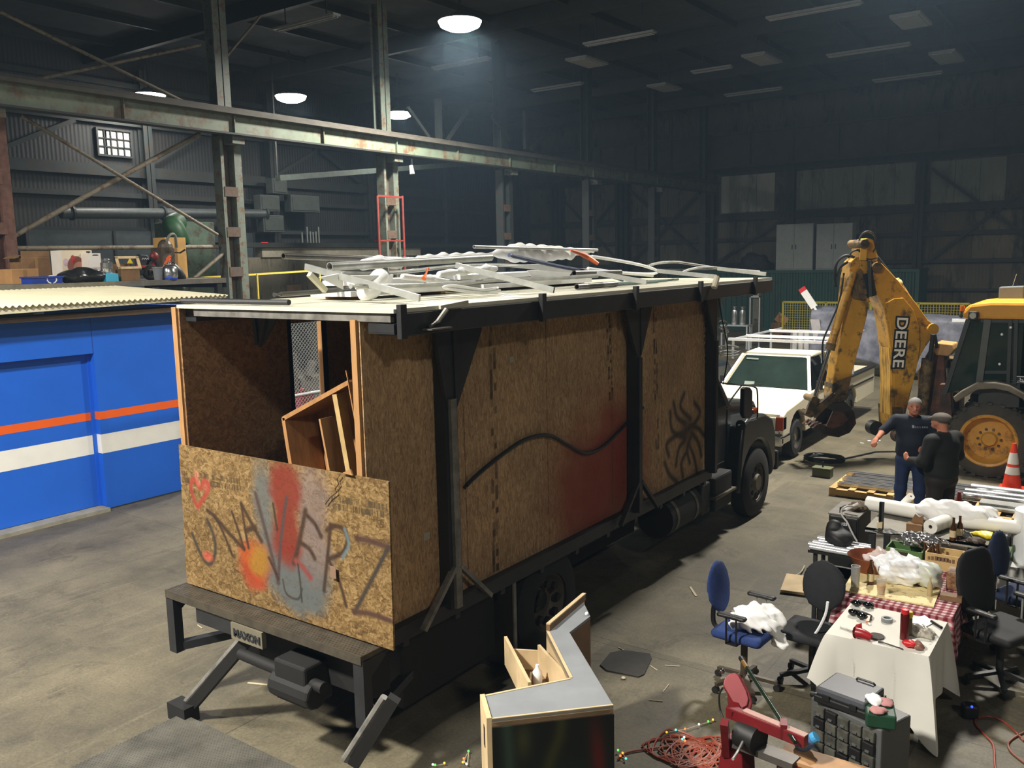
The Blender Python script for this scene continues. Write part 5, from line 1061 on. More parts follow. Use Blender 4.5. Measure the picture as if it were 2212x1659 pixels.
# yellow mesh basket on a red cart with a white tank
yb_ = mat('mesh_yellow', (190, 176, 44), rough=.5, var=.1)
a, b = aY(1692, 652, 36), aY(1700, 712, 36); xr = aY(2095, 655, 36)[0]; z0, z1 = b[2], a[2]
o = thing('mesh_cage', 'long yellow wire-mesh cage on a dull red cart', 'cage', ((a[0]+xr)/2, 36, 0))
for x in np.linspace(a[0], xr, 5): part(o, 'post', MB().bx(x-.035, x+.035, 35.97, 36.03, z0, z1), yb_)
for z in (z0, z1): part(o, 'rail', MB().bx(a[0], xr, 35.97, 36.03, z-.03, z+.03), yb_)
mb = MB()
for x in np.arange(a[0], xr, .1): mb.bx(x-.008, x+.008, 35.99, 36.01, z0, z1)
for z in np.arange(z0, z1, .1): mb.bx(a[0], xr, 35.985, 36.0, z-.006, z+.006)
q = part(o, 'wire_mesh', mb, yb_); q['kind'] = 'stuff'
part(o, 'cart_deck', MB().bx(a[0], xr, 35.9, 37.2, z0-.16, z0-.03), mat('cart_red', (104, 46, 40), rough=.7))
for x in (a[0]+.4, xr-.4): part(o, 'cart_leg', MB().bx(x-.06, x+.06, 36, 36.2, 0, z0-.16), steel_dk)
a, b = aY(1706, 764, 30), aY(1752, 716, 30)
o = thing('white_tank', 'white plastic tank with a yellow foot behind the pickup', 'tank', ((a[0]+b[0])/2, 30.4, 0))
part(o, 'tank', MB().bx(a[0], b[0], 30, 30.8, .18, b[2]), mat('tank_white', (210, 208, 206), rough=.5, var=.08), bevel=.05); part(o, 'foot', MB().bx(a[0]+.35, b[0]-.02, 29.96, 30.8, 0, .36), mat('foot_yellow', (206, 160, 40), rough=.5), bevel=.02); part(o, 'pallet_base', MB().bx(a[0], a[0]+.34, 30, 30.8, 0, .17), wplas)
for x in np.linspace(a[0]+.05, b[0]-.05, 4): part(o, 'cage_bar', MB().bx(x-.015, x+.015, 29.96, 29.99, .2, b[2]), galv)
# tarp-covered trailer with white blade
TY = 27.5
trp = mat('grey_tarp', (96, 100, 118), rough=.5, var=.35, scale=3, c2=(128, 130, 142))
TL, TR_ = aY(1752, 672, TY), aY(2094, 690, TY); zb = aY(1790, 762, TY)[2]
nx, nz = 70, 26; P = np.zeros((nx, nz, 3))
for i in range(nx):
    u = i/(nx-1); x = TL[0]+(TR_[0]-TL[0])*u; top = TL[2]-.25*u+.05*math.sin(9*u)-(.22*math.exp(-((u-.12)/.06)**2) if u < .3 else 0)*0
    low = zb-.25+.22*math.sin(5.5*u+.8)+(-.35 if u < .07 else 0)
    for j in range(nz):
        v = j/(nz-1); fold = .05*math.sin(38*u+3*v)+.04*math.sin(17*u-5*v)
        if v < .3: P[i, j] = (x, TY+1.1-1.1*v/.3, top+.02*math.sin(20*u)+.1*math.sin(v/.3*3.1))
        else:
            q = (v-.3)/.7; P[i, j] = (x, TY-.15*q+fold*q, top+(low-top)*q)
o = thing('covered_trailer', 'trailer draped with a creased grey-blue tarpaulin behind the excavator arm', 'trailer', ((TL[0]+TR_[0])/2, TY+.6, 0))
part(o, 'tarpaulin', MB().sheet(P, (0, -1, 0), .012), trp, smooth='all')
part(o, 'trailer_bed', MB().bx(TL[0]+.1, TR_[0]-.1, TY+.12, TY+1.0, .55, .75), steel_dk); part(o, 'load_frame', MB().bx(TL[0]+.3, TR_[0]-.3, TY+.2, TY+.95, .75, min(TL[2], TR_[2])-.35), steel_dk)
for x in (TL[0]+.8, TR_[0]-1): wheel(o, (x, TY+.2, .33), .33, .2, rimg, (0, 1, 0))
part(o, 'skirt', MB().prism([aY(1750, 690, TY-.1), aY(1770, 690, TY-.1), aY(1785, 800, TY-.1), aY(1768, 790, TY-.1)], (0, .05, 0)), mat('skirt_pale', (170, 166, 168), rough=.8, var=.15))
a, b = aY(1731, 622, TY+.1), aY(1759, 664, TY+.1); d = unit(b-a)
o = thing('rotor_blade', 'white flat blade with a red tip standing up behind the pickup', 'blade', b)
s_ = unit(np.cross(d, (0, 1, 0)))*.11
def bl(t0, t1, k=1.0): p0, p1 = a+(b-a)*t0, a+(b-a)*t1; return [p0-s_*k, p0+s_*k, p1+s_*k, p1-s_*k]
part(o, 'blade_body', MB().prism(bl(.18, 1), (0, .03, 0)), mat('blade_white', (232, 232, 230), rough=.4, var=.03)); part(o, 'red_tip', MB().prism(bl(0, .18), (0, .03, 0)), mat('tip_red', (196, 36, 44), rough=.4, var=.03)); part(o, 'root', MB().cyl(b, b+d*.35, .04), wplas)
# kegs on a little table, chest, carton
a = aY(1590, 701, 34); zt = a[2]
o = thing('small_table', 'pale low table holding two steel kegs', 'table', (a[0], 34, 0)); part(o, 'top', MB().bx(a[0]-.55, a[0]+.6, 33.7, 34.3, zt-.05, zt), wp)
for x in (-.5, .55):
    for y in (33.75, 34.25): part(o, 'leg', MB().bx(a[0]+x-.03, a[0]+x+.03, y-.03, y+.03, 0, zt-.05), wp)
for k, px in enumerate((1590, 1600)):
    c = aY(px, 701, 34.0); c[0] += .07 if k else -.07; c[2] = zt; o = thing('steel_keg', ('right' if k else 'left')+' of the two shiny kegs on the low table', 'keg', c, 'kegs on the low table')
    part(o, 'body', MB().lathe([(.11, 0), (.12, .03), (.12, .5), (.1, .58), (.06, .6), (.005, .6)], c, n=16), steel, smooth=True); part(o, 'valve', MB().lathe([(.06, .6), (.06, .68), (.09, .7), (.09, .73), (.005, .73)], c, n=12), steel, smooth=True)
a, b = aY(1618, 712, 35), aY(1642, 640, 35)
o = thing('pale_frame_cart', 'pale tall cart with a white front frame before the container', 'cart', ((a[0]+b[0])/2, 35.2, 0)); part(o, 'panel', MB().bx(a[0]+.1, b[0]-.1, 35.1, 35.5, .3, b[2]), mat('cart_dull', (86, 84, 72), rough=.7, var=.25))
for x in (a[0], b[0]-.05): part(o, 'upright', MB().bx(x, x+.05, 35, 35.06, 0, b[2]), wp)
for z in (.25, b[2]-.05): part(o, 'cross_bar', MB().bx(a[0], b[0], 35, 35.06, z, z+.05), wp)
part(o, 'stack', MB().bx(a[0]+.08, b[0]-.12, 35.15, 35.4, b[2], b[2]+.6), mat('stack_grey', (132, 134, 128), var=.1))
a, b = aY(1665, 714, 36.8), aY(1690, 688, 36.8)
o = thing('cardboard_box', 'brown carton on the floor left of the yellow cage', 'box', ((a[0]+b[0])/2, 37.1, 0)); part(o, 'carton', MB().bx(a[0], b[0], 36.8, 37.4, 0, .85), card_d, bevel=.01); part(o, 'flap', MB().box((b[0]-.1, 37, 1.0), (.5, .02, .4), R=rotm((0, 1, 0), .6)), card)
# dark car glimpsed behind the truck cab
cp = mat('car_dark_blue', (44, 50, 56), rough=.2, var=.05)
o = thing('dark_car', 'dark car glimpsed between truck cab and white pickup', 'car', (-8.6, 18.6, 0))
part(o, 'body', MB().prism([(-9.4, 16.6, .3), (-9.4, 20.9, .3), (-9.4, 20.9, .85), (-9.4, 20.0, .92), (-9.4, 19.6, 1.3), (-9.4, 18.2, 1.34), (-9.4, 17.5, .92), (-9.4, 16.6, .75)], (1.6, 0, 0)), cp, bevel=.1)
part(o, 'windscreen', MB().prism([(-9.3, 17.58, .97), (-7.9, 17.58, .97), (-7.95, 18.16, 1.32), (-9.25, 18.16, 1.32)], (0, -.02, .02)), gl); part(o, 'screen_trim', MB().tube([(-9.32, 17.52, .95), (-9.27, 18.14, 1.36), (-7.93, 18.14, 1.36), (-7.88, 17.52, .95)], .02, 6), galv)
for x, y in ((-7.82, 17.3), (-7.82, 20.1), (-9.38, 17.3), (-9.38, 20.1)): wheel(o, (x, y, .3), .3, .2, rimg)

# =====================================================================
# WHITE PICKUP
# =====================================================================
cw = mat('pickup_cream', (226, 220, 196), rough=.28, var=.05, scale=1.5); chrome = mat('chrome', (200, 200, 200), rough=.12, metal=1.0, var=0); trim = mat('trim_black', (24, 24, 24), rough=.5, var=.1)
pk = thing('pickup_truck', 'cream-white pickup with roof rack facing the camera beside the excavator', 'pickup', (-5.98, 18.4, 0))
def arch(yc, r, z=.42, n=10): return [(yc+r*math.cos(a), z+r*math.sin(a)) for a in np.linspace(0, math.pi, n)]
prof = [(15.15, .45)]+[(y, z) for y, z in arch(15.98, .47)[::-1]]+[(y, z) for y, z in arch(19.6, .47)[::-1]]+[(21.6, .45), (21.62, 1.08), (18.62, 1.1), (16.85, 1.12), (16.6, 1.1), (15.35, .97), (15.17, .9)]
part(pk, 'body_side', MB().prism([(-5.03, y, z) for y, z in prof], (-.09, 0, 0)), cw, bevel=.02)
part(pk, 'body_side', MB().prism([(-6.93, y, z) for y, z in prof], (.09, 0, 0)), cw, bevel=.02)
part(pk, 'hood', MB().prism([(-5.1, 15.2, .93), (-5.1, 15.5, 1.0), (-5.1, 16.85, 1.15), (-5.1, 16.85, 1.0), (-5.1, 15.2, .8)], (-1.76, 0, 0)), cw, bevel=.05)
part(pk, 'hood_crease', MB().prism([(-5.6, 15.3, .97), (-5.6, 16.8, 1.155), (-5.6, 16.8, 1.1), (-5.6, 15.3, .9)], (-.78, 0, 0)), cw, bevel=.03)
part(pk, 'front_panel', MB().bx(-6.85, -5.1, 15.18, 15.3, .55, .92), cw)
part(pk, 'grille', MB().bx(-6.5, -5.42, 15.13, 15.18, .62, .88), mat('grille_grey', (150, 148, 136), rough=.4, var=.15))
for z in (.68, .75, .82): part(pk, 'grille_bar', MB().bx(-6.5, -5.42, 15.12, 15.13, z-.012, z+.012), trim)
for x0, x1, xa, xb in ((-5.42, -5.16, -5.16, -5.03), (-6.8, -6.54, -6.93, -6.8)):
    part(pk, 'headlight', MB().bx(x0, x1, 15.12, 15.18, .64, .87), mat('headlight_glass', (196, 196, 180), rough=.1, var=.1), bevel=.01); part(pk, 'corner_lamp', MB().bx(xa, xb, 15.14, 15.34, .64, .88), mat('amber_corner', (150, 58, 26), rough=.15, var=.1), bevel=.012)
part(pk, 'bumper', MB().bx(-6.95, -5.0, 14.98, 15.12, .38, .56).bx(-5.12, -5.0, 15.0, 15.5, .4, .55), chrome, bevel=.03); part(pk, 'valance', MB().bx(-6.9, -5.06, 15.1, 15.2, .26, .58), trim); part(pk, 'lower_grille_strip', MB().bx(-6.85, -5.1, 15.12, 15.18, .56, .63), cw)
# cab greenhouse
zc0, zc1 = 1.1, 1.74
part(pk, 'roof', MB().prism([(-5.3, 17.42, zc1-.06), (-5.3, 17.55, zc1+.01), (-5.3, 18.1, zc1+.035), (-5.3, 18.5, zc1), (-5.3, 18.58, zc1-.06)], (-1.36, 0, 0)), cw, bevel=.06)
for x0, x1 in ((-5.1, -5.32), (-6.86, -6.64)):
    part(pk, 'front_pillar', MB().bar((x0, 16.85, zc0), (x1, 17.46, zc1-.03), .06, .08), cw); part(pk, 'rear_pillar', MB().bar((x0, 18.6, zc0), (x1, 18.5, zc1-.03), .06, .22), cw)
    part(pk, 'side_glass', MB().prism([(x0, 16.95, zc0+.02), (x0, 18.5, zc0+.02), (x1, 18.42, zc1-.06), (x1, 17.48, zc1-.06)], (.008, 0, 0)), gl)
ptgl = mat('windscreen_glass', (34, 46, 42), rough=.06, var=.2, scale=2)
part(pk, 'windscreen', MB().prism([(-6.8, 16.88, zc0+.03), (-5.15, 16.88, zc0+.03), (-5.36, 17.44, zc1-.05), (-6.6, 17.44, zc1-.05)], (0, .012, .01)), ptgl)
part(pk, 'rear_glass', MB().prism([(-6.75, 18.62, zc0+.05), (-5.2, 18.62, zc0+.05), (-5.36, 18.52, zc1-.08), (-6.6, 18.52, zc1-.08)], (0, .012, 0)), gl)
part(pk, 'cab_back', MB().bx(-6.86, -5.1, 18.55, 18.62, .5, 1.12), cw); part(pk, 'door_line', MB().tube([(-5.025, 16.95, .5), (-5.025, 16.95, 1.08), (-5.025, 18.35, 1.08), (-5.025, 18.35, .5)], .008, 5), trim)
for x in (-6.35, -5.6): part(pk, 'wiper', MB().bar((x, 16.84, zc0+.06), (x+.3, 16.9, zc0+.1), .015, .015), trim)
part(pk, 'sun_strip', MB().prism([(-6.55, 17.36, zc1-.12), (-6.3, 17.36, zc1-.12), (-6.3, 17.38, zc1-.09), (-6.55, 17.38, zc1-.09)], (0, -.01, .004)), mat('strip_grey', (110, 118, 112), var=0)); part(pk, 'screen_sticker', MB().prism([(-6.42, 16.905, 1.16), (-6.22, 16.905, 1.16), (-6.22, 16.95, 1.22), (-6.42, 16.95, 1.22)], (0, -.012, .01)), mat('sticker_grey', (128, 140, 132), var=0))
part(pk, 'bed_floor', MB().bx(-6.85, -5.1, 18.65, 21.55, .55, .62), trim); part(pk, 'bed_rail', MB().bx(-5.14, -5.0, 18.65, 21.6, 1.07, 1.11), trim); part(pk, 'bed_rail', MB().bx(-6.95, -6.8, 18.65, 21.6, 1.07, 1.11), trim); part(pk, 'tailgate', MB().bx(-6.85, -5.1, 21.55, 21.62, .55, 1.08), cw); part(pk, 'bed_load', MB().bx(-6.5, -5.3, 18.9, 21.0, .62, 1.0), trim, bevel=.05)
part(pk, 'belt_trim', MB().bx(-5.03, -5.02, 16.9, 21.5, .82, .86), trim); part(pk, 'chassis', MB().bx(-6.6, -5.4, 15.3, 21.4, .3, .5), trim)
for x, s in ((-5.16, 1), (-6.8, -1)):
    for y in (15.98, 19.6): wheel(pk, (x, y, .37), .37, .24, mat('steel_wheel', (128, 124, 112), rough=.35, metal=.4, var=.15), (s, 0, 0))
    part(pk, 'door_mirror', MB().bx(x-.06+s*.16, x+.06+s*.16, 17.1, 17.2, 1.12, 1.3), trim, bevel=.02)
for Y_, z, xo in ((17.5, 1.98, 0), (18.4, 1.98, .04), (19.8, 1.98, .06)):
    part(pk, 'rack_bar', MB().bx(-7.0+xo, -4.98, Y_-.03, Y_+.03, z, z+.055), wplas)
    for x in (-6.9, -5.06): part(pk, 'rack_post', MB().bx(x-.02, x+.02, Y_-.02, Y_+.02, 1.1 if Y_ > 18.5 else 1.6, z), wp)
part(pk, 'rack_side', MB().bx(-6.95, -6.91, 17.5, 20.6, 1.98, 2.02), wp); part(pk, 'rack_side', MB().bx(-5.06, -5.02, 17.5, 20.6, 1.98, 2.02), wp)
# =====================================================================
# EXCAVATOR (backhoe)
# =====================================================================
yl = mat('machine_yellow', (196, 146, 44), rough=.45, var=.14, scale=2.5, dirt=(92, 70, 40), dirt_scale=4, dirt_amt=.35)
yl_b = mat('machine_yellow_lit_worn', (216, 168, 64), rough=.5, var=.1, scale=3, stretch=(8, 8, .5), dirt=(88, 60, 34), dirt_scale=3, dirt_amt=.45)
yl_d = mat('machine_grimy', (112, 90, 52), rough=.7, var=.3, scale=6, dirt=(46, 40, 30), dirt_scale=5, dirt_amt=.6)
rustm = mat('rusty_red', (92, 56, 40), rough=.8, var=.3, scale=5, dirt=(50, 40, 32), dirt_amt=.5)
hosem = mat('black_hose', (24, 25, 26), rough=.5, var=.1)
TH = math.radians(40); TN = V(math.sin(TH), -math.cos(TH), 0); TP = V(-3.3, 16.4, 0)
ex_ = thing('excavator', 'yellow backhoe excavator with folded arm at the right', 'excavator', (-1.2, 16.9, 0))
def D(x, y, d=0.0): return aP(x, y, TP, TN)-TN*d   # a point on the arm's plane, d metres behind its near face
def plate(name, pts, thick, m, d=0.0, **kw): return part(ex_, name, MB().prism([D(x, y, d) for x, y in pts], -TN*thick), m, **kw)
boom = [(1886, 573), (1895, 565), (1907, 570), (1942, 607), (1982, 658), (2005, 691), (2020, 703), (2022, 716), (2012, 732), (2000, 749), (1988, 770), (1981, 790), (1972, 830), (1964, 864), (1954, 905), (1946, 925), (1928, 930), (1925, 897), (1926, 840), (1924, 755), (1918, 710), (1910, 668), (1893, 630), (1887, 600)]
part(ex_, 'boom', MB().prism([D(x, y) for x, y in boom], -TN*.42), [yl][0], bevel=.015)
plate('boom_side_plate', [(1912, 655), (1930, 645), (1950, 643), (1972, 670), (1984, 705), (1986, 745), (1980, 790), (1970, 830), (1960, 860), (1948, 880), (1932, 878), (1930, 830), (1928, 760), (1922, 705)], .03, yl, -.025, bevel=.008)
# inner face strip: wear and rust, with light from the left painted in
lo = [(1924, 752), (1926, 800), (1926, 850), (1926, 897)]
for a, b in zip(lo[:-1], lo[1:]):
    p, q = D(*a, .03), D(*b, .03); p2, q2 = D(*a, .39), D(*b, .39); s = V(math.cos(TH), math.sin(TH), 0)*-.012
    part(ex_, 'lit_wear_strip', MB().prism([p, q, q2, p2], s), yl_b)
for a, r in (((1893, 578), .09), ((2013, 711), .1), ((1866, 527), .08)): part(ex_, 'pin_boss', MB().cyl(D(*a, -.05), D(*a, .47), r, n=18), yl_d if r < .1 else yl, smooth=True)
for a, d in (((1913, 933), .42), ((1942, 940), -.02)): part(ex_, 'boom_foot', MB().cyl(D(*a, d-.09), D(*a, d+.09), .13, n=18), rustm if d < 0 else hosem, smooth=True)
plate('boom_fork', [(1927, 880), (1950, 880), (1950, 945), (1932, 945)], .1, yl_d, -.02)
plate('boom_fork', [(1925, 880), (1950, 880), (1946, 930), (1928, 935)], .1, yl_d, .38)
# crowd cylinder along the top
part(ex_, 'cylinder_rod', MB().cyl(D(1886, 530, .2), D(1950, 612, .2), .035, n=10), hosem, smooth=True); part(ex_, 'cylinder_barrel', MB().cyl(D(1946, 606, .2), D(2011, 706, .2), .075, n=16), yl, smooth=True); part(ex_, 'cylinder_cap', MB().ball(D(1950, 614, .2), .1), mat('cap_pale', (176, 160, 120), rough=.6, var=.2), smooth=True)
# head of the dipper, one face plate in a brighter yellow
plate('dipper_head', [(1858, 560), (1861, 535), (1866, 520), (1878, 514), (1890, 518), (1897, 545), (1900, 560), (1886, 575), (1874, 590), (1862, 580)], .34, yl, .04, bevel=.02)
plate('dipper_head_face', [(1858, 562), (1861, 530), (1868, 522), (1876, 524), (1872, 562)], .02, mat('brighter_yellow', (230, 178, 70), rough=.4, var=.08), .015)
dip = [(1842, 566), (1852, 556), (1868, 556), (1878, 585), (1882, 620), (1882, 645), (1876, 684), (1862, 738), (1848, 790), (1836, 835), (1826, 868), (1818, 880), (1800, 876), (1798, 850), (1806, 800), (1816, 745), (1824, 690), (1830, 640), (1834, 600)]
part(ex_, 'dipper', MB().prism([D(x, y, .05) for x, y in dip], -TN*.3), yl, bevel=.015)
plate('dipper_grime', [(1838, 600), (1860, 580), (1876, 600), (1880, 636), (1868, 650), (1846, 646), (1836, 630)], .02, yl_d, .03, bevel=.006)
plate('dipper_root', [(1800, 830), (1842, 812), (1834, 850), (1824, 876), (1798, 880)], .34, yl_d, .03, bevel=.01)
part(ex_, 'pivot_disc', MB().cyl(D(1869, 620, 0), D(1869, 620, .4), .13, n=20), yl_d, smooth=True)
for p in ((1875, 590), (1880, 562)): part(ex_, 'link_plate', MB().bar(D(*p, .02), D(1884, 640, .02), .05, .16), hosem)
part(ex_, 'bucket_cylinder', MB().cyl(D(1843, 588, .02), D(1796, 746, .02), .07, n=16), yl, smooth=True); part(ex_, 'cylinder_collar', MB().cyl(D(1797, 742, .02), D(1793, 756, .02), .085, n=16), yl_d, smooth=True)
part(ex_, 'bucket_rod', MB().cyl(D(1793, 752, .02), D(1760, 862, .02), .035, n=12), chrome, smooth=True)
for a, b in (((1757, 858), (1742, 895)), ((1766, 860), (1752, 895)), ((1752, 893), (1800, 850)), ((1758, 900), (1815, 842))): part(ex_, 'bucket_link', MB().bar(D(*a), D(*b), .06, .07), yl_d)
part(ex_, 'link_pin', MB().cyl(D(1757, 862, -.06), D(1757, 862, .3), .06, n=14), yl_d, smooth=True); part(ex_, 'link_pin', MB().cyl(D(1750, 895, -.04), D(1750, 895, .34), .055, n=14), yl_d, smooth=True)
bk = [(1790, 872), (1826, 868), (1846, 890), (1850, 915), (1836, 935), (1812, 945), (1780, 940), (1766, 925), (1770, 915), (1796, 925), (1820, 918), (1830, 905), (1822, 890), (1800, 888)]
plate('bucket', bk, .5, mat('bucket_dark', (40, 32, 28), rough=.7, var=.3), .0, bevel=.01); plate('bucket_cheek', [(1800, 888), (1845, 890), (1848, 915), (1836, 932), (1812, 942), (1778, 936)], .03, rustm, .0); plate('bucket_cheek', [(1800, 888), (1845, 890), (1848, 915), (1836, 932), (1812, 942), (1778, 936)], .03, rustm, .48)
for d in (.04, .18, .32, .46): plate('bucket_tooth', [(1768, 918), (1778, 915), (1758, 926)], .06, rustm, d)
for pts, r in ((((1858, 520), (1866, 505), (1880, 500), (1893, 510), (1896, 530), (1888, 545)), .018), (((1836, 558), (1842, 545), (1856, 540), (1864, 548)), .018), (((1808, 620), (1806, 590), (1812, 565), (1830, 552), (1848, 556)), .024), (((1810, 600), (1816, 580), (1834, 566)), .02), (((1870, 560), (1900, 575), (1930, 595)), .02), (((1826, 590), (1816, 650), (1796, 700), (1780, 740), (1780, 790)), .016), (((1862, 540), (1866, 556), (1884, 560), (1900, 556)), .015)):
    part(ex_, 'hydraulic_hose', MB().tube([D(x, y, .05) for x, y in pts], r, 8, smooth=5), hosem, smooth=True)
# lettering: reads downwards along the boom, white with a dark outline plate behind
lr = unit(D(1938, 790, -.03)-D(1948, 690, -.03)); lu = np.cross(TN, lr); ln = np.cross(lr, lu)
LH, LLN = .20, np.linalg.norm(D(1937, 793)-D(1949, 687))
for dx, m, bo, dep in ((0, mat('decal_black', (12, 11, 10), var=0), .034, -.028), (0, mat('letter_white', (240, 238, 230), var=0), .004, -.033)):
    tm = text_mb('DEERE', LH*1.38, (0, 0, 0), lr, lu, .003, bo); A = np.array(tm.v); s0 = (A@lr).min(); s1 = (A@lr).max(); sc = (LLN+bo*2)/(s1-s0); u0 = ((A@lu).min()+(A@lu).max())/2
    o0 = D(1943, 740, dep); mid = (s0+s1)/2
    A2 = o0+np.outer((A@lr-mid)*sc, lr)+np.outer((A@lu-u0), lu)+np.outer(A@ln, ln); tm.v = [tuple(p) for p in A2]
    part(ex_, 'lettering', tm, m)
# swing post and stabiliser between arm and cab
W = lambda x, y, Y=16.9: aY(x, y, Y)
part(ex_, 'swing_post', MB().prism([W(1998, 770), W(2012, 748), W(2035, 750), (W(2040, 770)), W(2044, 900), W(2000, 900)], (0, .5, 0)), rustm, bevel=.02)
part(ex_, 'swing_frame', MB().prism([W(1982, 800, 17.2), W(2000, 770, 17.2), W(2075, 780, 17.2), W(2070, 930, 17.2), W(1984, 930, 17.2)], (0, .6, 0)), yl_d, bevel=.02)
part(ex_, 'post_cap', MB().prism([W(2010, 752, 16.85), W(2022, 740, 16.85), W(2058, 744, 16.85), W(2062, 756, 16.85), W(2050, 770, 16.85), W(2022, 768, 16.85)], (0, .5, 0)), mat('cap_tan', (168, 128, 76), rough=.6, var=.2), bevel=.02)
part(ex_, 'lift_cylinder', MB().cyl(W(2016, 722, 16.6), W(2008, 780, 16.7), .04, n=10), hosem, smooth=True); part(ex_, 'lift_barrel', MB().cyl(W(2004, 775, 16.75), W(1990, 900, 16.8), .1, n=14), yl_d, smooth=True)
part(ex_, 'chrome_rod', MB().cyl(W(2046, 795, 16.6), W(2048, 818, 16.6), .03, n=10), chrome, smooth=True); part(ex_, 'lever_bar', MB().bar(W(2015, 700, 16.7), W(2024, 752, 16.8), .03, .05), hosem)
part(ex_, 'stabiliser', MB().prism([W(2030, 830, 16.5), W(2052, 830, 16.5), W(2058, 930, 16.5), W(2032, 940, 16.5)], (0, .18, 0)), rustm, bevel=.01)
# cab
CYN = 16.05; CYF = 17.55
C_ = lambda x, y: aY(x, y, CYN)
cabk = mat('cab_frame', (42, 46, 44), rough=.5, var=.2); gg = mat('green_glass', (22, 40, 32), rough=.1, var=.25, scale=2)
rz0, rz1 = C_(2150, 690)[2], C_(2150, 655)[2]; xl = C_(2080, 670)[0]
part(ex_, 'cab_roof', MB().prism([(xl+.02, CYN-.05, rz0), (xl-.02, CYN-.05, rz0+.1), (xl+.1, CYN-.05, rz1-.02), (xl+.4, CYN-.05, rz1+.02), (.25, CYN-.05, rz1+.03), (.3, CYN-.05, rz0)], (0, CYF-CYN+.1, 0)), mat('roof_orange_yellow', (206, 146, 40), rough=.4, var=.08), bevel=.05)
part(ex_, 'roof_gasket', MB().bx(xl+.05, .28, CYN-.02, CYF, rz0-.05, rz0), cabk)
wl_ = C_(2045, 848); fl = .9
for a, b, w_ in (((2092, 690), (2040, 852), .07), ((2134, 690), (2115, 832), .1), ((2183, 690), (2178, 830), .05), ((2196, 690), (2192, 830), .05)): part(ex_, 'cab_pillar', MB().bar(C_(*a), C_(*b), .08, w_, (1, 0, 0)), cabk if a[0] != 2134 else mat('pillar_grey', (74, 78, 74), rough=.5, var=.1))
for x in (C_(2092, 690)[0], .15): part(ex_, 'cab_pillar', MB().bar((x, CYF, rz0), (x-.2, CYF, 1.2), .08, .08), cabk)
part(ex_, 'rear_side_glass', MB().prism([C_(2094, 692), C_(2132, 692), C_(2113, 832), C_(2044, 850)], (0, .012, 0)), gg)
part(ex_, 'door_glass', MB().prism([C_(2136, 692), C_(2212, 692), C_(2212, 822), C_(2118, 822)], (0, .012, 0)), gg)
part(ex_, 'front_glass', MB().bx(C_(2212, 690)[0], .2, CYN, CYN+.012, 1.2, rz0-.05), gg)
part(ex_, 'cab_back_glass', MB().prism([(xl+.1, CYN, rz0), (xl+.1, CYF, rz0), (xl-.2, CYF, 1.35), (xl-.2, CYN, 1.35)], (.012, 0, 0)), gg)
part(ex_, 'door_rail', MB().bar(C_(2124, 804), C_(2176, 804), .03, .05), cabk)
for p in ((2165, 722), (2160, 786), (2184, 707)): part(ex_, 'door_knob', MB().ball(C_(*p)+V(0, -.04, 0), .022), wplas)
part(ex_, 'seat', MB().bx(-1.5, -1.0, 16.5, 17.1, 1.1, 1.3).bx(-1.55, -1.42, 16.5, 17.1, 1.3, 2.0), trim, bevel=.04)
part(ex_, 'body_lower', MB().bx(xl+.1, .4, 16.55, CYF, .55, 1.32), cabk, bevel=.04)
part(ex_, 'cab_lower_panel', MB().prism([C_(2116, 826), C_(2212, 826), C_(2212, 880), C_(2112, 880)], (0, .06, 0)), cabk)
lg = C_(2206, 820)
part(ex_, 'badge', MB().box(lg+V(0, -.012, 0), (.17, .01, .13)), mat('badge_black', (18, 18, 18), var=0), bevel=.02)
part(ex_, 'badge_ring', MB().tube([lg+V(x, -.02, z) for x, z in ((-.07, -.05), (.07, -.05), (.075, 0), (.07, .05), (-.07, .05), (-.075, 0))], .005, 5, closed=True), MATS['decal_white'])
part(ex_, 'badge_mark', MB().tube([lg+V(x, -.02, z) for x, z in ((-.05, -.03), (-.02, -.02), (0, -.03), (.05, -.03))], .007, 5).tube([lg+V(x, -.02, z) for x, z in ((-.015, .03), (-.01, -.005), (.02, 0), (.03, -.02))], .007, 5), MATS['decal_white'])
wlp = C_(2102, 678); part(ex_, 'work_lamp', MB().bx(wlp[0]-.05, wlp[0]+.09, CYN-.16, CYN-.05, wlp[2]-.09, wlp[2]+.05), trim, bevel=.02); part(ex_, 'lamp_lens', MB().cyl(wlp+V(.02, -.17, -.02), wlp+V(.02, -.155, -.02), .05, n=14), mat('lens_clear', (170, 172, 160), rough=.1, var=.1))
part(ex_, 'beacon', MB().cyl(C_(2078, 672), C_(2080, 660), .035, n=10), mat('beacon_amber', (220, 110, 40), rough=.2, var=.05)); part(ex_, 'strip_lamp', MB().bar(C_(2057, 692), C_(2090, 692), .04, .05), mat('strip_white', (250, 248, 240), emit=.35, var=0)); part(ex_, 'lamp_bracket', MB().cyl(C_(2074, 685), C_(2086, 672), .03, n=8), trim)
part(ex_, 'roof_hatch', MB().prism([aY(2156, 652, 17.2), aY(2158, 620, 17.2), aY(2212, 618, 17.2), aY(2212, 652, 17.2)], (0, .25, 0)), mat('hatch_grey', (96, 102, 104), rough=.5, var=.12), bevel=.02)
part(ex_, 'aerial', MB().cyl(aY(2187, 620, 17.25), aY(2196, 592, 17.25), .006, n=6), galv)
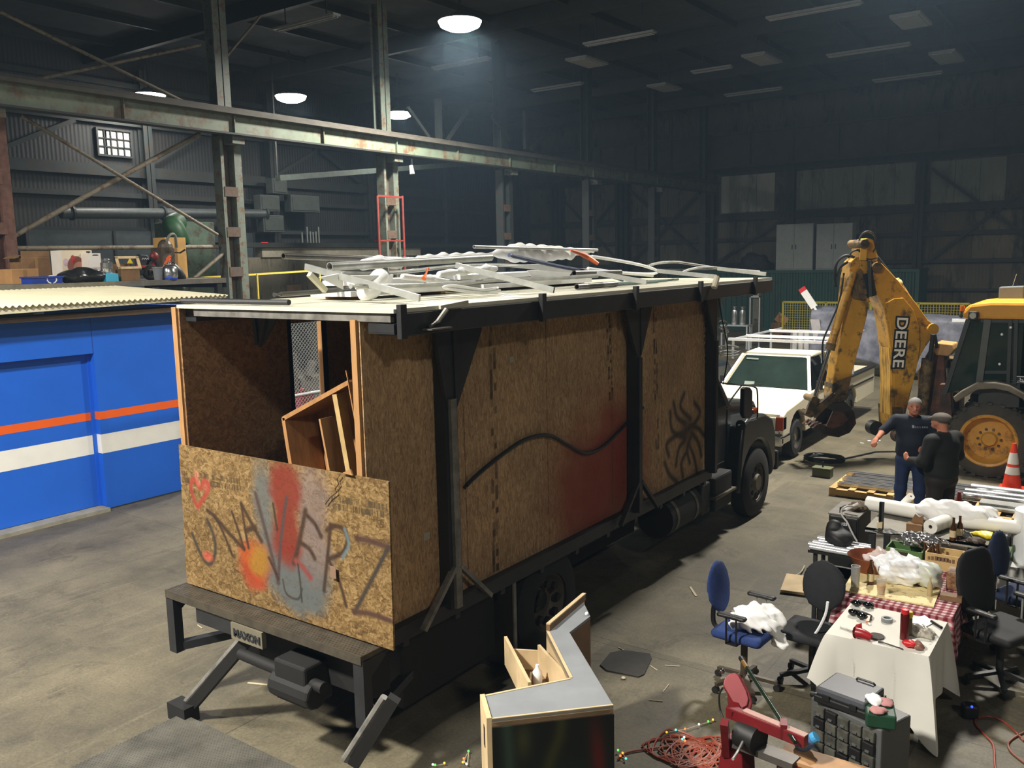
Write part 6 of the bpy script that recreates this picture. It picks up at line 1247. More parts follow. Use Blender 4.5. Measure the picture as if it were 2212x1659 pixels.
# fender, wheels
WC = V(aY(2133, 960, 15.98)[0], 16.0, .63)
fe = [(2058, 858), (2075, 845), (2110, 826), (2150, 826), (2180, 832), (2212, 850), (2240, 885), (2232, 888), (2208, 862), (2178, 846), (2148, 840), (2112, 842), (2080, 860), (2064, 870)]
part(ex_, 'fender', MB().prism([aY(x, y, 15.85) for x, y in fe], (0, .55, 0)), mat('fender_dusty', (104, 98, 84), rough=.7, var=.2), bevel=.02)
def bigwheel(c, r, w_, rim_r, near=True):
    wo = part(ex_, 'wheel', MB().lathe([(rim_r, -w_/2), (r*.82, -w_/2), (r*.93, -w_*.42), (r*.95, -w_*.2), (r*.95, w_*.2), (r*.93, w_*.42), (r*.82, w_/2), (rim_r, w_/2), (rim_r, -w_/2)], c, (0, -1, 0), n=36, cap=False), mat('dusty_tyre', (66, 62, 54), rough=.9, var=.25, scale=5), smooth=True)
    for k in range(20):
        for s in (-1, 1):
            a = (k+(.5 if s > 0 else 0))*2*math.pi/20; p = lambda t, rr, yy: c+V(rr*math.cos(a+t), yy, rr*math.sin(a+t))
            part(wo, 'tread_lug', MB().add([p(-.05, r*.9, s*w_*.5), p(.05, r*.9, s*w_*.5), p(.16, r*.95, 0), p(.07, r*.95, 0), p(-.05, r*.97, s*w_*.5), p(.05, r*.97, s*w_*.5), p(.16, r*1.0, 0), p(.07, r*1.0, 0)], [(0, 1, 2, 3), (7, 6, 5, 4), (0, 4, 5, 1), (1, 5, 6, 2), (2, 6, 7, 3), (3, 7, 4, 0)]), MATS['dusty_tyre'])
    d = 1; R_ = part(wo, 'rim', MB().lathe([(rim_r+.02, w_*.5), (rim_r+.005, w_*.53), (rim_r-.03, w_*.5), (rim_r-.05, w_*.2), (rim_r-.09, w_*.08), (.22, w_*.05), (.13, w_*.1), (.1, w_*.22), (.005, w_*.22)], c, (0, -1, 0), n=36, cap=False), mat('rim_yellow', (200, 148, 56), rough=.45, var=.1, dirt=(120, 88, 44), dirt_amt=.3), smooth=True)
    for k in range(10):
        a = k*.6283; q = c+V(.17*math.cos(a), 0, .17*math.sin(a)); part(wo, 'wheel_bolt', MB().cyl(q+V(0, -w_*.05, 0), q+V(0, -w_*.14, 0), .022, n=8), yl_d)
    return wo
bigwheel(WC+V(0, .22, 0), .66, .44, .42); bigwheel(V(WC[0], 17.5, .66), .66, .4, .42)
part(ex_, 'axle', MB().cyl((WC[0], 16.3, .63), (WC[0], 17.5, .63), .14, n=14), yl_d)
part(ex_, 'engine_hood', MB().bx(.3, 2.4, 16.3, 17.3, .7, 1.75), yl, bevel=.08); part(ex_, 'front_axle', MB().bx(1.7, 1.9, 16.1, 17.5, .4, .6), yl_d)
for y in (16.1, 17.5): wheel(ex_, (1.8, y, .45), .45, .3, MATS['rim_yellow'], (0, 1, 0), 'front_wheel')
part(ex_, 'chassis', MB().bx(-2.6, 2.2, 16.5, 17.1, .45, .8), yl_d)

# =====================================================================
# TWO MEN
# =====================================================================
def person(name, label, loc, rz, groups, h=.0115, extra=None):
    """groups: [(rgb, blend, [primitives])]; one continuous surface coloured by the nearest garment"""
    def g(X, prims, k):
        d = None
        for p in prims:
            q = caps(X, *p[1:]) if p[0] == 'c' else ell(X, *p[1:]); d = q if d is None else smin(d, q, k)
        return d
    def f(X):
        d = None
        for rgb, k, prims in groups:
            q = g(X, prims, k); d = q if d is None else smin(d, q, .012)
        return np.maximum(d, -X[..., 2]+.001)
    pts = np.array([np.array(p[j]) for _, _, pr in groups for p in pr for j in ((1, 2) if p[0] == 'c' else (1,))])
    v, q = surfnet(f, pts.min(0)-.22, np.maximum(pts.max(0)+.24, 0), h)
    ds = np.stack([g(v, pr, k) for _, k, pr in groups], 1); own = ds.argmin(1); c = np.array([L3(gr[0]) for gr in groups])[own]
    if extra: c = extra(v, c, own)
    mb = MB(); mb.v = [tuple(p) for p in v]; mb.f = q.tolist(); mb.fm = [0]*len(q)
    o = mb.build(name, mat_attr('clothed_skin', .75), (0, 0, 0), smooth='all', paint=np.concatenate([c, np.ones((len(c), 1))], 1))
    o.location = tuple(map(float, loc)); o.rotation_euler = (0, 0, rz); o.scale = (1.09, 1.09, 1.0); ORG[o.name] = (0, 0, 0); return tag(o, label, 'person')
def hand(wr, dirv, palm, curl=.6, side=1):
    """palm plus four fingers of unequal length and a thumb leaving the side of the palm"""
    wr = V(wr); d = unit(dirv); n = unit(palm); s = np.cross(d, n)*side; out = [('c', wr, wr+d*.05, .026, .03), ('c', wr+d*.05-s*.018, wr+d*.085-s*.022, .017, .014), ('c', wr+d*.05+s*.018, wr+d*.085+s*.022, .017, .014)]
    for i, L in enumerate((.062, .07, .066, .05)):
        b = wr+d*.088+s*(-.033+.022*i); k1 = unit(d*math.cos(curl)+n*math.sin(curl)); k2 = unit(d*math.cos(curl*2.1)+n*math.sin(curl*2.1)); m1 = b+k1*L*.55; out += [('c', b-d*.02, m1, .0125, .0115), ('c', m1, m1+k2*L*.5, .0115, .010)]
    t0 = wr+d*.03-s*.03; t1 = t0-s*.03+d*.025+n*.012; out += [('c', t0, t1, .014, .013), ('c', t1, t1+d*.03+n*.015, .013, .011)]
    return out
SK = (186, 122, 96)
head1 = [('e', (0.02, -.075, 1.665), (.073, .088, .105)), ('c', (0.03, -.14, 1.60), (.01, -.09, 1.59), .04, .045), ('c', (.03, -.165, 1.665), (.034, -.178, 1.64), .012, .016), ('c', (0, 0, 1.5), (.01, -.03, 1.6), .056, .055), ('e', (-.055, -.06, 1.655), (.012, .022, .032)), ('e', (.094, -.06, 1.655), (.012, .022, .032))]
hair1 = [('e', (.02, -.055, 1.705), (.08, .092, .085)), ('e', (.02, -.02, 1.665), (.079, .06, .085))]
armR = [('c', (-.335, -.13, 1.30), (-.37, -.3, 1.25), .042, .03)]+hand((-.375, -.31, 1.245), (-.25, -.75, -.35), (.3, -.2, -.8), .7, 1)
armL = [('c', (.31, -.02, 1.17), (.24, -.2, 1.06), .042, .03)]+hand((.235, -.21, 1.055), (-.5, -.8, .1), (-.7, .5, 0), .8, -1)
m1 = (( -2.44, 12.72, 0))
def face1(v, c, own):
    for x in (-.012, .055):
        d = np.linalg.norm((v-V(x, -.155, 1.68))*V(1, .6, 1.6), axis=1); c[(d < .014) & (own == 0)] = L3((60, 40, 34)); d2 = np.linalg.norm((v-V(x, -.155, 1.702))*V(.7, .6, 2.4), axis=1); c[(d2 < .016) & (own == 0)] = L3((120, 100, 88))
    d = np.linalg.norm((v-V(.03, -.165, 1.612))*V(.7, .5, 3), axis=1); c[(d < .02) & (own == 0)] = L3((128, 62, 56))
    # chest print: a round mark and a short run of letters
    P = v[:, [0, 2]]; ch = (own == 2) & (v[:, 1] < 0); pr = np.hypot(P[:, 0]-.015, P[:, 1]-1.405) < .017; c[ch & pr] = L3((150, 166, 178))
    k = ((P[:, 0]-.04)/.012).astype(int); tx = (P[:, 0] > .04) & (P[:, 0] < .17) & (np.abs(P[:, 1]-1.395+.02*(P[:, 0]-.04)) < .011) & (k % 2 == 0); c[ch & tx] = L3((120, 136, 150)); return c
person('person', 'man in navy printed t-shirt and jeans with grey hair by the excavator', m1, .12, [
    (SK, .02, head1+armR+armL), ((128, 126, 122), .02, hair1),
    ((22, 28, 42), .05, [('e', (0, .0, 1.34), (.2, .135, .2)), ('e', (0, -.015, 1.14), (.185, .15, .2)), ('e', (0, 0, 1.02), (.185, .14, .12)), ('c', (-.17, 0, 1.46), (.17, 0, 1.46), .075, .075), ('c', (-.2, 0, 1.45), (-.325, -.11, 1.315), .07, .062), ('c', (.2, 0, 1.45), (.3, -.01, 1.2), .07, .058)]),
    ((34, 48, 84), .04, [('e', (0, 0, .93), (.175, .135, .12)), ('c', (-.09, 0, .9), (-.11, -.01, .5), .095, .07), ('c', (.09, 0, .9), (.11, 0, .5), .095, .07), ('c', (-.11, -.01, .5), (-.12, .01, .08), .07, .06), ('c', (.11, 0, .5), (.12, .02, .08), .07, .06)]),
    ((30, 26, 24), .03, [('c', (-.12, .04, .05), (-.14, -.16, .04), .05, .045), ('c', (.12, .05, .05), (.14, -.15, .04), .05, .045)])], extra=face1)
head2 = [('e', (0, -.055, 1.565), (.075, .092, .105)), ('c', (0, -.12, 1.5), (0, -.08, 1.5), .04, .045), ('c', (0, -.145, 1.565), (0, -.158, 1.54), .012, .016), ('c', (0, 0, 1.4), (0, -.02, 1.5), .062, .06), ('e', (-.076, -.045, 1.555), (.012, .022, .032)), ('e', (.076, -.045, 1.555), (.012, .022, .032))]
ar2 = hand((-.2, -.33, 1.06), (.15, -.9, .25), (.6, 0, .3), .9, -1)+hand((.2, -.3, 1.04), (-.3, -.9, .1), (-.8, 0, .2), .9, 1)
def face2(v, c, own):
    for x in (-.033, .033):
        d = np.linalg.norm((v-V(x, -.14, 1.575))*V(1, .6, 1.6), axis=1); c[(d < .013) & (own == 0)] = L3((60, 40, 34))
    d = np.linalg.norm((v-V(0, -.15, 1.51))*V(.7, .5, 3), axis=1); c[(d < .02) & (own == 0)] = L3((128, 62, 56)); return c
person('person', 'man in flat grey cap and black sweater seen from behind', (-1.97, 12.2, 0), math.radians(-118), [
    (SK, .02, head2+ar2), ((92, 86, 78), .02, [('e', (0, -.03, 1.615), (.095, .115, .07)), ('c', (-.05, -.14, 1.6), (.05, -.14, 1.6), .022, .022), ('c', (-.045, -.17, 1.592), (.045, -.17, 1.592), .012, .012)]),
    ((26, 28, 27), .06, [('e', (0, .01, 1.24), (.22, .16, .2)), ('e', (0, -.02, 1.03), (.21, .19, .2)), ('e', (0, 0, .9), (.205, .17, .13)), ('c', (-.18, 0, 1.35), (.18, 0, 1.35), .08, .08), ('c', (-.22, .01, 1.34), (-.31, -.03, 1.08), .08, .065), ('c', (-.31, -.03, 1.08), (-.21, -.28, 1.06), .065, .045), ('c', (.22, .01, 1.34), (.31, -.02, 1.08), .08, .065), ('c', (.31, -.02, 1.08), (.21, -.26, 1.04), .065, .045)]),
    ((40, 34, 32), .05, [('e', (0, 0, .82), (.2, .16, .12)), ('c', (-.1, 0, .8), (-.12, -.01, .45), .105, .08), ('c', (.1, 0, .8), (.12, 0, .45), .105, .08), ('c', (-.12, -.01, .45), (-.13, .01, .08), .08, .07), ('c', (.12, 0, .45), (.13, .02, .08), .08, .07)]),
    ((26, 24, 22), .03, [('c', (-.13, .04, .05), (-.14, -.17, .04), .052, .047), ('c', (.13, .05, .05), (.14, -.16, .04), .052, .047)])], extra=face2)

# =====================================================================
# PALLETS, PIPES, CONES and things on the floor beyond the tables
# =====================================================================
pal = mat('pallet_pine', (196, 158, 98), rough=.75, var=.18, scale=4)
def pallet(x0, x1, y0, y1, lab):
    o = thing('pallet', lab, 'pallet', ((x0+x1)/2, (y0+y1)/2, 0), 'pallets under the metal profiles')
    for y in (y0+.05, (y0+y1)/2, y1-.05): part(o, 'stringer', MB().bx(x0, x1, y-.045, y+.045, .022, .115), pal)
    n_ = max(4, int((x1-x0)/.22))
    for i in range(n_):
        x = x0+(x1-x0-.1)*i/(n_-1); part(o, 'deck_board', MB().bx(x, x+.1, y0, y1, .115, .135), pal)
        if i % 3 == 0: part(o, 'bottom_board', MB().bx(x, x+.1, y0, y1, 0, .022), pal)
pallet(-3.78, -2.28, 13.62, 14.75, 'long pine pallet behind the two men'); pallet(-1.75, .6, 13.25, 14.6, 'pine pallet at the right edge under silver pipes')
alu = mat('mill_aluminium', (196, 198, 200), rough=.3, metal=.7, var=.12, scale=3, stretch=(.3, 3, 3))
k = 0
for (x0, x1, y, z, w_, h, lab) in ((-3.75, -1.2, 14.55, .17, .12, .06, 'bright silver profile farthest back on the pallet'), (-3.6, -1.9, 14.38, .165, .12, .05, 'second silver profile on the pallet behind the men'), (-3.72, -1.5, 14.2, .16, .12, .045, 'third silver profile on the pallet behind the men'), (-3.65, -1.6, 14.02, .16, .12, .045, 'fourth silver profile on the pallet behind the men'), (-3.7, -2.0, 13.84, .16, .1, .045, 'front silver profile on the pallet behind the men')):
    single('metal_profile', MB().bx(x0, x1, y-w_/2, y+w_/2, .136, .144).bx(x0, x1, y-w_/2, y-w_/2+.012, .144, .144+h).bx(x0, x1, y+w_/2-.012, y+w_/2, .144, .144+h), alu, lab, 'profile', 'silver metal profiles on the pallets')
for i, (y, r, lab) in enumerate(((14.35, .075, 'fat silver pipe farthest on the right pallet'), (14.15, .06, 'middle silver pipe on the right pallet'), (13.98, .05, 'nearest silver pipe on the right pallet'))):
    single('metal_pipe', MB().pipe((-1.95 if i else -1.9, y, .137+r), (.9, y-.02, .137+r), r, r-.006, 16), alu, lab, 'pipe', 'silver pipes on the right pallet', smooth=True)
single('metal_slab', MB().bx(-1.7, .8, 13.62, 13.86, .137, .2).bx(-1.7, .8, 13.5, 13.6, .137, .17), galv, 'flat grey metal bundle at the front of the right pallet', 'bundle')
conem = mat('cone_orange', (228, 62, 30), rough=.45, var=.08); conew = mat('cone_white', (226, 222, 216), rough=.4, var=.05)
def cone(c, h, lab, bands=True, m=conem):
    c = V(c); o = thing('traffic_cone', lab, 'cone', c); k_ = h/.72
    part(o, 'body', MB().lathe([(.135*k_, .03), (.03*k_, h), (.005, h)], c, n=20), m, smooth=True); part(o, 'base', MB().bx(c[0]-.18*k_, c[0]+.18*k_, c[1]-.18*k_, c[1]+.18*k_, 0, .03), m, bevel=.01)
    if bands:
        for z0, z1 in ((.34, .5), (.56, .8)): z0, z1 = z0*h, z1*h; R_ = lambda z: (.135-(.105)*(z-.03)/(h-.03))*k_+.002; part(o, 'reflective_band', MB().lathe([(R_(z0), z0), (R_(z1), z1)], c, n=20, cap=False), conew, smooth=True)
cone((aY(2188, 1010, 15.45)[0], 15.45, 0), .74, 'orange traffic cone with two white bands beside the big tyre'); cone((aY(2068, 1080, 13.05)[0]+.02, 13.05, 0), .46, 'small plain red cone behind the man in the cap', False, mat('cone_dull_red', (168, 58, 46), rough=.6, var=.1))
a, b = G(1754, 1029, 0), G(1797, 1031, 0)
o = thing('ammo_box', 'olive green metal box on the floor near the pickup', 'box', (a+b)/2); og = mat('olive_green', (92, 98, 70), rough=.5, var=.12); part(o, 'case', MB().box(((a[0]+b[0])/2, a[1]+.09, .07), (b[0]-a[0], .2, .14)), og, bevel=.01); part(o, 'lid', MB().box(((a[0]+b[0])/2, a[1]+.09, .15), (b[0]-a[0]+.015, .21, .025)), og, bevel=.005); part(o, 'handle', MB().cyl(((a[0]+b[0])/2, a[1]+.09, .16), ((a[0]+b[0])/2, a[1]+.09, .26), .012), trim)
c = G(1780, 994, 0.02); mb = MB(); pts = []
for i in range(64): a_ = i*.4; r = .3+.012*math.sin(i*1.7); pts.append((c[0]+r*1.15*math.cos(a_), c[1]+r*.85*math.sin(a_), .03+.02*(i//16)))
pts += [tuple(G(x, y, .02)) for x, y in ((1822, 991), (1850, 985), (1890, 976), (1930, 975), (1965, 980))]
single('hose_coil', mb.tube(pts, .014, 7), hosem, 'black hose coiled on the floor with a tail towards the men', 'hose', smooth=True)
for k, (x, y) in enumerate(((1898, 952), (1878, 953), (1893, 957), (1862, 958))): p = G(x, y, 0); single('paper_scrap', MB().box(p+V(0, 0, .006), (.07, .045, .012), rz=k), wplas, ['white paper scrap nearest the boom foot', 'white paper scrap left of the boom foot', 'white paper scrap below the others by the oil stain', 'white paper scrap farthest left by the oil stain'][k], 'scrap', 'paper scraps by the excavator')
# =====================================================================
# FOREGROUND: bar counter, tables, chairs, tools
# =====================================================================
# ---- angled bar counter ----
BZ = 1.05
bp_ = {k: G(*v, BZ) for k, v in dict(A=(1047, 1502), B=(1062, 1554), C=(1325, 1524), D=(1230, 1366), E=(1275, 1331), F=(1258, 1296), G=(1180, 1363), H=(1231, 1465)).items()}
def low(p, z): return V(p[0], p[1], z)
bar = thing('bar_counter', 'zigzag wooden bar counter with grey top in the foreground', 'counter', (-3.0, 4.7, 0))
gtop = mat('grey_laminate', (132, 136, 140), rough=.55, var=.12, scale=3); ply = mat('pale_ply', (202, 178, 138), rough=.7, var=.15, scale=4); plyd = mat('brown_ply', (120, 92, 64), rough=.7, var=.2, scale=4)
part(bar, 'countertop', MB().prism([low(bp_[k], BZ-.02) for k in 'ABCDEFGH'], (0, 0, .02)), gtop)
def edge(k0, k1, w_=.02, m=ply, name='edge_strip', z0=BZ-.045, z1=BZ+.004, inset=0.0):
    a, b = bp_[k0], bp_[k1]; n = unit(np.cross(b-a, (0, 0, 1)))*w_
    return part(bar, name, MB().prism([low(a, z0), low(b, z0), low(b+n, z0), low(a+n, z0)], (0, 0, z1-z0)), m)
edge('H', 'A', -.016); edge('G', 'H', -.02); edge('B', 'C', -.012); edge('F', 'G', -.02)
sp = mat_attr('bar_mural', .5)
a, b = bp_['B'], bp_['C']; nn = unit(np.cross(b-a, (0, 0, 1))); nn = nn if nn[1] < 0 else -nn
def mural(P):
    u = (P-a)@unit(b-a)/np.linalg.norm(b-a); z = P[:, 2]; c = np.ones((len(P), 4)); c[:, :3] = L3((8, 14, 11)); n1 = wob(P, 7); n2 = wob(P+3.1, 5)
    def lay(m, rgb): c[:, :3] = c[:, :3]*(1-m[:, None])+L3(rgb)*m[:, None]
    lay(np.clip(.5+n1, 0, 1)*.8, (8, 26, 20)); lay(np.clip(n2-.1, 0, 1), (12, 36, 30))
    s_ = np.exp(-((u-.45-.25*(z-.7)+.05*n1)/.05)**2); lay(s_*.6, (52, 52, 20)); s_ = np.exp(-((u-.12+.02*n2)/.05)**2); lay(s_*.45, (52, 74, 60)); s_ = np.exp(-((u-.86+.12*(z-.8))/.055)**2)*np.exp(-((z-.72)/.22)**2); lay(s_*.95, (70, 12, 12)); lay(np.exp(-((u-.25)/.06)**2)*np.exp(-((z-.9)/.1)**2)*.5, (64, 66, 36)); lay(np.exp(-((u-.98)/.05)**2)*.8, (10, 12, 12)); return c
mb, pc = paintgrid(low(a, .02)+nn*.014, b-a, (0, 0, BZ-.07), nn, .012, mural)
part(bar, 'mural_panel', mb, sp, paint=np.where(pc.sum(1, keepdims=True) == 0, np.array([[*L3((40, 30, 22)), 1]]), pc))
def wall_p(k0, k1, m, z1=BZ-.022, t=.02, ins=.0):
    a, b = bp_[k0], bp_[k1]; n = unit(np.cross(b-a, (0, 0, 1)))*-t; return part(bar, 'side_panel', MB().prism([low(a, 0), low(b, 0), low(b+n, 0), low(a+n, 0)], (0, 0, z1)), m)
wall_p('B', 'C', plyd); wall_p('C', 'D', plyd); wall_p('D', 'E', mat('brown_board', (122, 94, 66), rough=.7, var=.15)); wall_p('E', 'F', plyd)
a, b = bp_['A'], bp_['B']; n = unit(np.cross(b-a, (0, 0, 1)))*.03
part(bar, 'end_panel', MB().prism([low(a, 0), low(b, 0), low(b+n, 0), low(a+n, 0)], (0, 0, BZ+.01)), ply); m_ = a+(b-a)*.62+n*.98
part(bar, 'slot', MB().prism([low(m_-(b-a)*.07, .82), low(m_+(b-a)*.07, .82), low(m_+(b-a)*.07, .95), low(m_-(b-a)*.07, .95)], unit(n)*.004), mat('slot_dark', (46, 32, 20), var=0))
a, b = bp_['F'], bp_['G']; part(bar, 'back_rim', MB().prism([low(a, BZ), low(b, BZ), low(b+V(.025, .01, 0), BZ), low(a+V(.025, .01, 0), BZ)], (0, 0, .05)), plyd); part(bar, 'back_rim_cap', MB().prism([low(a, BZ+.05), low(b, BZ+.05), low(b+V(.028, .012, 0), BZ+.05), low(a+V(.028, .012, 0), BZ+.05)], (0, 0, .01)), ply)
a, b = bp_['G'], bp_['H']; part(bar, 'drawer_face_board', MB().prism([low(a, .7), low(b, .7), low(b, BZ-.02), low(a, BZ-.02)], unit(np.cross(b-a, (0, 0, 1)))*-.02), ply)
p = bp_['E']; part(bar, 'bulb', MB().ball(low(p+V(-.03, .0, 0), BZ+.012), .016), wplas)
f0, f1, r0, r1 = G(1092, 1380, .98), G(1144, 1480, .98), G(1164, 1398, .98), G(1228, 1468, .98)
dw = part(bar, 'drawer', MB().bar(low((f0+f1)/2, .89)-(f1-f0)/2, low((f0+f1)/2, .89)+(f1-f0)/2, .022, .22), ply)
for q0, q1 in ((f0+(f1-f0)*.16, r0), (f1, r1)): part(dw, 'drawer_side', MB().bar(low(q0, .88), low(q1, .88), .016, .15), ply)
part(dw, 'drawer_back', MB().bar(low(r0, .9), low(r1, .9), .02, .2), ply); part(dw, 'drawer_bottom', MB().prism([low(f0, .8), low(f1, .8), low(r1, .8), low(r0, .8)], (0, 0, .008)), plyd)
c = G(1161, 1462, .86); single('white_bottle', MB().lathe([(.03, 0), (.034, .02), (.034, .09), (.015, .115), (.012, .14), (.003, .14)], low(c, .809), n=14), wplas, 'small white bottle standing in the open bar drawer', 'bottle', smooth=True)
c = G(1147, 1450, .9); single('drawer_divider', MB().bar(low(c, .85), low(c+V(.06, -.1, 0), .85), .01, .09), ply, 'thin pale board standing in the open drawer', 'board')
# ---- floor mat, straws, scraps ----
P = [G(x, y, .002) for x, y in ((1296, 1438), (1318, 1412), (1345, 1406), (1404, 1414), (1408, 1424), (1392, 1458), (1380, 1464), (1310, 1450))]
single('floor_mat', MB().prism(P, (0, 0, .012)), mat('mat_black', (40, 38, 34), rough=.8, var=.2, scale=12), 'small black rubber mat on the floor behind the bar', 'mat', bevel=.003)
straw = mat('pale_splinter', (190, 178, 150), rough=.8, var=.1)
for k, (x0, y0, x1, y1, wd, lab) in enumerate(((1491, 1268, 1504, 1288, .025, 'curled white strip on the floor left of the blue chair'), (535, 1475, 597, 1481, .02, 'long pale splinter on the floor beneath the tail lift'), (427, 1350, 437, 1357, .008, 'short pale splinter left of the name plate'), (1335, 1398, 1362, 1412, .006, 'thin pale splinter above the floor mat'), (1405, 1438, 1420, 1448, .006, 'thin splinter right of the floor mat'), (1436, 1437, 1468, 1439, .006, 'straight splinter right of the floor mat'), (1402, 1512, 1432, 1515, .006, 'straight splinter below the floor mat'), (1432, 1495, 1445, 1478, .006, 'slanted splinter below the floor mat'), (1298, 1560, 1310, 1550, .02, 'small dark chip beside the bar'))):
    a, b = G(x0, y0, .006), G(x1, y1, .006); single('splinter', MB().bar(a, b, wd, .006), straw, lab, 'scrap', 'scraps on the floor')
c = G(1347, 1467, 0); single('pebble', MB().ball(c+V(0, 0, .012), (.022, .018, .012), 8, 6), straw, 'pale pebble on the floor below the mat', 'pebble', smooth=True)
pts = [G(x, y, .006) for x, y in ((1312, 1448), (1322, 1440), (1340, 1438), (1352, 1446), (1356, 1454))]
single('wire_scrap', MB().tube(pts, .004, 5, smooth=4), straw, 'curved pale wire lying over the floor mat', 'wire')

# ---- office chairs ----
def task_chair(loc, face, fab, lab, arms=True, big=False, basem=None, h0=.46):
    o = thing('office_chair', lab, 'chair', loc, 'office chairs'); bm_ = basem or trim; f = unit(V(face[0], face[1], 0)); r = V(-f[1], f[0], 0); L = V(loc)
    at = lambda x, y, z: L+f*x+r*y+V(0, 0, z)
    for k in range(5):
        a = k*1.2566+.4; e = at(.28*math.cos(a), .28*math.sin(a), .075); part(o, 'base_leg', MB().bar(at(0, 0, .12), e, .04, .03), bm_)
        part(o, 'caster', MB().cyl(e+V(0, 0, -.045)+r*-.02, e+V(0, 0, -.045)+r*.02, .03, n=12), trim)
    part(o, 'column', MB().cyl(at(0, 0, .1), at(0, 0, h0-.04), .03, n=12), bm_); part(o, 'mechanism', MB().box(at(0, 0, h0-.03), (.2, .16, .05), rz=math.atan2(f[1], f[0])), trim)
    R = np.stack([f, r, V(0, 0, 1)], 1); sw = .25 if not big else .29
    def rr(X, c, hs, rad): q = np.abs((X-c)@R)-np.array(hs)+rad; return np.linalg.norm(np.maximum(q, 0), axis=-1)+np.minimum(q.max(-1), 0)-rad
    part(o, 'seat', sdf_mb(lambda X: rr(X, at(.02, 0, h0+.03), (.23, sw, .04), .039), at(0, 0, h0)-.4, at(0, 0, h0)+.4, .02), fab, smooth='all')
    bc = at(-.24, 0, h0+.37 if not big else h0+.38); bh = .23 if not big else .3
    tl = rotm(r, -.16)
    def bf(X):
        q = ((X-bc)@tl)@R; b_ = np.array([.035, .2 if not big else .26, bh]); q[..., 0] += .35*(q[..., 1]**2); return (np.linalg.norm(q/b_, axis=-1)**1.0-1)*.035 if not big else (np.sum(np.abs(q/b_)**3, -1)**(1/3)-1)*.04
    part(o, 'backrest', sdf_mb(bf, bc-.42, bc+.42, .02), fab, smooth='all')
    part(o, 'back_support', MB().tube([at(-.08, 0, h0-.02), at(-.27, 0, h0-.01), at(-.3, 0, h0+.12), at(-.265, 0, h0+.3)], .022, 8, smooth=4), trim, smooth=True)
    if arms:
        for s in (-1, 1):
            y = s*(sw+.04); part(o, 'arm_rest', sdf_mb(lambda X: rr(X, at(.02, y, h0+.25), (.13, .035, .018), .017), at(.02, y, h0+.25)-.18, at(.02, y, h0+.25)+.18, .014), trim, smooth='all')
            for x in (-.03, .06): part(o, 'arm_post', MB().cyl(at(x, y, h0+.0), at(x, y, h0+.235), .009, n=8), galv if s > 0 else trim)
            part(o, 'arm_bracket', MB().bar(at(.015, s*.1, h0-.01), at(.015, y, h0-.0), .1, .012), trim)
    return o
fb = mat('blue_fabric', (36, 58, 112), rough=.9, var=.15, scale=30); fk = mat('black_fabric', (26, 28, 32), rough=.8, var=.2, scale=20); fn = mat('navy_fabric', (32, 44, 72), rough=.85, var=.15, scale=20)
fwd = (math.cos(YAW), math.sin(YAW))
task_chair((-2.62, 7.0, 0), (.98, -.08), fb, 'blue fabric office chair with white cloth on its seat', h0=.5, basem=mat('base_brown', (70, 60, 48), rough=.5))
task_chair((-2.16, 7.42, 0), (-.05, -1.0), fk, 'black office chair backed against the white table', arms=False, h0=.44)
task_chair((-.8, 8.25, 0), (.9, -.43), mat('jet_fabric', (14, 15, 16), rough=.7, var=.2), 'big black office chair at the right of the checked table', big=True, h0=.48)
task_chair((-.72, 9.15, 0), (.9, -.3), fn, 'navy office chair behind the big black one', h0=.5)
c = V(-2.56, 7.02, .56)
def clf(X): return np.maximum(.02*wob(X, 60)+.03*wob(X, 38)+smin(smin(ell(X, c+V(.0, .02, .06), (.2, .2, .1)), ell(X, c+V(.13, .06, .05), (.14, .15, .1)), .08), caps(X, c+V(.16, .02, .02), c+V(.24, .04, -.12), .06, .05), .06)+.035*wob(X, 15)+.018*wob(X, 33), c[2]-.14-X[..., 2])
single('white_rag', sdf_mb(clf, c-V(.35, .35, .16), c+V(.42, .35, .28), .014), wcloth, 'crumpled white cloth lying on the blue chair seat', 'cloth', smooth='all')
P = [aY(x, y, 7.3) for x, y in ((1715, 1374), (1735, 1384), (1760, 1370), (1782, 1330), (1788, 1300))]
single('white_strap', MB().tube(P, .012, 6, smooth=4), wplas, 'pale strap edging the black chair back', 'strap')

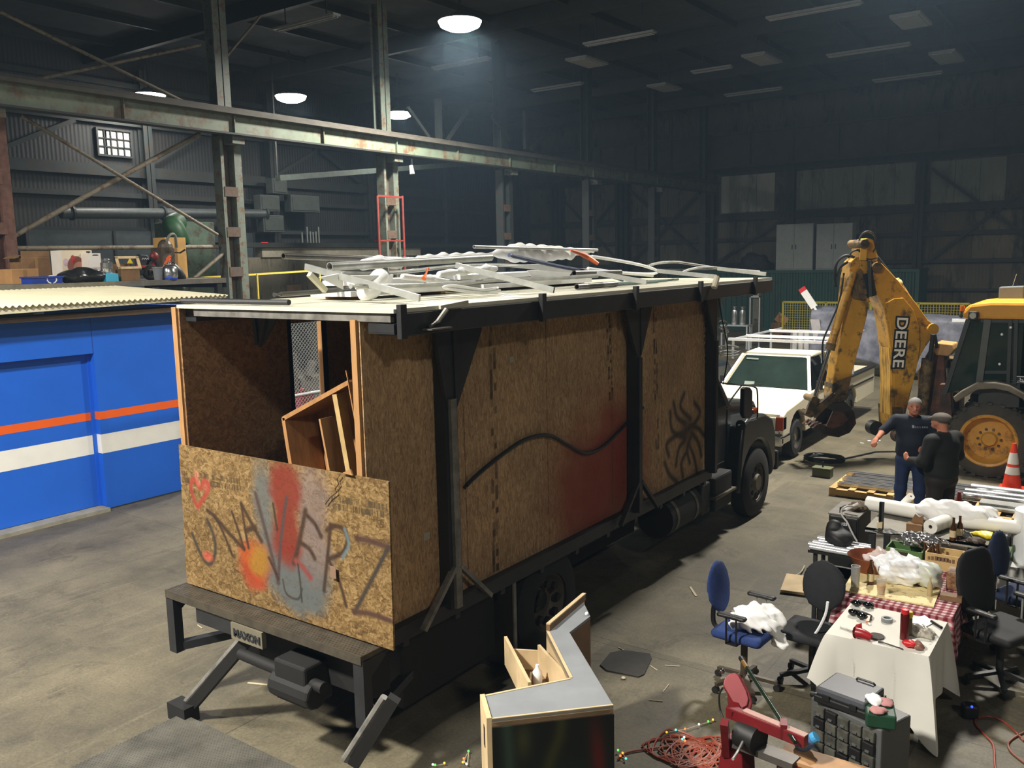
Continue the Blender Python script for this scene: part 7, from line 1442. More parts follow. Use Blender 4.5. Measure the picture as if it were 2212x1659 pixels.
# ---- tables ----
def table(name, lab, x0, x1, y0, y1, z, m, lm, t=.03, ins=.06, lw=.035):
    o = thing(name, lab, 'table', ((x0+x1)/2, (y0+y1)/2, 0)); part(o, 'top', MB().bx(x0, x1, y0, y1, z-t, z), m)
    for x in (x0+ins, x1-ins):
        for y in (y0+ins, y1-ins): part(o, 'leg', MB().bx(x-lw/2, x+lw/2, y-lw/2, y+lw/2, 0, z-t), lm)
    return o
def drape(x0, x1, y0, y1, z, hang, n=220, m_=26, flare=.1, fold=.012, seed=0):
    """cloth: flat top, then skirts of length hang(s) with flared pointed corners; returns grid points"""
    per = []; W_, D_ = x1-x0, y1-y0; tot = 2*(W_+D_)
    for i in range(n+1):
        s = i/n*tot
        if s < W_: p = (x0+s, y0); nr = (0, -1); q = min(s, W_-s)
        elif s < W_+D_: u = s-W_; p = (x1, y0+u); nr = (1, 0); q = min(u, D_-u)
        elif s < 2*W_+D_: u = s-W_-D_; p = (x1-u, y1); nr = (0, 1); q = min(u, W_-u)
        else: u = s-2*W_-D_; p = (x0, y1-u); nr = (-1, 0); q = min(u, D_-u)
        k = math.exp(-(q/.07)**2); cx_, cy_ = (x0+x1)/2, (y0+y1)/2; dg = unit(V(math.copysign(1, p[0]-cx_), math.copysign(1, p[1]-cy_), 0)); d = unit(V(*nr, 0)*(1-k)+dg*k); per.append((V(*p, z), d, k, s))
    P = np.zeros((n+1, m_, 3)); C0_ = V((x0+x1)/2, (y0+y1)/2, z)
    for i, (p, d, k, s) in enumerate(per):
        L = hang(p, k)
        for j in range(m_):
            if j < 6: P[i, j] = C0_+(p-C0_)*(j/5); P[i, j][2] = z+.0008
            else:
                t = (j-5)/(m_-6); P[i, j] = p+d*((flare*k+.012)*t**.8*1.0+fold*math.sin(s*21)*t*(1-k))+V(0, 0, -L*t)
    return P
# white table
table('folding_table', 'small table under the white tablecloth', -1.87, -1.14, 6.84, 7.56, .735, wplas, galv)
def hangw(p, k):
    if p[1] < 6.9: L = .56
    elif p[0] > -1.2: L = .5
    else: L = .42
    return min(.725, L+.16*k) if not (p[0] < -1.8 and p[1] < 7) else L-.2*k
P = drape(-1.885, -1.125, 6.825, 7.575, .738, hangw, flare=.14)
o = single('tablecloth', MB().sheet(P, (0, 0, 1), .0012), mat('tablecloth_white', (224, 222, 212), rough=.85, var=.05, scale=2), 'white tablecloth hanging to a point at its right corner', 'tablecloth', smooth=True)
WZ = .741
# checked table
table('picnic_table', 'table under the red checked tablecloth', -2.04, -1.12, 7.72, 9.2, .725, pine_d, pine_d)
P = drape(-2.05, -1.11, 7.71, 9.22, .728, lambda p, k: .2+.13*k if p[1] < 7.8 else (.34+.1*k if p[0] > -1.2 else .2), n=420, m_=40, flare=.07, fold=.008)
PG = P.copy(); ni, nj = PG.shape[:2]
fl_ = PG.reshape(-1, 3); s_arc = np.repeat(np.linspace(0, 2*(.94+1.51), ni), nj)
top = fl_[:, 2] > .7285-.0008; u = np.where(np.tile(np.arange(nj), ni) < 6, fl_[:, 0], s_arc); v = np.where(np.tile(np.arange(nj), ni) < 6, fl_[:, 1], fl_[:, 2])
rd_, pk_, wh_ = L3((104, 26, 40)), L3((160, 92, 100)), L3((206, 190, 186))
def chk_col(u, v): a = (np.floor(u/.03) % 2).astype(int); b = (np.floor(v/.03) % 2).astype(int); return np.where((a+b == 2)[:, None], rd_, np.where((a+b == 1)[:, None], pk_, wh_))
cc = chk_col(s_arc, fl_[:, 2]); cc = np.concatenate([cc, np.ones((len(cc), 1))], 1)
ck = single('checked_tablecloth', MB().sheet(P[:, 5:], (0, 0, 1), .0012), mat_attr('gingham', .8), 'red and white checked tablecloth on the longer table', 'tablecloth', smooth=True, paint=np.tile(cc.reshape(ni, nj, 4)[:, 5:].reshape(-1, 4), (2, 1)))
def gcol(Pq): c = chk_col(Pq[:, 0], Pq[:, 1]); return np.concatenate([c, np.ones((len(c), 1))], 1)
mb, pc = paintgrid((-2.05, 7.71, .7305), (.94, 0, 0), (0, 1.51, 0), (0, 0, 1), .0105, gcol); A = np.array(mb.v); A[:, 2] = np.where(A[:, 2] < .725, .7285, A[:, 2]); mb.v = [tuple(p) for p in A]
part(ck, 'top_field', mb, mat_attr('gingham', .8), paint=np.vstack([pc[:len(pc)//2], pc[:len(pc)//2]]))
GZ = .732
Pb = [G(x, y, GZ) for x, y in ((1820, 1277), (2017, 1313), (2034, 1266), (1868, 1192))]
single('plywood_board', MB().prism(Pb, (0, 0, .012)), mat('ply_board', (226, 206, 152), rough=.7, var=.1, scale=6, dirt=(140, 120, 80), dirt_scale=14, dirt_amt=.2), 'pale plywood board lying on the checked tablecloth', 'board')
PZ = GZ+.0125
# metal work table at the back and steel rack table
mt = table('steel_table', 'dark steel work table loaded with white rolls', -2.2, -1.02, 9.3, 10.1, .9, mat('steel_top', (126, 122, 112), rough=.4, metal=.4, var=.2, scale=3), fsteel, t=.02, lw=.06)
part(mt, 'front_rail', MB().bx(-2.2, -1.02, 9.3, 9.33, .86, .9), galv)
rk = table('tube_table', 'low stand topped with bright chrome tubes', -2.6, -2.08, 8.68, 9.08, .77, trim, fsteel)
for i, (y, x0, x1) in enumerate(((8.7, -2.58, -2.06), (8.78, -2.62, -2.1), (8.86, -2.6, -2.08), (8.94, -2.56, -2.05), (9.02, -2.6, -2.07))):
    single('chrome_tube', MB().pipe((x0, y, .796), (x1, y-.01, .796), .026, .021, 14), mat('bright_tube', (236, 238, 242), rough=.18, metal=.6, var=0), ['nearest', 'second', 'third', 'fourth', 'farthest'][i]+' of the bright tubes on the low stand', 'tube', 'bright tubes on the stand', smooth=True)
def bagf(X): return smin(ell(X, (-2.36, 8.9, .87), (.14, .13, .09)), ell(X, (-2.42, 8.95, .97), (.08, .07, .08)), .06)+.02*wob(X, 20)
single('tool_bag', sdf_mb(bagf, (-2.6, 8.7, .825), (-2.1, 9.15, 1.1), .016), mat('bag_black', (22, 22, 24), rough=.6, var=.3, scale=10), 'black tool bag lying on the bright tubes', 'bag', smooth='all')
o = thing('black_crate', 'black plastic crate under the tube stand', 'crate', (-2.32, 8.95, 0)); part(o, 'tub', MB().bx(-2.52, -2.12, 8.75, 9.1, .0, .5), trim, bevel=.02); part(o, 'label', MB().bx(-2.44, -2.36, 8.742, 8.75, .22, .28), mat('label_grey', (150, 150, 150), var=.05)); part(o, 'rim', MB().bx(-2.54, -2.1, 8.73, 9.12, .46, .5), trim)
a = G(1712, 1252, .0); single('scrap_board', MB().box((-2.88, 9.6, .03), (.5, .55, .03), rz=.2), ply, 'pale board on the floor behind the tube stand', 'board')
P = [G(x, y, .03) for x, y in ((1711, 1258), (1716, 1246), (1730, 1236), (1738, 1222))]; single('wire_lead', MB().tube(P, .008, 6, smooth=4), straw, 'pale wire lead on the floor by the pale board', 'wire')
# welder
we = thing('welding_machine', 'black welding machine with a white cable on top', 'welder', (-2.45, 9.75, 0)); wbk = mat('welder_black', (34, 34, 34), rough=.5, var=.15)
x0, x1, y0, y1, zt = -2.66, -2.34, 9.6, 10.15, .9
part(we, 'case', MB().bx(x0, x1, y0, y1, .08, zt), wbk, bevel=.02); part(we, 'lid', MB().bx(x0-.005, x1+.005, y0-.005, y1+.005, zt, zt+.015), mat('welder_top', (110, 106, 98), rough=.5, var=.15))
part(we, 'front_panel', MB().bx(x0+.02, x1-.02, y0-.012, y0, .2, zt-.03), mat('panel_dark', (26, 28, 28), rough=.4, var=.1)); part(we, 'lettering', text_mb('PRO 155', .045, (x0+.04, y0-.014, zt-.1), (1, 0, 0), (0, 0, 1), .003, .001), MATS['decal_white'])
part(we, 'dial', MB().cyl((x0+.18, y0-.03, zt-.2), (x0+.18, y0-.01, zt-.2), .03, n=14), galv); part(we, 'plate', MB().bx(x0+.16, x0+.28, y0-.016, y0-.012, zt-.42, zt-.28), mat('plate_grey', (120, 124, 126), var=.05))
for x in (x0+.04, x1-.04): part(we, 'wheel', MB().cyl((x-.02, y1-.1, .08), (x+.02, y1-.1, .08), .08, n=14), rub)
part(we, 'front_foot', MB().bx(x0+.02, x1-.02, y0+.02, y0+.06, 0, .08), trim); part(we, 'handle', MB().tube([(x0+.1, y0+.1, zt), (x0+.1, y0+.1, zt+.06), (x0+.12, y0+.22, zt+.06)], .012, 6), trim)
P = [aY(x, y, 9.55) for x, y in ((1840, 1085), (1828, 1094), (1818, 1102), (1820, 1115), (1830, 1128), (1838, 1145), (1846, 1160), (1852, 1170))]; P[0] = V(x0+.24, 9.7, zt+.1)
part(we, 'cable', MB().tube(P, .01, 6, smooth=4), mat('cable_white', (206, 202, 196), rough=.5, var=.03), smooth=True); part(we, 'torch_handle', MB().cyl((x0+.16, 9.68, zt+.05), (x0+.28, 9.72, zt+.13), .017), MATS['cable_white'])
def lump(c, r, lab, name, cat, m, amp=.02, s=22, h=.014, floor=None):
    c = V(c); r = V(r)
    f = lambda X: np.maximum(ell(X, c, r)+amp*1.6*wob(X, s*1.3)+amp*1.0*wob(X, s*2.9), (floor if floor is not None else c[2]-r[2])-X[..., 2])
    return single(name, sdf_mb(f, c-r*1.5-.02, c+r*1.5+.02, h), m, lab, cat, smooth='all')
lump((x0+.24, 9.9, zt+.05), (.1, .12, .05), 'brown leather glove lump on the welding machine', 'work_glove', 'glove', mat('glove_brown', (96, 84, 70), rough=.9, var=.3), .015, 25, .012, zt+.016)
# white rolls on the steel table
rollm = mat('roll_white', (240, 238, 230), rough=.7, var=.04)
def roll(p, q, r, lab, core=True):
    p, q = V(p), V(q); o = thing('fabric_roll', lab, 'roll', (p+q)/2-V(0, 0, r), 'white rolls on the steel table'); part(o, 'roll', MB().pipe(p, q, r, r*.28, 24), rollm, smooth=True)
    if core: d = unit(q-p); part(o, 'core', MB().pipe(p+d*.004, q-d*.004, r*.3, r*.2, 14), mat('core_brown', (110, 92, 70), rough=.8))
    return o
roll((-2.34, 9.95, .985), (-1.45, 9.82, .985), .08, 'long white roll reaching left over the table edge'); roll((-1.6, 9.42, .975), (-1.42, 9.98, .975), .072, 'white roll with its open end towards the camera'); roll((-1.35, 9.78, .975), (-.84, 9.82, .985), .07, 'white roll reaching right over the table edge'); roll((-2.02, 10.1, .96), (-1.9, 9.98, 1.12), .04, 'thin white roll standing up behind the long one')
lump((-1.48, 9.88, 1.03), (.36, .16, .13), 'big heap of white fabric on the steel table', 'fabric_heap', 'fabric', wcloth, .03, 13, .018, .905); lump((-1.2, 9.95, 1.02), (.16, .12, .1), 'wrinkled white fabric bunch at the right of the heap', 'fabric_heap', 'fabric', wcloth, .03, 24, .016, .905)
# ---- bottles and small things ----
amber = mat('amber_glass', (70, 38, 14), rough=.08, var=.2, scale=8); paperl = mat('bottle_label', (206, 190, 150), rough=.7, var=.1)
def bottle(c, lab, m=amber, h=.23, label=True, lm=paperl, grp='beer bottles'):
    c = V(c); o = thing('bottle', lab, 'bottle', c, grp); k = h/.23; part(o, 'glass', MB().lathe([(.028*k, 0), (.031*k, .008), (.031*k, .13*k), (.013*k, .175*k), (.012*k, .222*k), (.014*k, .225*k), (.014*k, h), (.004, h)], c, n=16), m, smooth=True)
    if label: part(o, 'label', MB().lathe([(.0316*k, .035*k), (.0316*k, .105*k)], c, n=16, cap=False), lm, smooth=True)
    return o
TZ = .901
for (x, y, z, lab, kw) in ((2058, 1167, TZ, 'left amber beer bottle on the steel table', {}), (2072, 1163, TZ, 'right amber beer bottle on the steel table', {}), (1880, 1262, PZ, 'dark bottle with cream label beside the beer cup', {}), (1919, 1250, PZ, 'left of the two dark bottles before the copper bowl', dict(label=False)), (1929, 1248, PZ, 'right of the two dark bottles before the copper bowl', dict(label=False)), (1996, 1215, GZ, 'dark bottle standing by the green crate', dict(label=False)), (2014, 1222, GZ, 'dark bottle left of the wooden beer crate', {}), (2024, 1226, GZ, 'dark bottle before the wooden beer crate', {})): bottle(G(x, y, z), lab, **kw)
clear = mat('clear_plastic', (214, 206, 196), rough=.15, var=.05, alpha=.28); beer = mat('beer_gold', (206, 160, 60), rough=.1, var=.1)
c = G(1903, 1283, PZ); o = thing('beer_cup', 'clear plastic cup of golden beer on the plywood', 'cup', c); part(o, 'cup', MB().lathe([(.03, 0), (.045, .15), (.047, .15), (.047, .154), (.043, .154), (.029, .004), (.004, .004)], c, n=20, cap=False), clear, smooth=True); part(o, 'beer', MB().lathe([(.028, .005), (.037, .085), (.003, .085)], c, n=20), beer, smooth=True)
bottle(G(2008, 1287, PZ), 'small clear bottle with black cap at the plywood edge', mat('pale_glass', (196, 176, 130), rough=.1, var=.1, alpha=.7), .17, False, grp='small bottles')
c = G(1847, 1268, PZ); single('steel_tumbler', MB().lathe([(.035, 0), (.04, .2), (.036, .2), (.03, .01), (.004, .01)], c, n=20), galv, 'tall pale metal tumbler at the left of the plywood', 'tumbler', smooth=True)
c = G(1877, 1236, GZ); c[2] = GZ; o = thing('copper_bowl', 'wide copper-brown bowl on the checked table', 'bowl', c); part(o, 'bowl', MB().lathe([(.1, 0), (.11, .02), (.17, .13), (.2, .17), (.195, .175), (.16, .135), (.09, .03), (.004, .03)], c, n=28), mat('copper_brown', (140, 78, 50), rough=.35, metal=.5, var=.2, scale=8), smooth=True); part(o, 'foot_ring', MB().lathe([(.105, 0), (.115, .012)], c, n=24, cap=False), plyd)
pinkb = mat('pinkish_film', (224, 206, 200), rough=.3, var=.1, alpha=.85)
lump(G(1906, 1205, GZ+.15)+V(0, .12, -.06), (.17, .12, .1), 'pinkish clear bag behind the copper bowl', 'plastic_bag', 'bag', pinkb, .03, 20, .014, GZ+.001)
c = G(1960, 1262, GZ); lump((-1.66, 8.3, GZ+.13), (.2, .17, .14), 'white plastic shopping bag heap on the plywood', 'plastic_bag', 'bag', wplas, .04, 16, .014, PZ+.001); lump((-1.42, 8.33, GZ+.12), (.14, .15, .14), 'grey translucent bag leaning right of the white heap', 'plastic_bag', 'bag', mat('film_grey', (198, 202, 190), rough=.35, var=.08), .02, 14, .014, PZ+.001)
c = G(2062, 1272, GZ); o = thing('snack_jar', 'square clear jar of brown snacks', 'jar', c); part(o, 'jar', MB().box(c+V(0, 0, .085), (.13, .13, .17)), mat('jar_brown', (140, 104, 74), rough=.25, var=.5, scale=30), bevel=.02); part(o, 'lid', MB().box(c+V(0, 0, .18), (.11, .11, .02)), clear, bevel=.006)
a, b = G(2052, 1222, GZ+.04), G(2095, 1232, GZ+.04); o = thing('water_bottle', 'clear water bottle with blue cap lying on the checked cloth', 'bottle', (a+b)/2-V(0, 0, .04)); part(o, 'body', MB().lathe([(.012, .0), (.036, .05), (.036, .2), (.004, .2)], a, b-a, n=16), clear, smooth=True); part(o, 'cap', MB().lathe([(.016, -.03), (.016, .0)], a, b-a, n=14), mat('cap_blue', (90, 160, 200), rough=.4))
single('tissue_sheet', MB().box(G(2105, 1243, GZ+.006)+V(0, 0, .0), (.14, .18, .01), rz=.4), wplas, 'white tissue at the right edge of the checked cloth', 'paper'); single('wooden_block', MB().box(G(2055, 1290, GZ+.025)+V(0, 0, 0), (.17, .1, .045), rz=.05), plyd, 'brown wooden block at the near edge of the checked cloth', 'block')
def crate(c, d, m, lab, name, lid=None):
    c = V(c); o = thing(name, lab, 'crate', c); x, y, z = d; t = .012
    for q, s in (((0, -y/2, z/2), (x, t, z)), ((0, y/2, z/2), (x, t, z)), ((-x/2, 0, z/2), (t, y, z)), ((x/2, 0, z/2), (t, y, z))): part(o, 'side', MB().box(c+V(q), s), m)
    part(o, 'bottom', MB().box(c+V(0, 0, .006), (x, y, .012)), m); part(o, 'handle_slot', MB().box(c+V(0, -y/2-t/2-.001, z*.72), (x*.35, .002, z*.22)), MATS['slot_dark']); return o
crate((-1.73, 8.98, GZ), (.32, .24, .14), mat('crate_green', (78, 112, 62), rough=.5, var=.1), 'green plastic crate on the checked table', 'green_crate')
o = crate((-1.38, 8.95, GZ), (.3, .22, .16), mat('crate_wood', (196, 166, 112), rough=.7, var=.12), 'wooden beer crate with dark lettering on the checked table', 'wooden_crate'); [part(o, 'stencil_mark', MB().bx(-1.51+.03*i, -1.49+.03*i, 8.829, 8.832, GZ+.095, GZ+.125+.006*(i % 3)), plyd) for i in range(8)]
lump((-1.62, 9.05, GZ+.2), (.17, .1, .05), 'crumpled shiny foil on the green crate', 'foil', 'foil', mat('foil', (200, 200, 204), rough=.15, metal=.9, var=.1), .03, 30, .012, GZ+.15)
for (x, y, r_, m, lab, name, cat) in ((1920, 1152, (.12, .08, .02), hosem, 'coil of dark cable on the steel table', 'cable_coil', 'cable'), (2105, 1172, (.09, .06, .03), mat('tool_brown', (72, 58, 46), rough=.7, var=.3), 'dark brown tool heap beside the yellow bag', 'tool_heap', 'tools')): lump(G(x, y, TZ)+V(0, 0, r_[2]*.6), r_, lab, name, cat, m, .012, 30, .011, TZ+.001)
lump(G(2130, 1160, TZ)+V(0, 0, .02), (.13, .08, .035), 'bright yellow bag on the steel table', 'yellow_bag', 'bag', mat('bag_yellow', (228, 204, 40), rough=.4, var=.08), .015, 20, .012, TZ+.001)
lump(G(2090, 1165, TZ)+V(-.03, .05, .025), (.07, .06, .035), 'crumpled silver foil beside the yellow bag', 'foil', 'foil', MATS['foil'], .02, 34, .011, TZ+.001)
c = G(1976, 1145, TZ); o = thing('torn_carton', 'torn brown carton piece on the steel table', 'carton', c); part(o, 'tray', MB().box(c+V(0, 0, .035), (.15, .09, .07)), card_d); part(o, 'torn_flap', MB().prism([c+V(-.05, .04, .07), c+V(.07, .04, .07), c+V(.07, .04, .16), c+V(.03, .04, .13), c+V(-.01, .04, .16)], (0, .006, 0)), card_d)
c = G(1903, 1146, TZ); o = thing('angle_iron', 'dark angle iron standing upright on the steel table', 'bar', c); part(o, 'flange', MB().box(c+V(-.02, 0, .15), (.006, .04, .3)), fsteel); part(o, 'flange', MB().box(c+V(0, .018, .15), (.04, .006, .3)), fsteel); part(o, 'tape_wrap', MB().box(c+V(-.01, 0, .06), (.05, .05, .06)), paperl)
c = G(2135, 1195, TZ-.3); single('sheath_knife', MB().prism([aY(2128, 1195, 9.2), aY(2140, 1196, 9.2), aY(2149, 1150, 9.2), aY(2146, 1148, 9.2)], (0, .02, 0)), trim, 'tall narrow black wedge at the right end of the steel table', 'wedge')
c = aY(2210, 1185, 9.7); zt = aY(2200, 1110, 9.7)[2]
o = thing('white_drum', 'white drum at the right edge behind the tables', 'drum', (c[0]+.06, 9.9, 0)); part(o, 'drum', MB().lathe([(.16, .62), (.17, .64), (.17, zt), (.155, zt+.01), (.004, zt+.01)], (c[0]+.06, 9.9, 0), n=24), wplas, smooth=True); part(o, 'stand', MB().bx(c[0]-.2, c[0]+.4, 9.65, 10.2, 0, .62), mat('stand_white', (206, 206, 200), rough=.5, var=.05)); part(o, 'green_tray', MB().bx(c[0]-.24, c[0]-.12, 9.6, 10, .62, .72), mat('crate_green', (78, 112, 62)))
c = G(2165, 1105, .3); o = thing('dark_motor', 'dark motor box on the floor behind the white heap', 'motor', (-1.3, 11.4, 0)); part(o, 'box', MB().bx(-1.5, -1.05, 11.2, 11.6, 0, .48), trim, bevel=.04); part(o, 'cap', MB().cyl((-.92, 11.35, .1), (-.92, 11.35, .4), .09, n=14), trim); part(o, 'bracket', MB().bx(-1.05, -.9, 11.3, 11.4, .05, .15), trim)
# ---- on the white tablecloth ----
redp = mat('tool_red', (156, 30, 36), rough=.35, var=.12); redb = mat('bright_red', (206, 34, 36), rough=.4, var=.05)
def goggles(x, y, lab, rz):
    c = G(x, y, WZ); o = thing('safety_goggles', lab, 'goggles', c, 'goggles on the white table'); d = V(math.cos(rz), math.sin(rz), 0); n = V(-d[1], d[0], 0)
    for s in (-1, 1): part(o, 'lens', MB().ball(c+d*s*.045+V(0, 0, .03), (.042, .03, .028)), gl, smooth=True)
    part(o, 'strap', MB().tube([c-d*.085+V(0, 0, .03), c-d*.06+n*.09+V(0, 0, .015), c+d*.06+n*.09+V(0, 0, .015), c+d*.085+V(0, 0, .03)], .012, 7, smooth=4), trim, smooth=True)
goggles(1862, 1312, 'black goggles at the far left of the white table', .1); goggles(1852, 1334, 'clear-lensed black goggles at the left of the white table', -.5)
c = G(1916, 1342, WZ); single('tape_roll', MB().pipe(c, c+V(0, 0, .03), .045, .028, 20), mat('tape_grey', (128, 132, 134), rough=.4, metal=.3, var=.1), 'roll of grey tape on the white table', 'tape', smooth=True)
o = thing('angle_grinder', 'red angle grinder with grey disc on the white table', 'grinder', G(1865, 1375, WZ)); a, b = G(1846, 1366, WZ+.04), G(1882, 1378, WZ+.03); part(o, 'body', MB().tube([a, (a+b)/2+V(0, 0, .01), b], [.045, .038, .028], 12, smooth=3), redp, smooth=True); part(o, 'guard', MB().prism([a+V(-.02, 0, 0), a+V(.05, .02, 0), a+V(.04, .03, .07), a+V(.0, .02, .05)], (0, .02, 0)), redp); c = G(1893, 1376, WZ); part(o, 'disc', MB().cyl(c+V(0, 0, .001), c+V(0, 0, .012), .06, n=22), mat('disc_grey', (74, 70, 66), rough=.8, var=.1))
P = [G(x, y, WZ+.008) for x, y in ((1815, 1354), (1830, 1359), (1843, 1364))]; single('spanner', MB().tube(P, .01, 6), galv, 'small grey spanner left of the red grinder', 'spanner')
P = [G(x, y, WZ+.008) for x, y in ((1898, 1385), (1920, 1392), (1950, 1402))]; single('screwdriver', MB().tube(P, [.012, .006, .005], 7), trim, 'thin dark screwdriver along the near edge of the white table', 'screwdriver')
c = G(1953, 1380, WZ); o = thing('spray_can', 'tall dark red spray can with red cap', 'can', c); part(o, 'can', MB().lathe([(.033, 0), (.033, .2), (.028, .21), (.004, .21)], c, n=18), mat('can_red', (92, 22, 22), rough=.3, metal=.3, var=.15), smooth=True); part(o, 'cap', MB().lathe([(.029, .21), (.029, .245), (.004, .25)], c, n=16), redb, smooth=True)
c = G(1964, 1372, WZ); o = thing('glue_bottle', 'slim yellow-topped bottle beside the red can', 'bottle', c); part(o, 'body', MB().box(c+V(0, 0, .075), (.035, .04, .15)), mat('body_grey', (90, 86, 60), rough=.5), bevel=.01); part(o, 'top', MB().box(c+V(0, 0, .17), (.04, .045, .05)), mat('cap_yellow', (226, 204, 40), rough=.4), bevel=.008)
lump(G(1966, 1398, WZ)+V(0, 0, .03), (.055, .04, .035), 'bright red pouch at the foot of the red can', 'red_pouch', 'pouch', redb, .008, 25, .009, WZ+.001); lump(G(1983, 1402, WZ)+V(0, 0, .025), (.04, .04, .03), 'brownish plastic lump beside the red pouch', 'brown_lump', 'pouch', mat('lump_brown', (134, 96, 84), rough=.4, var=.3), .01, 30, .009, WZ+.001)
lump(G(1998, 1375, WZ)+V(0, 0, .03), (.1, .08, .035), 'clear plastic bag of parts on the white table', 'parts_bag', 'bag', mat('parts_film', (176, 170, 156), rough=.2, var=.4, scale=30, alpha=.9), .02, 28, .011, WZ+.001)
single('paper_sheet', MB().prism([G(x, y, WZ+.004) for x, y in ((1970, 1335), (1998, 1330), (2018, 1345), (1985, 1362), (1966, 1360))], (0, 0, .004)), wplas, 'white paper sheet right of the yellow-topped bottle', 'paper')
a, b = G(2012, 1342, WZ+.012), G(2034, 1356, WZ+.012); single('black_marker', MB().cyl(a, b, .012, n=10), trim, 'black marker at the far right of the white table', 'marker', smooth=True)
c = G(1876, 1344, WZ); o = thing('utility_knife', 'orange-handled knife on the white table', 'knife', c); part(o, 'handle', MB().bar(c+V(0, -.03, .012), c+V(-.01, .05, .03), .022, .02), mat('knife_orange', (220, 110, 50), rough=.4)); part(o, 'blade', MB().bar(c+V(.0, -.03, .012), c+V(.03, -.06, .008), .014, .004), steel)
# ---- parts organiser with case and green box ----
og0, og1 = G(1752, 1505, .6), G(1905, 1578, .6); d = unit(low(og1-og0, 0)); w_ = np.linalg.norm((og1-og0)[:2]); n = V(-d[1], d[0], 0); R_ = np.stack([d, n, V(0, 0, 1)], 1); dep = .34
o = thing('parts_organiser', 'grey parts organiser full of small clear bins', 'organiser', low(og0+d*w_/2+n*dep/2, 0)); og_ = lambda u, v, z: low(og0, 0)+d*u+n*v+V(0, 0, z)
ogm = mat('organiser_grey', (86, 88, 88), rough=.4, var=.08); binf = mat('bin_film', (78, 78, 72), rough=.15, var=.4, scale=12)
part(o, 'case', MB().box(og_(w_/2, dep/2, .3), (w_, dep, .6), R=R_), ogm, bevel=.012)
for i in range(5):
    for j in range(6):
        u0, z0 = .035+i*(w_-.07)/5, .04+j*.09; uu, ww = u0+(w_-.07)/10, (w_-.07)/5-.012
        b_ = part(o, 'bin', MB().box(og_(uu, -.012, z0+.04), (ww, .03, .076), R=R_), binf if (i*3+j) % 4 else trim, bevel=.006); part(b_, 'pull', MB().box(og_(uu, -.03, z0+.02), (ww*.35, .01, .014), R=R_), ogm)
c0, c1 = G(1762, 1482, .72), G(1868, 1520, .72); d2 = unit(low(c1-c0, 0)); n2 = V(-d2[1], d2[0], 0); R2 = np.stack([d2, n2, V(0, 0, 1)], 1); L_ = np.linalg.norm((c1-c0)[:2])
o = thing('tool_case', 'dark grey tool case lying on the parts organiser', 'case', low(c0+d2*L_/2+n2*.16, .601)); kc = lambda u, v, z: low(c0, 0)+d2*u+n2*v+V(0, 0, z); casem = mat('case_grey', (74, 76, 82), rough=.4, var=.08)
part(o, 'lower_shell', MB().box(kc(L_/2, .16, .631), (L_+.03, .33, .058), R=R2), trim, bevel=.012); part(o, 'upper_shell', MB().box(kc(L_/2, .16, .69), (L_, .31, .058), R=R2), casem, bevel=.014); part(o, 'seam', MB().box(kc(L_/2, .16, .661), (L_+.02, .32, .006), R=R2), hosem)
for u in (.08, L_-.08): part(o, 'latch', MB().box(kc(u, -.006, .66), (.05, .012, .04), R=R2), hosem)
part(o, 'handle', MB().tube([kc(L_*.45, .3, .72), kc(L_*.47, .29, .735), kc(L_*.8, .29, .735), kc(L_*.82, .3, .72)], .008, 6), hosem)
c = G(1902, 1540, .66); o = thing('green_box', 'dark green box with pink rags at the organiser corner', 'box', low(c, .6)); part(o, 'box', MB().box(low(c, .65)+V(-.01, .02, 0), (.19, .26, .1), rz=.3), mat('box_green', (22, 62, 42), rough=.5, var=.15), bevel=.012)
lump(low(c, .71)+V(.02, .07, 0), (.07, .06, .03), 'pink rag on the green box, farther piece', 'pink_rag', 'rag', mat('rag_pink', (186, 132, 130), rough=.8, var=.1), .01, 25, .011, .701); lump(low(c, .71)+V(.0, -.06, 0), (.05, .05, .025), 'pink rag on the green box, nearer piece', 'pink_rag', 'rag', MATS['rag_pink'], .01, 25, .011, .701); lump(low(c, .72)+V(-.05, .03, 0), (.05, .045, .035), 'white crumpled tissue on the green box', 'tissue', 'tissue', wcloth, .015, 30, .011, .701)
# ---- red band saw ----
sw_ = thing('band_saw', 'dark red metal band saw with a pink pulley cover', 'saw', (-2.0, 5.5, 0)); sred = mat('saw_red', (112, 26, 32), rough=.4, var=.2, scale=6); spink = mat('saw_faded', (150, 66, 70), rough=.5, var=.12, scale=4)
SP = V(-2.15, 5.55, 0); SN = -unit(ray(1640, 1560)*V(1, 1, 0))*.8+V(0, 0, .6); SN = unit(SN)
Z_ = lambda x, y, d=0.0: aP(x, y, V(-2.12, 5.6, .78), SN)-SN*d
ov = [(1562+0, 1478), (1566, 1464), (1576, 1455), (1588, 1453), (1596, 1460), (1612, 1492), (1617, 1510), (1614, 1524), (1603, 1530), (1593, 1527), (1584, 1516), (1570, 1492)]
part(sw_, 'pulley_guard', MB().prism([Z_(1589+(x-1589)*1.16+4, 1492+(y-1492)*1.1+4, .015) for x, y in ov], -SN*.07), sred, bevel=.008); part(sw_, 'pulley_cover', MB().prism([Z_(x, y, 0) for x, y in ov], -SN*.02), spink, bevel=.006)
a, b = G(1572, 1535, .62), G(1742, 1602, .62); part(sw_, 'bow_beam', MB().bar(a, b, .06, .08), sred, bevel=.005); part(sw_, 'bow_top', MB().bar(a+V(.12, 0, .043), b+V(0, 0, .043), .05, .006), mat('saw_pinkgrey', (176, 136, 126), rough=.5, var=.15)); m_ = a+(b-a)*.68; part(sw_, 'bow_clamp', MB().bar(m_+V(0, 0, .02), m_+V(.04, .015, .02), .09, .1), sred)
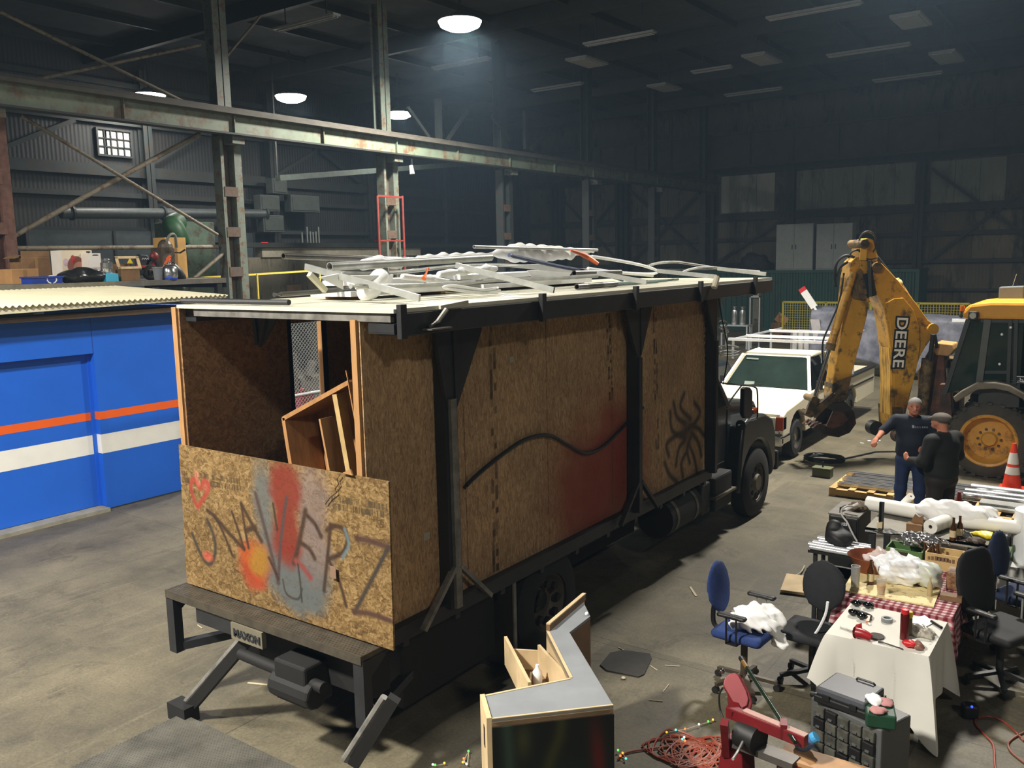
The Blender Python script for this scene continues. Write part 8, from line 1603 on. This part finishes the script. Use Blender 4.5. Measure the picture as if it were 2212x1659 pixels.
part(sw_, 'motor', MB().cyl(G(1600, 1580, .5), G(1640, 1600, .5), .1, n=16), trim, smooth=True); part(sw_, 'bed', MB().bar(G(1590, 1600, .42), G(1720, 1650, .42), .12, .05), mat('bed_iron', (92, 88, 84), rough=.4, metal=.4, var=.2)); part(sw_, 'bed_rail', MB().bar(G(1604, 1586, .46), G(1636, 1600, .46), .012, .012), galv); part(sw_, 'vise_jaw', MB().bar(G(1640, 1585, .5), G(1655, 1590, .5), .05, .14), trim)
part(sw_, 'stand_panel', MB().prism([G(1562, 1592, .42), G(1601, 1606, .42), low(G(1601, 1606, .42), 0)+V(.05, -.05, 0), low(G(1562, 1592, .42), 0)+V(-.05, -.05, 0)], (.03, .16, 0)), sred, bevel=.01); part(sw_, 'stand_leg', MB().bar(G(1700, 1630, .42), low(G(1710, 1640, .42), 0), .06, .2), sred)
part(sw_, 'upright', MB().bar(G(1565, 1560, .6), low(G(1570, 1595, .42), .3), .05, .06), sred); part(sw_, 'head_bolt', MB().ball(G(1560, 1450, .8), .02), chrome); part(sw_, 'neck', MB().bar(Z_(1580, 1500, .08), G(1590, 1545, .62), .06, .06), sred)
part(sw_, 'handle_lever', MB().tube([G(1583, 1640, .5), G(1600, 1612, .5), G(1606, 1600, .5), G(1614, 1585, .5)], .01, 6), galv); part(sw_, 'cord', MB().tube([G(1562, 1485, .7), G(1554, 1500, .65), G(1555, 1530, .55), G(1562, 1550, .5)], .007, 6, smooth=4), hosem); part(sw_, 'scale_strip', MB().bar(G(1652, 1617, .44), G(1684, 1632, .44), .02, .006), wplas)
a, b = aP(1602, 1424, (-2.1, 6.1, 0), (.3, -.95, 0)), G(1718, 1604, .63)
o = thing('feed_lever', 'long dark green lever rod slanting over the red saw', 'rod', b); part(o, 'rod', MB().cyl(a, b, .014, n=10), mat('lever_green', (24, 40, 30), rough=.2, var=.1), smooth=True); part(o, 'tip', MB().cyl(a, a+(b-a)*.12, .017, n=10), mat('tip_ochre', (120, 88, 40), rough=.5)); part(o, 'end_socket', MB().cyl(a-(b-a)*.02, a+(b-a)*.03, .019, n=10), trim)
c = G(1730, 1610, .46); o = thing('water_jug', 'squashed blue-capped water bottle beside the saw', 'bottle', low(c, .44)); part(o, 'body', MB().lathe([(.03, -.03), (.05, .0), (.052, .06), (.035, .1), (.02, .115), (.004, .115)], c, (.55, .1, .5), n=16), mat('bottle_bluish', (84, 122, 172), rough=.1, var=.25, scale=14, alpha=.85), smooth=True); part(o, 'cap', MB().lathe([(.036, .09), (.036, .13), (.004, .13)], c, (.55, .1, .5), n=14), mat('cap_cyan', (70, 156, 206), rough=.3))
a, b = G(1688, 1612, .42), G(1870, 1668, .42); o = thing('wooden_shelf', 'worn wooden plank bench at the foot of the organiser', 'bench', low((a+b)/2, 0)); part(o, 'plank', MB().bar(a+V(.02, -.06, 0), b+V(.02, -.06, 0), .2, .03), mat('worn_plank', (176, 134, 92), rough=.6, var=.2, scale=5)); part(o, 'apron', MB().bar(a+V(.06, -.16, -.1), b+V(.06, -.16, -.1), .02, .18), sred)
for q in (a, b): part(o, 'leg', MB().bar(low(q+V(.03, -.06, 0), .4), low(q+V(.03, -.06, 0), 0), .06, .06), sred)
# ---- cords and light strings on the floor ----
cordm = mat('cord_orange', (146, 60, 38), rough=.5, var=.12); corda = mat('cord_pale', (140, 82, 62), rough=.5, var=.1)
def cordpath(px, n, sx, sy, seed):
    r = np.random.default_rng(seed); P = []
    for i in range(n): P.append(G(px[0]+sx*math.cos(i*1.9+r.normal()*.3)*r.uniform(.4, 1), px[1]+sy*math.sin(i*1.9+r.normal()*.3)*r.uniform(.4, 1), .012+.004*r.random()))
    return P
for k in range(5):
    P = cordpath((1470+14*k, 1615+4*k), 12+2*k, 95-8*k, 42, 30+k)
    if k == 0: P = [G(1335, 1640, .012), G(1370, 1622, .012)]+P
    single('extension_cord', MB().tube(P, .007, 6, smooth=6), (cordm, corda)[k % 2], ['orange cord trailing left from the tangle to the bar', 'pale orange cord looping widely in the tangle', 'orange cord in the middle of the tangle by the saw', 'pale orange cord lying inside the tangle', 'orange cord closest to the red saw stand'][k], 'cord', 'extension cords left of the saw', smooth=True)
P = [G(x, y, .01) for x, y in ((2212, 1600), (2170, 1560), (2135, 1548), (2110, 1553), (2108, 1566), (2130, 1590), (2146, 1612), (2150, 1659), (2165, 1690))]; single('extension_cord', MB().tube(P, .008, 6, smooth=6), cordm, 'orange cord curving along the floor at the lower right', 'cord', smooth=True)
P = [G(x, y, .01) for x, y in ((2260, 1560), (2205, 1585), (2182, 1600), (2178, 1612), (2190, 1630), (2230, 1660))]; single('extension_cord', MB().tube(P, .008, 6, smooth=6), corda, 'second orange cord at the lower right corner', 'cord', smooth=True)
cols = [(90, 220, 90), (250, 170, 60), (90, 220, 220), (250, 120, 60), (220, 240, 220)]
gm_ = [mat('led_%d' % i, c, emit=1.2, var=0) for i, c in enumerate(cols)]
for k, (pts, lab) in enumerate(((((1335, 1622), (1345, 1628), (1352, 1640), (1340, 1634)), 'tiny coloured light string beside the bar foot'), (((1440, 1583), (1460, 1578), (1480, 1576), (1510, 1566), (1530, 1560), (1540, 1556)), 'tiny coloured light string above the cord tangle'), (((1474, 1598), (1480, 1602), (1478, 1594)), 'tiny cyan light cluster in the cord tangle'), (((1002, 1640), (1008, 1652), (1012, 1624), (1000, 1648)), 'tiny green light cluster left of the bar'), (((935, 1653), (940, 1654), (960, 1650)), 'tiny red light cluster near the tail lift'))):
    P = [G(x, y, .02) for x, y in pts]; o = thing('light_string', lab, 'lights', P[0]-V(0, 0, .02)); part(o, 'wire', MB().tube(P, .003, 5, smooth=3), straw)
    for i, p in enumerate(P): part(o, 'led', MB().ball(p+V(0, 0, .006), .009, 8, 6), gm_[(i+k) % 5])
c = G(2096, 1512, .15); o = thing('cable_hub', 'small dark gadget with a blue light under the black chair', 'gadget', low(c, 0)); part(o, 'body', MB().box(low(c, .06), (.12, .1, .12), rz=.4), hosem, bevel=.02); part(o, 'indicator', MB().ball(low(c, .12)+V(.02, -.05, 0), .01), mat('led_blue', (40, 60, 255), emit=3.0, var=0))
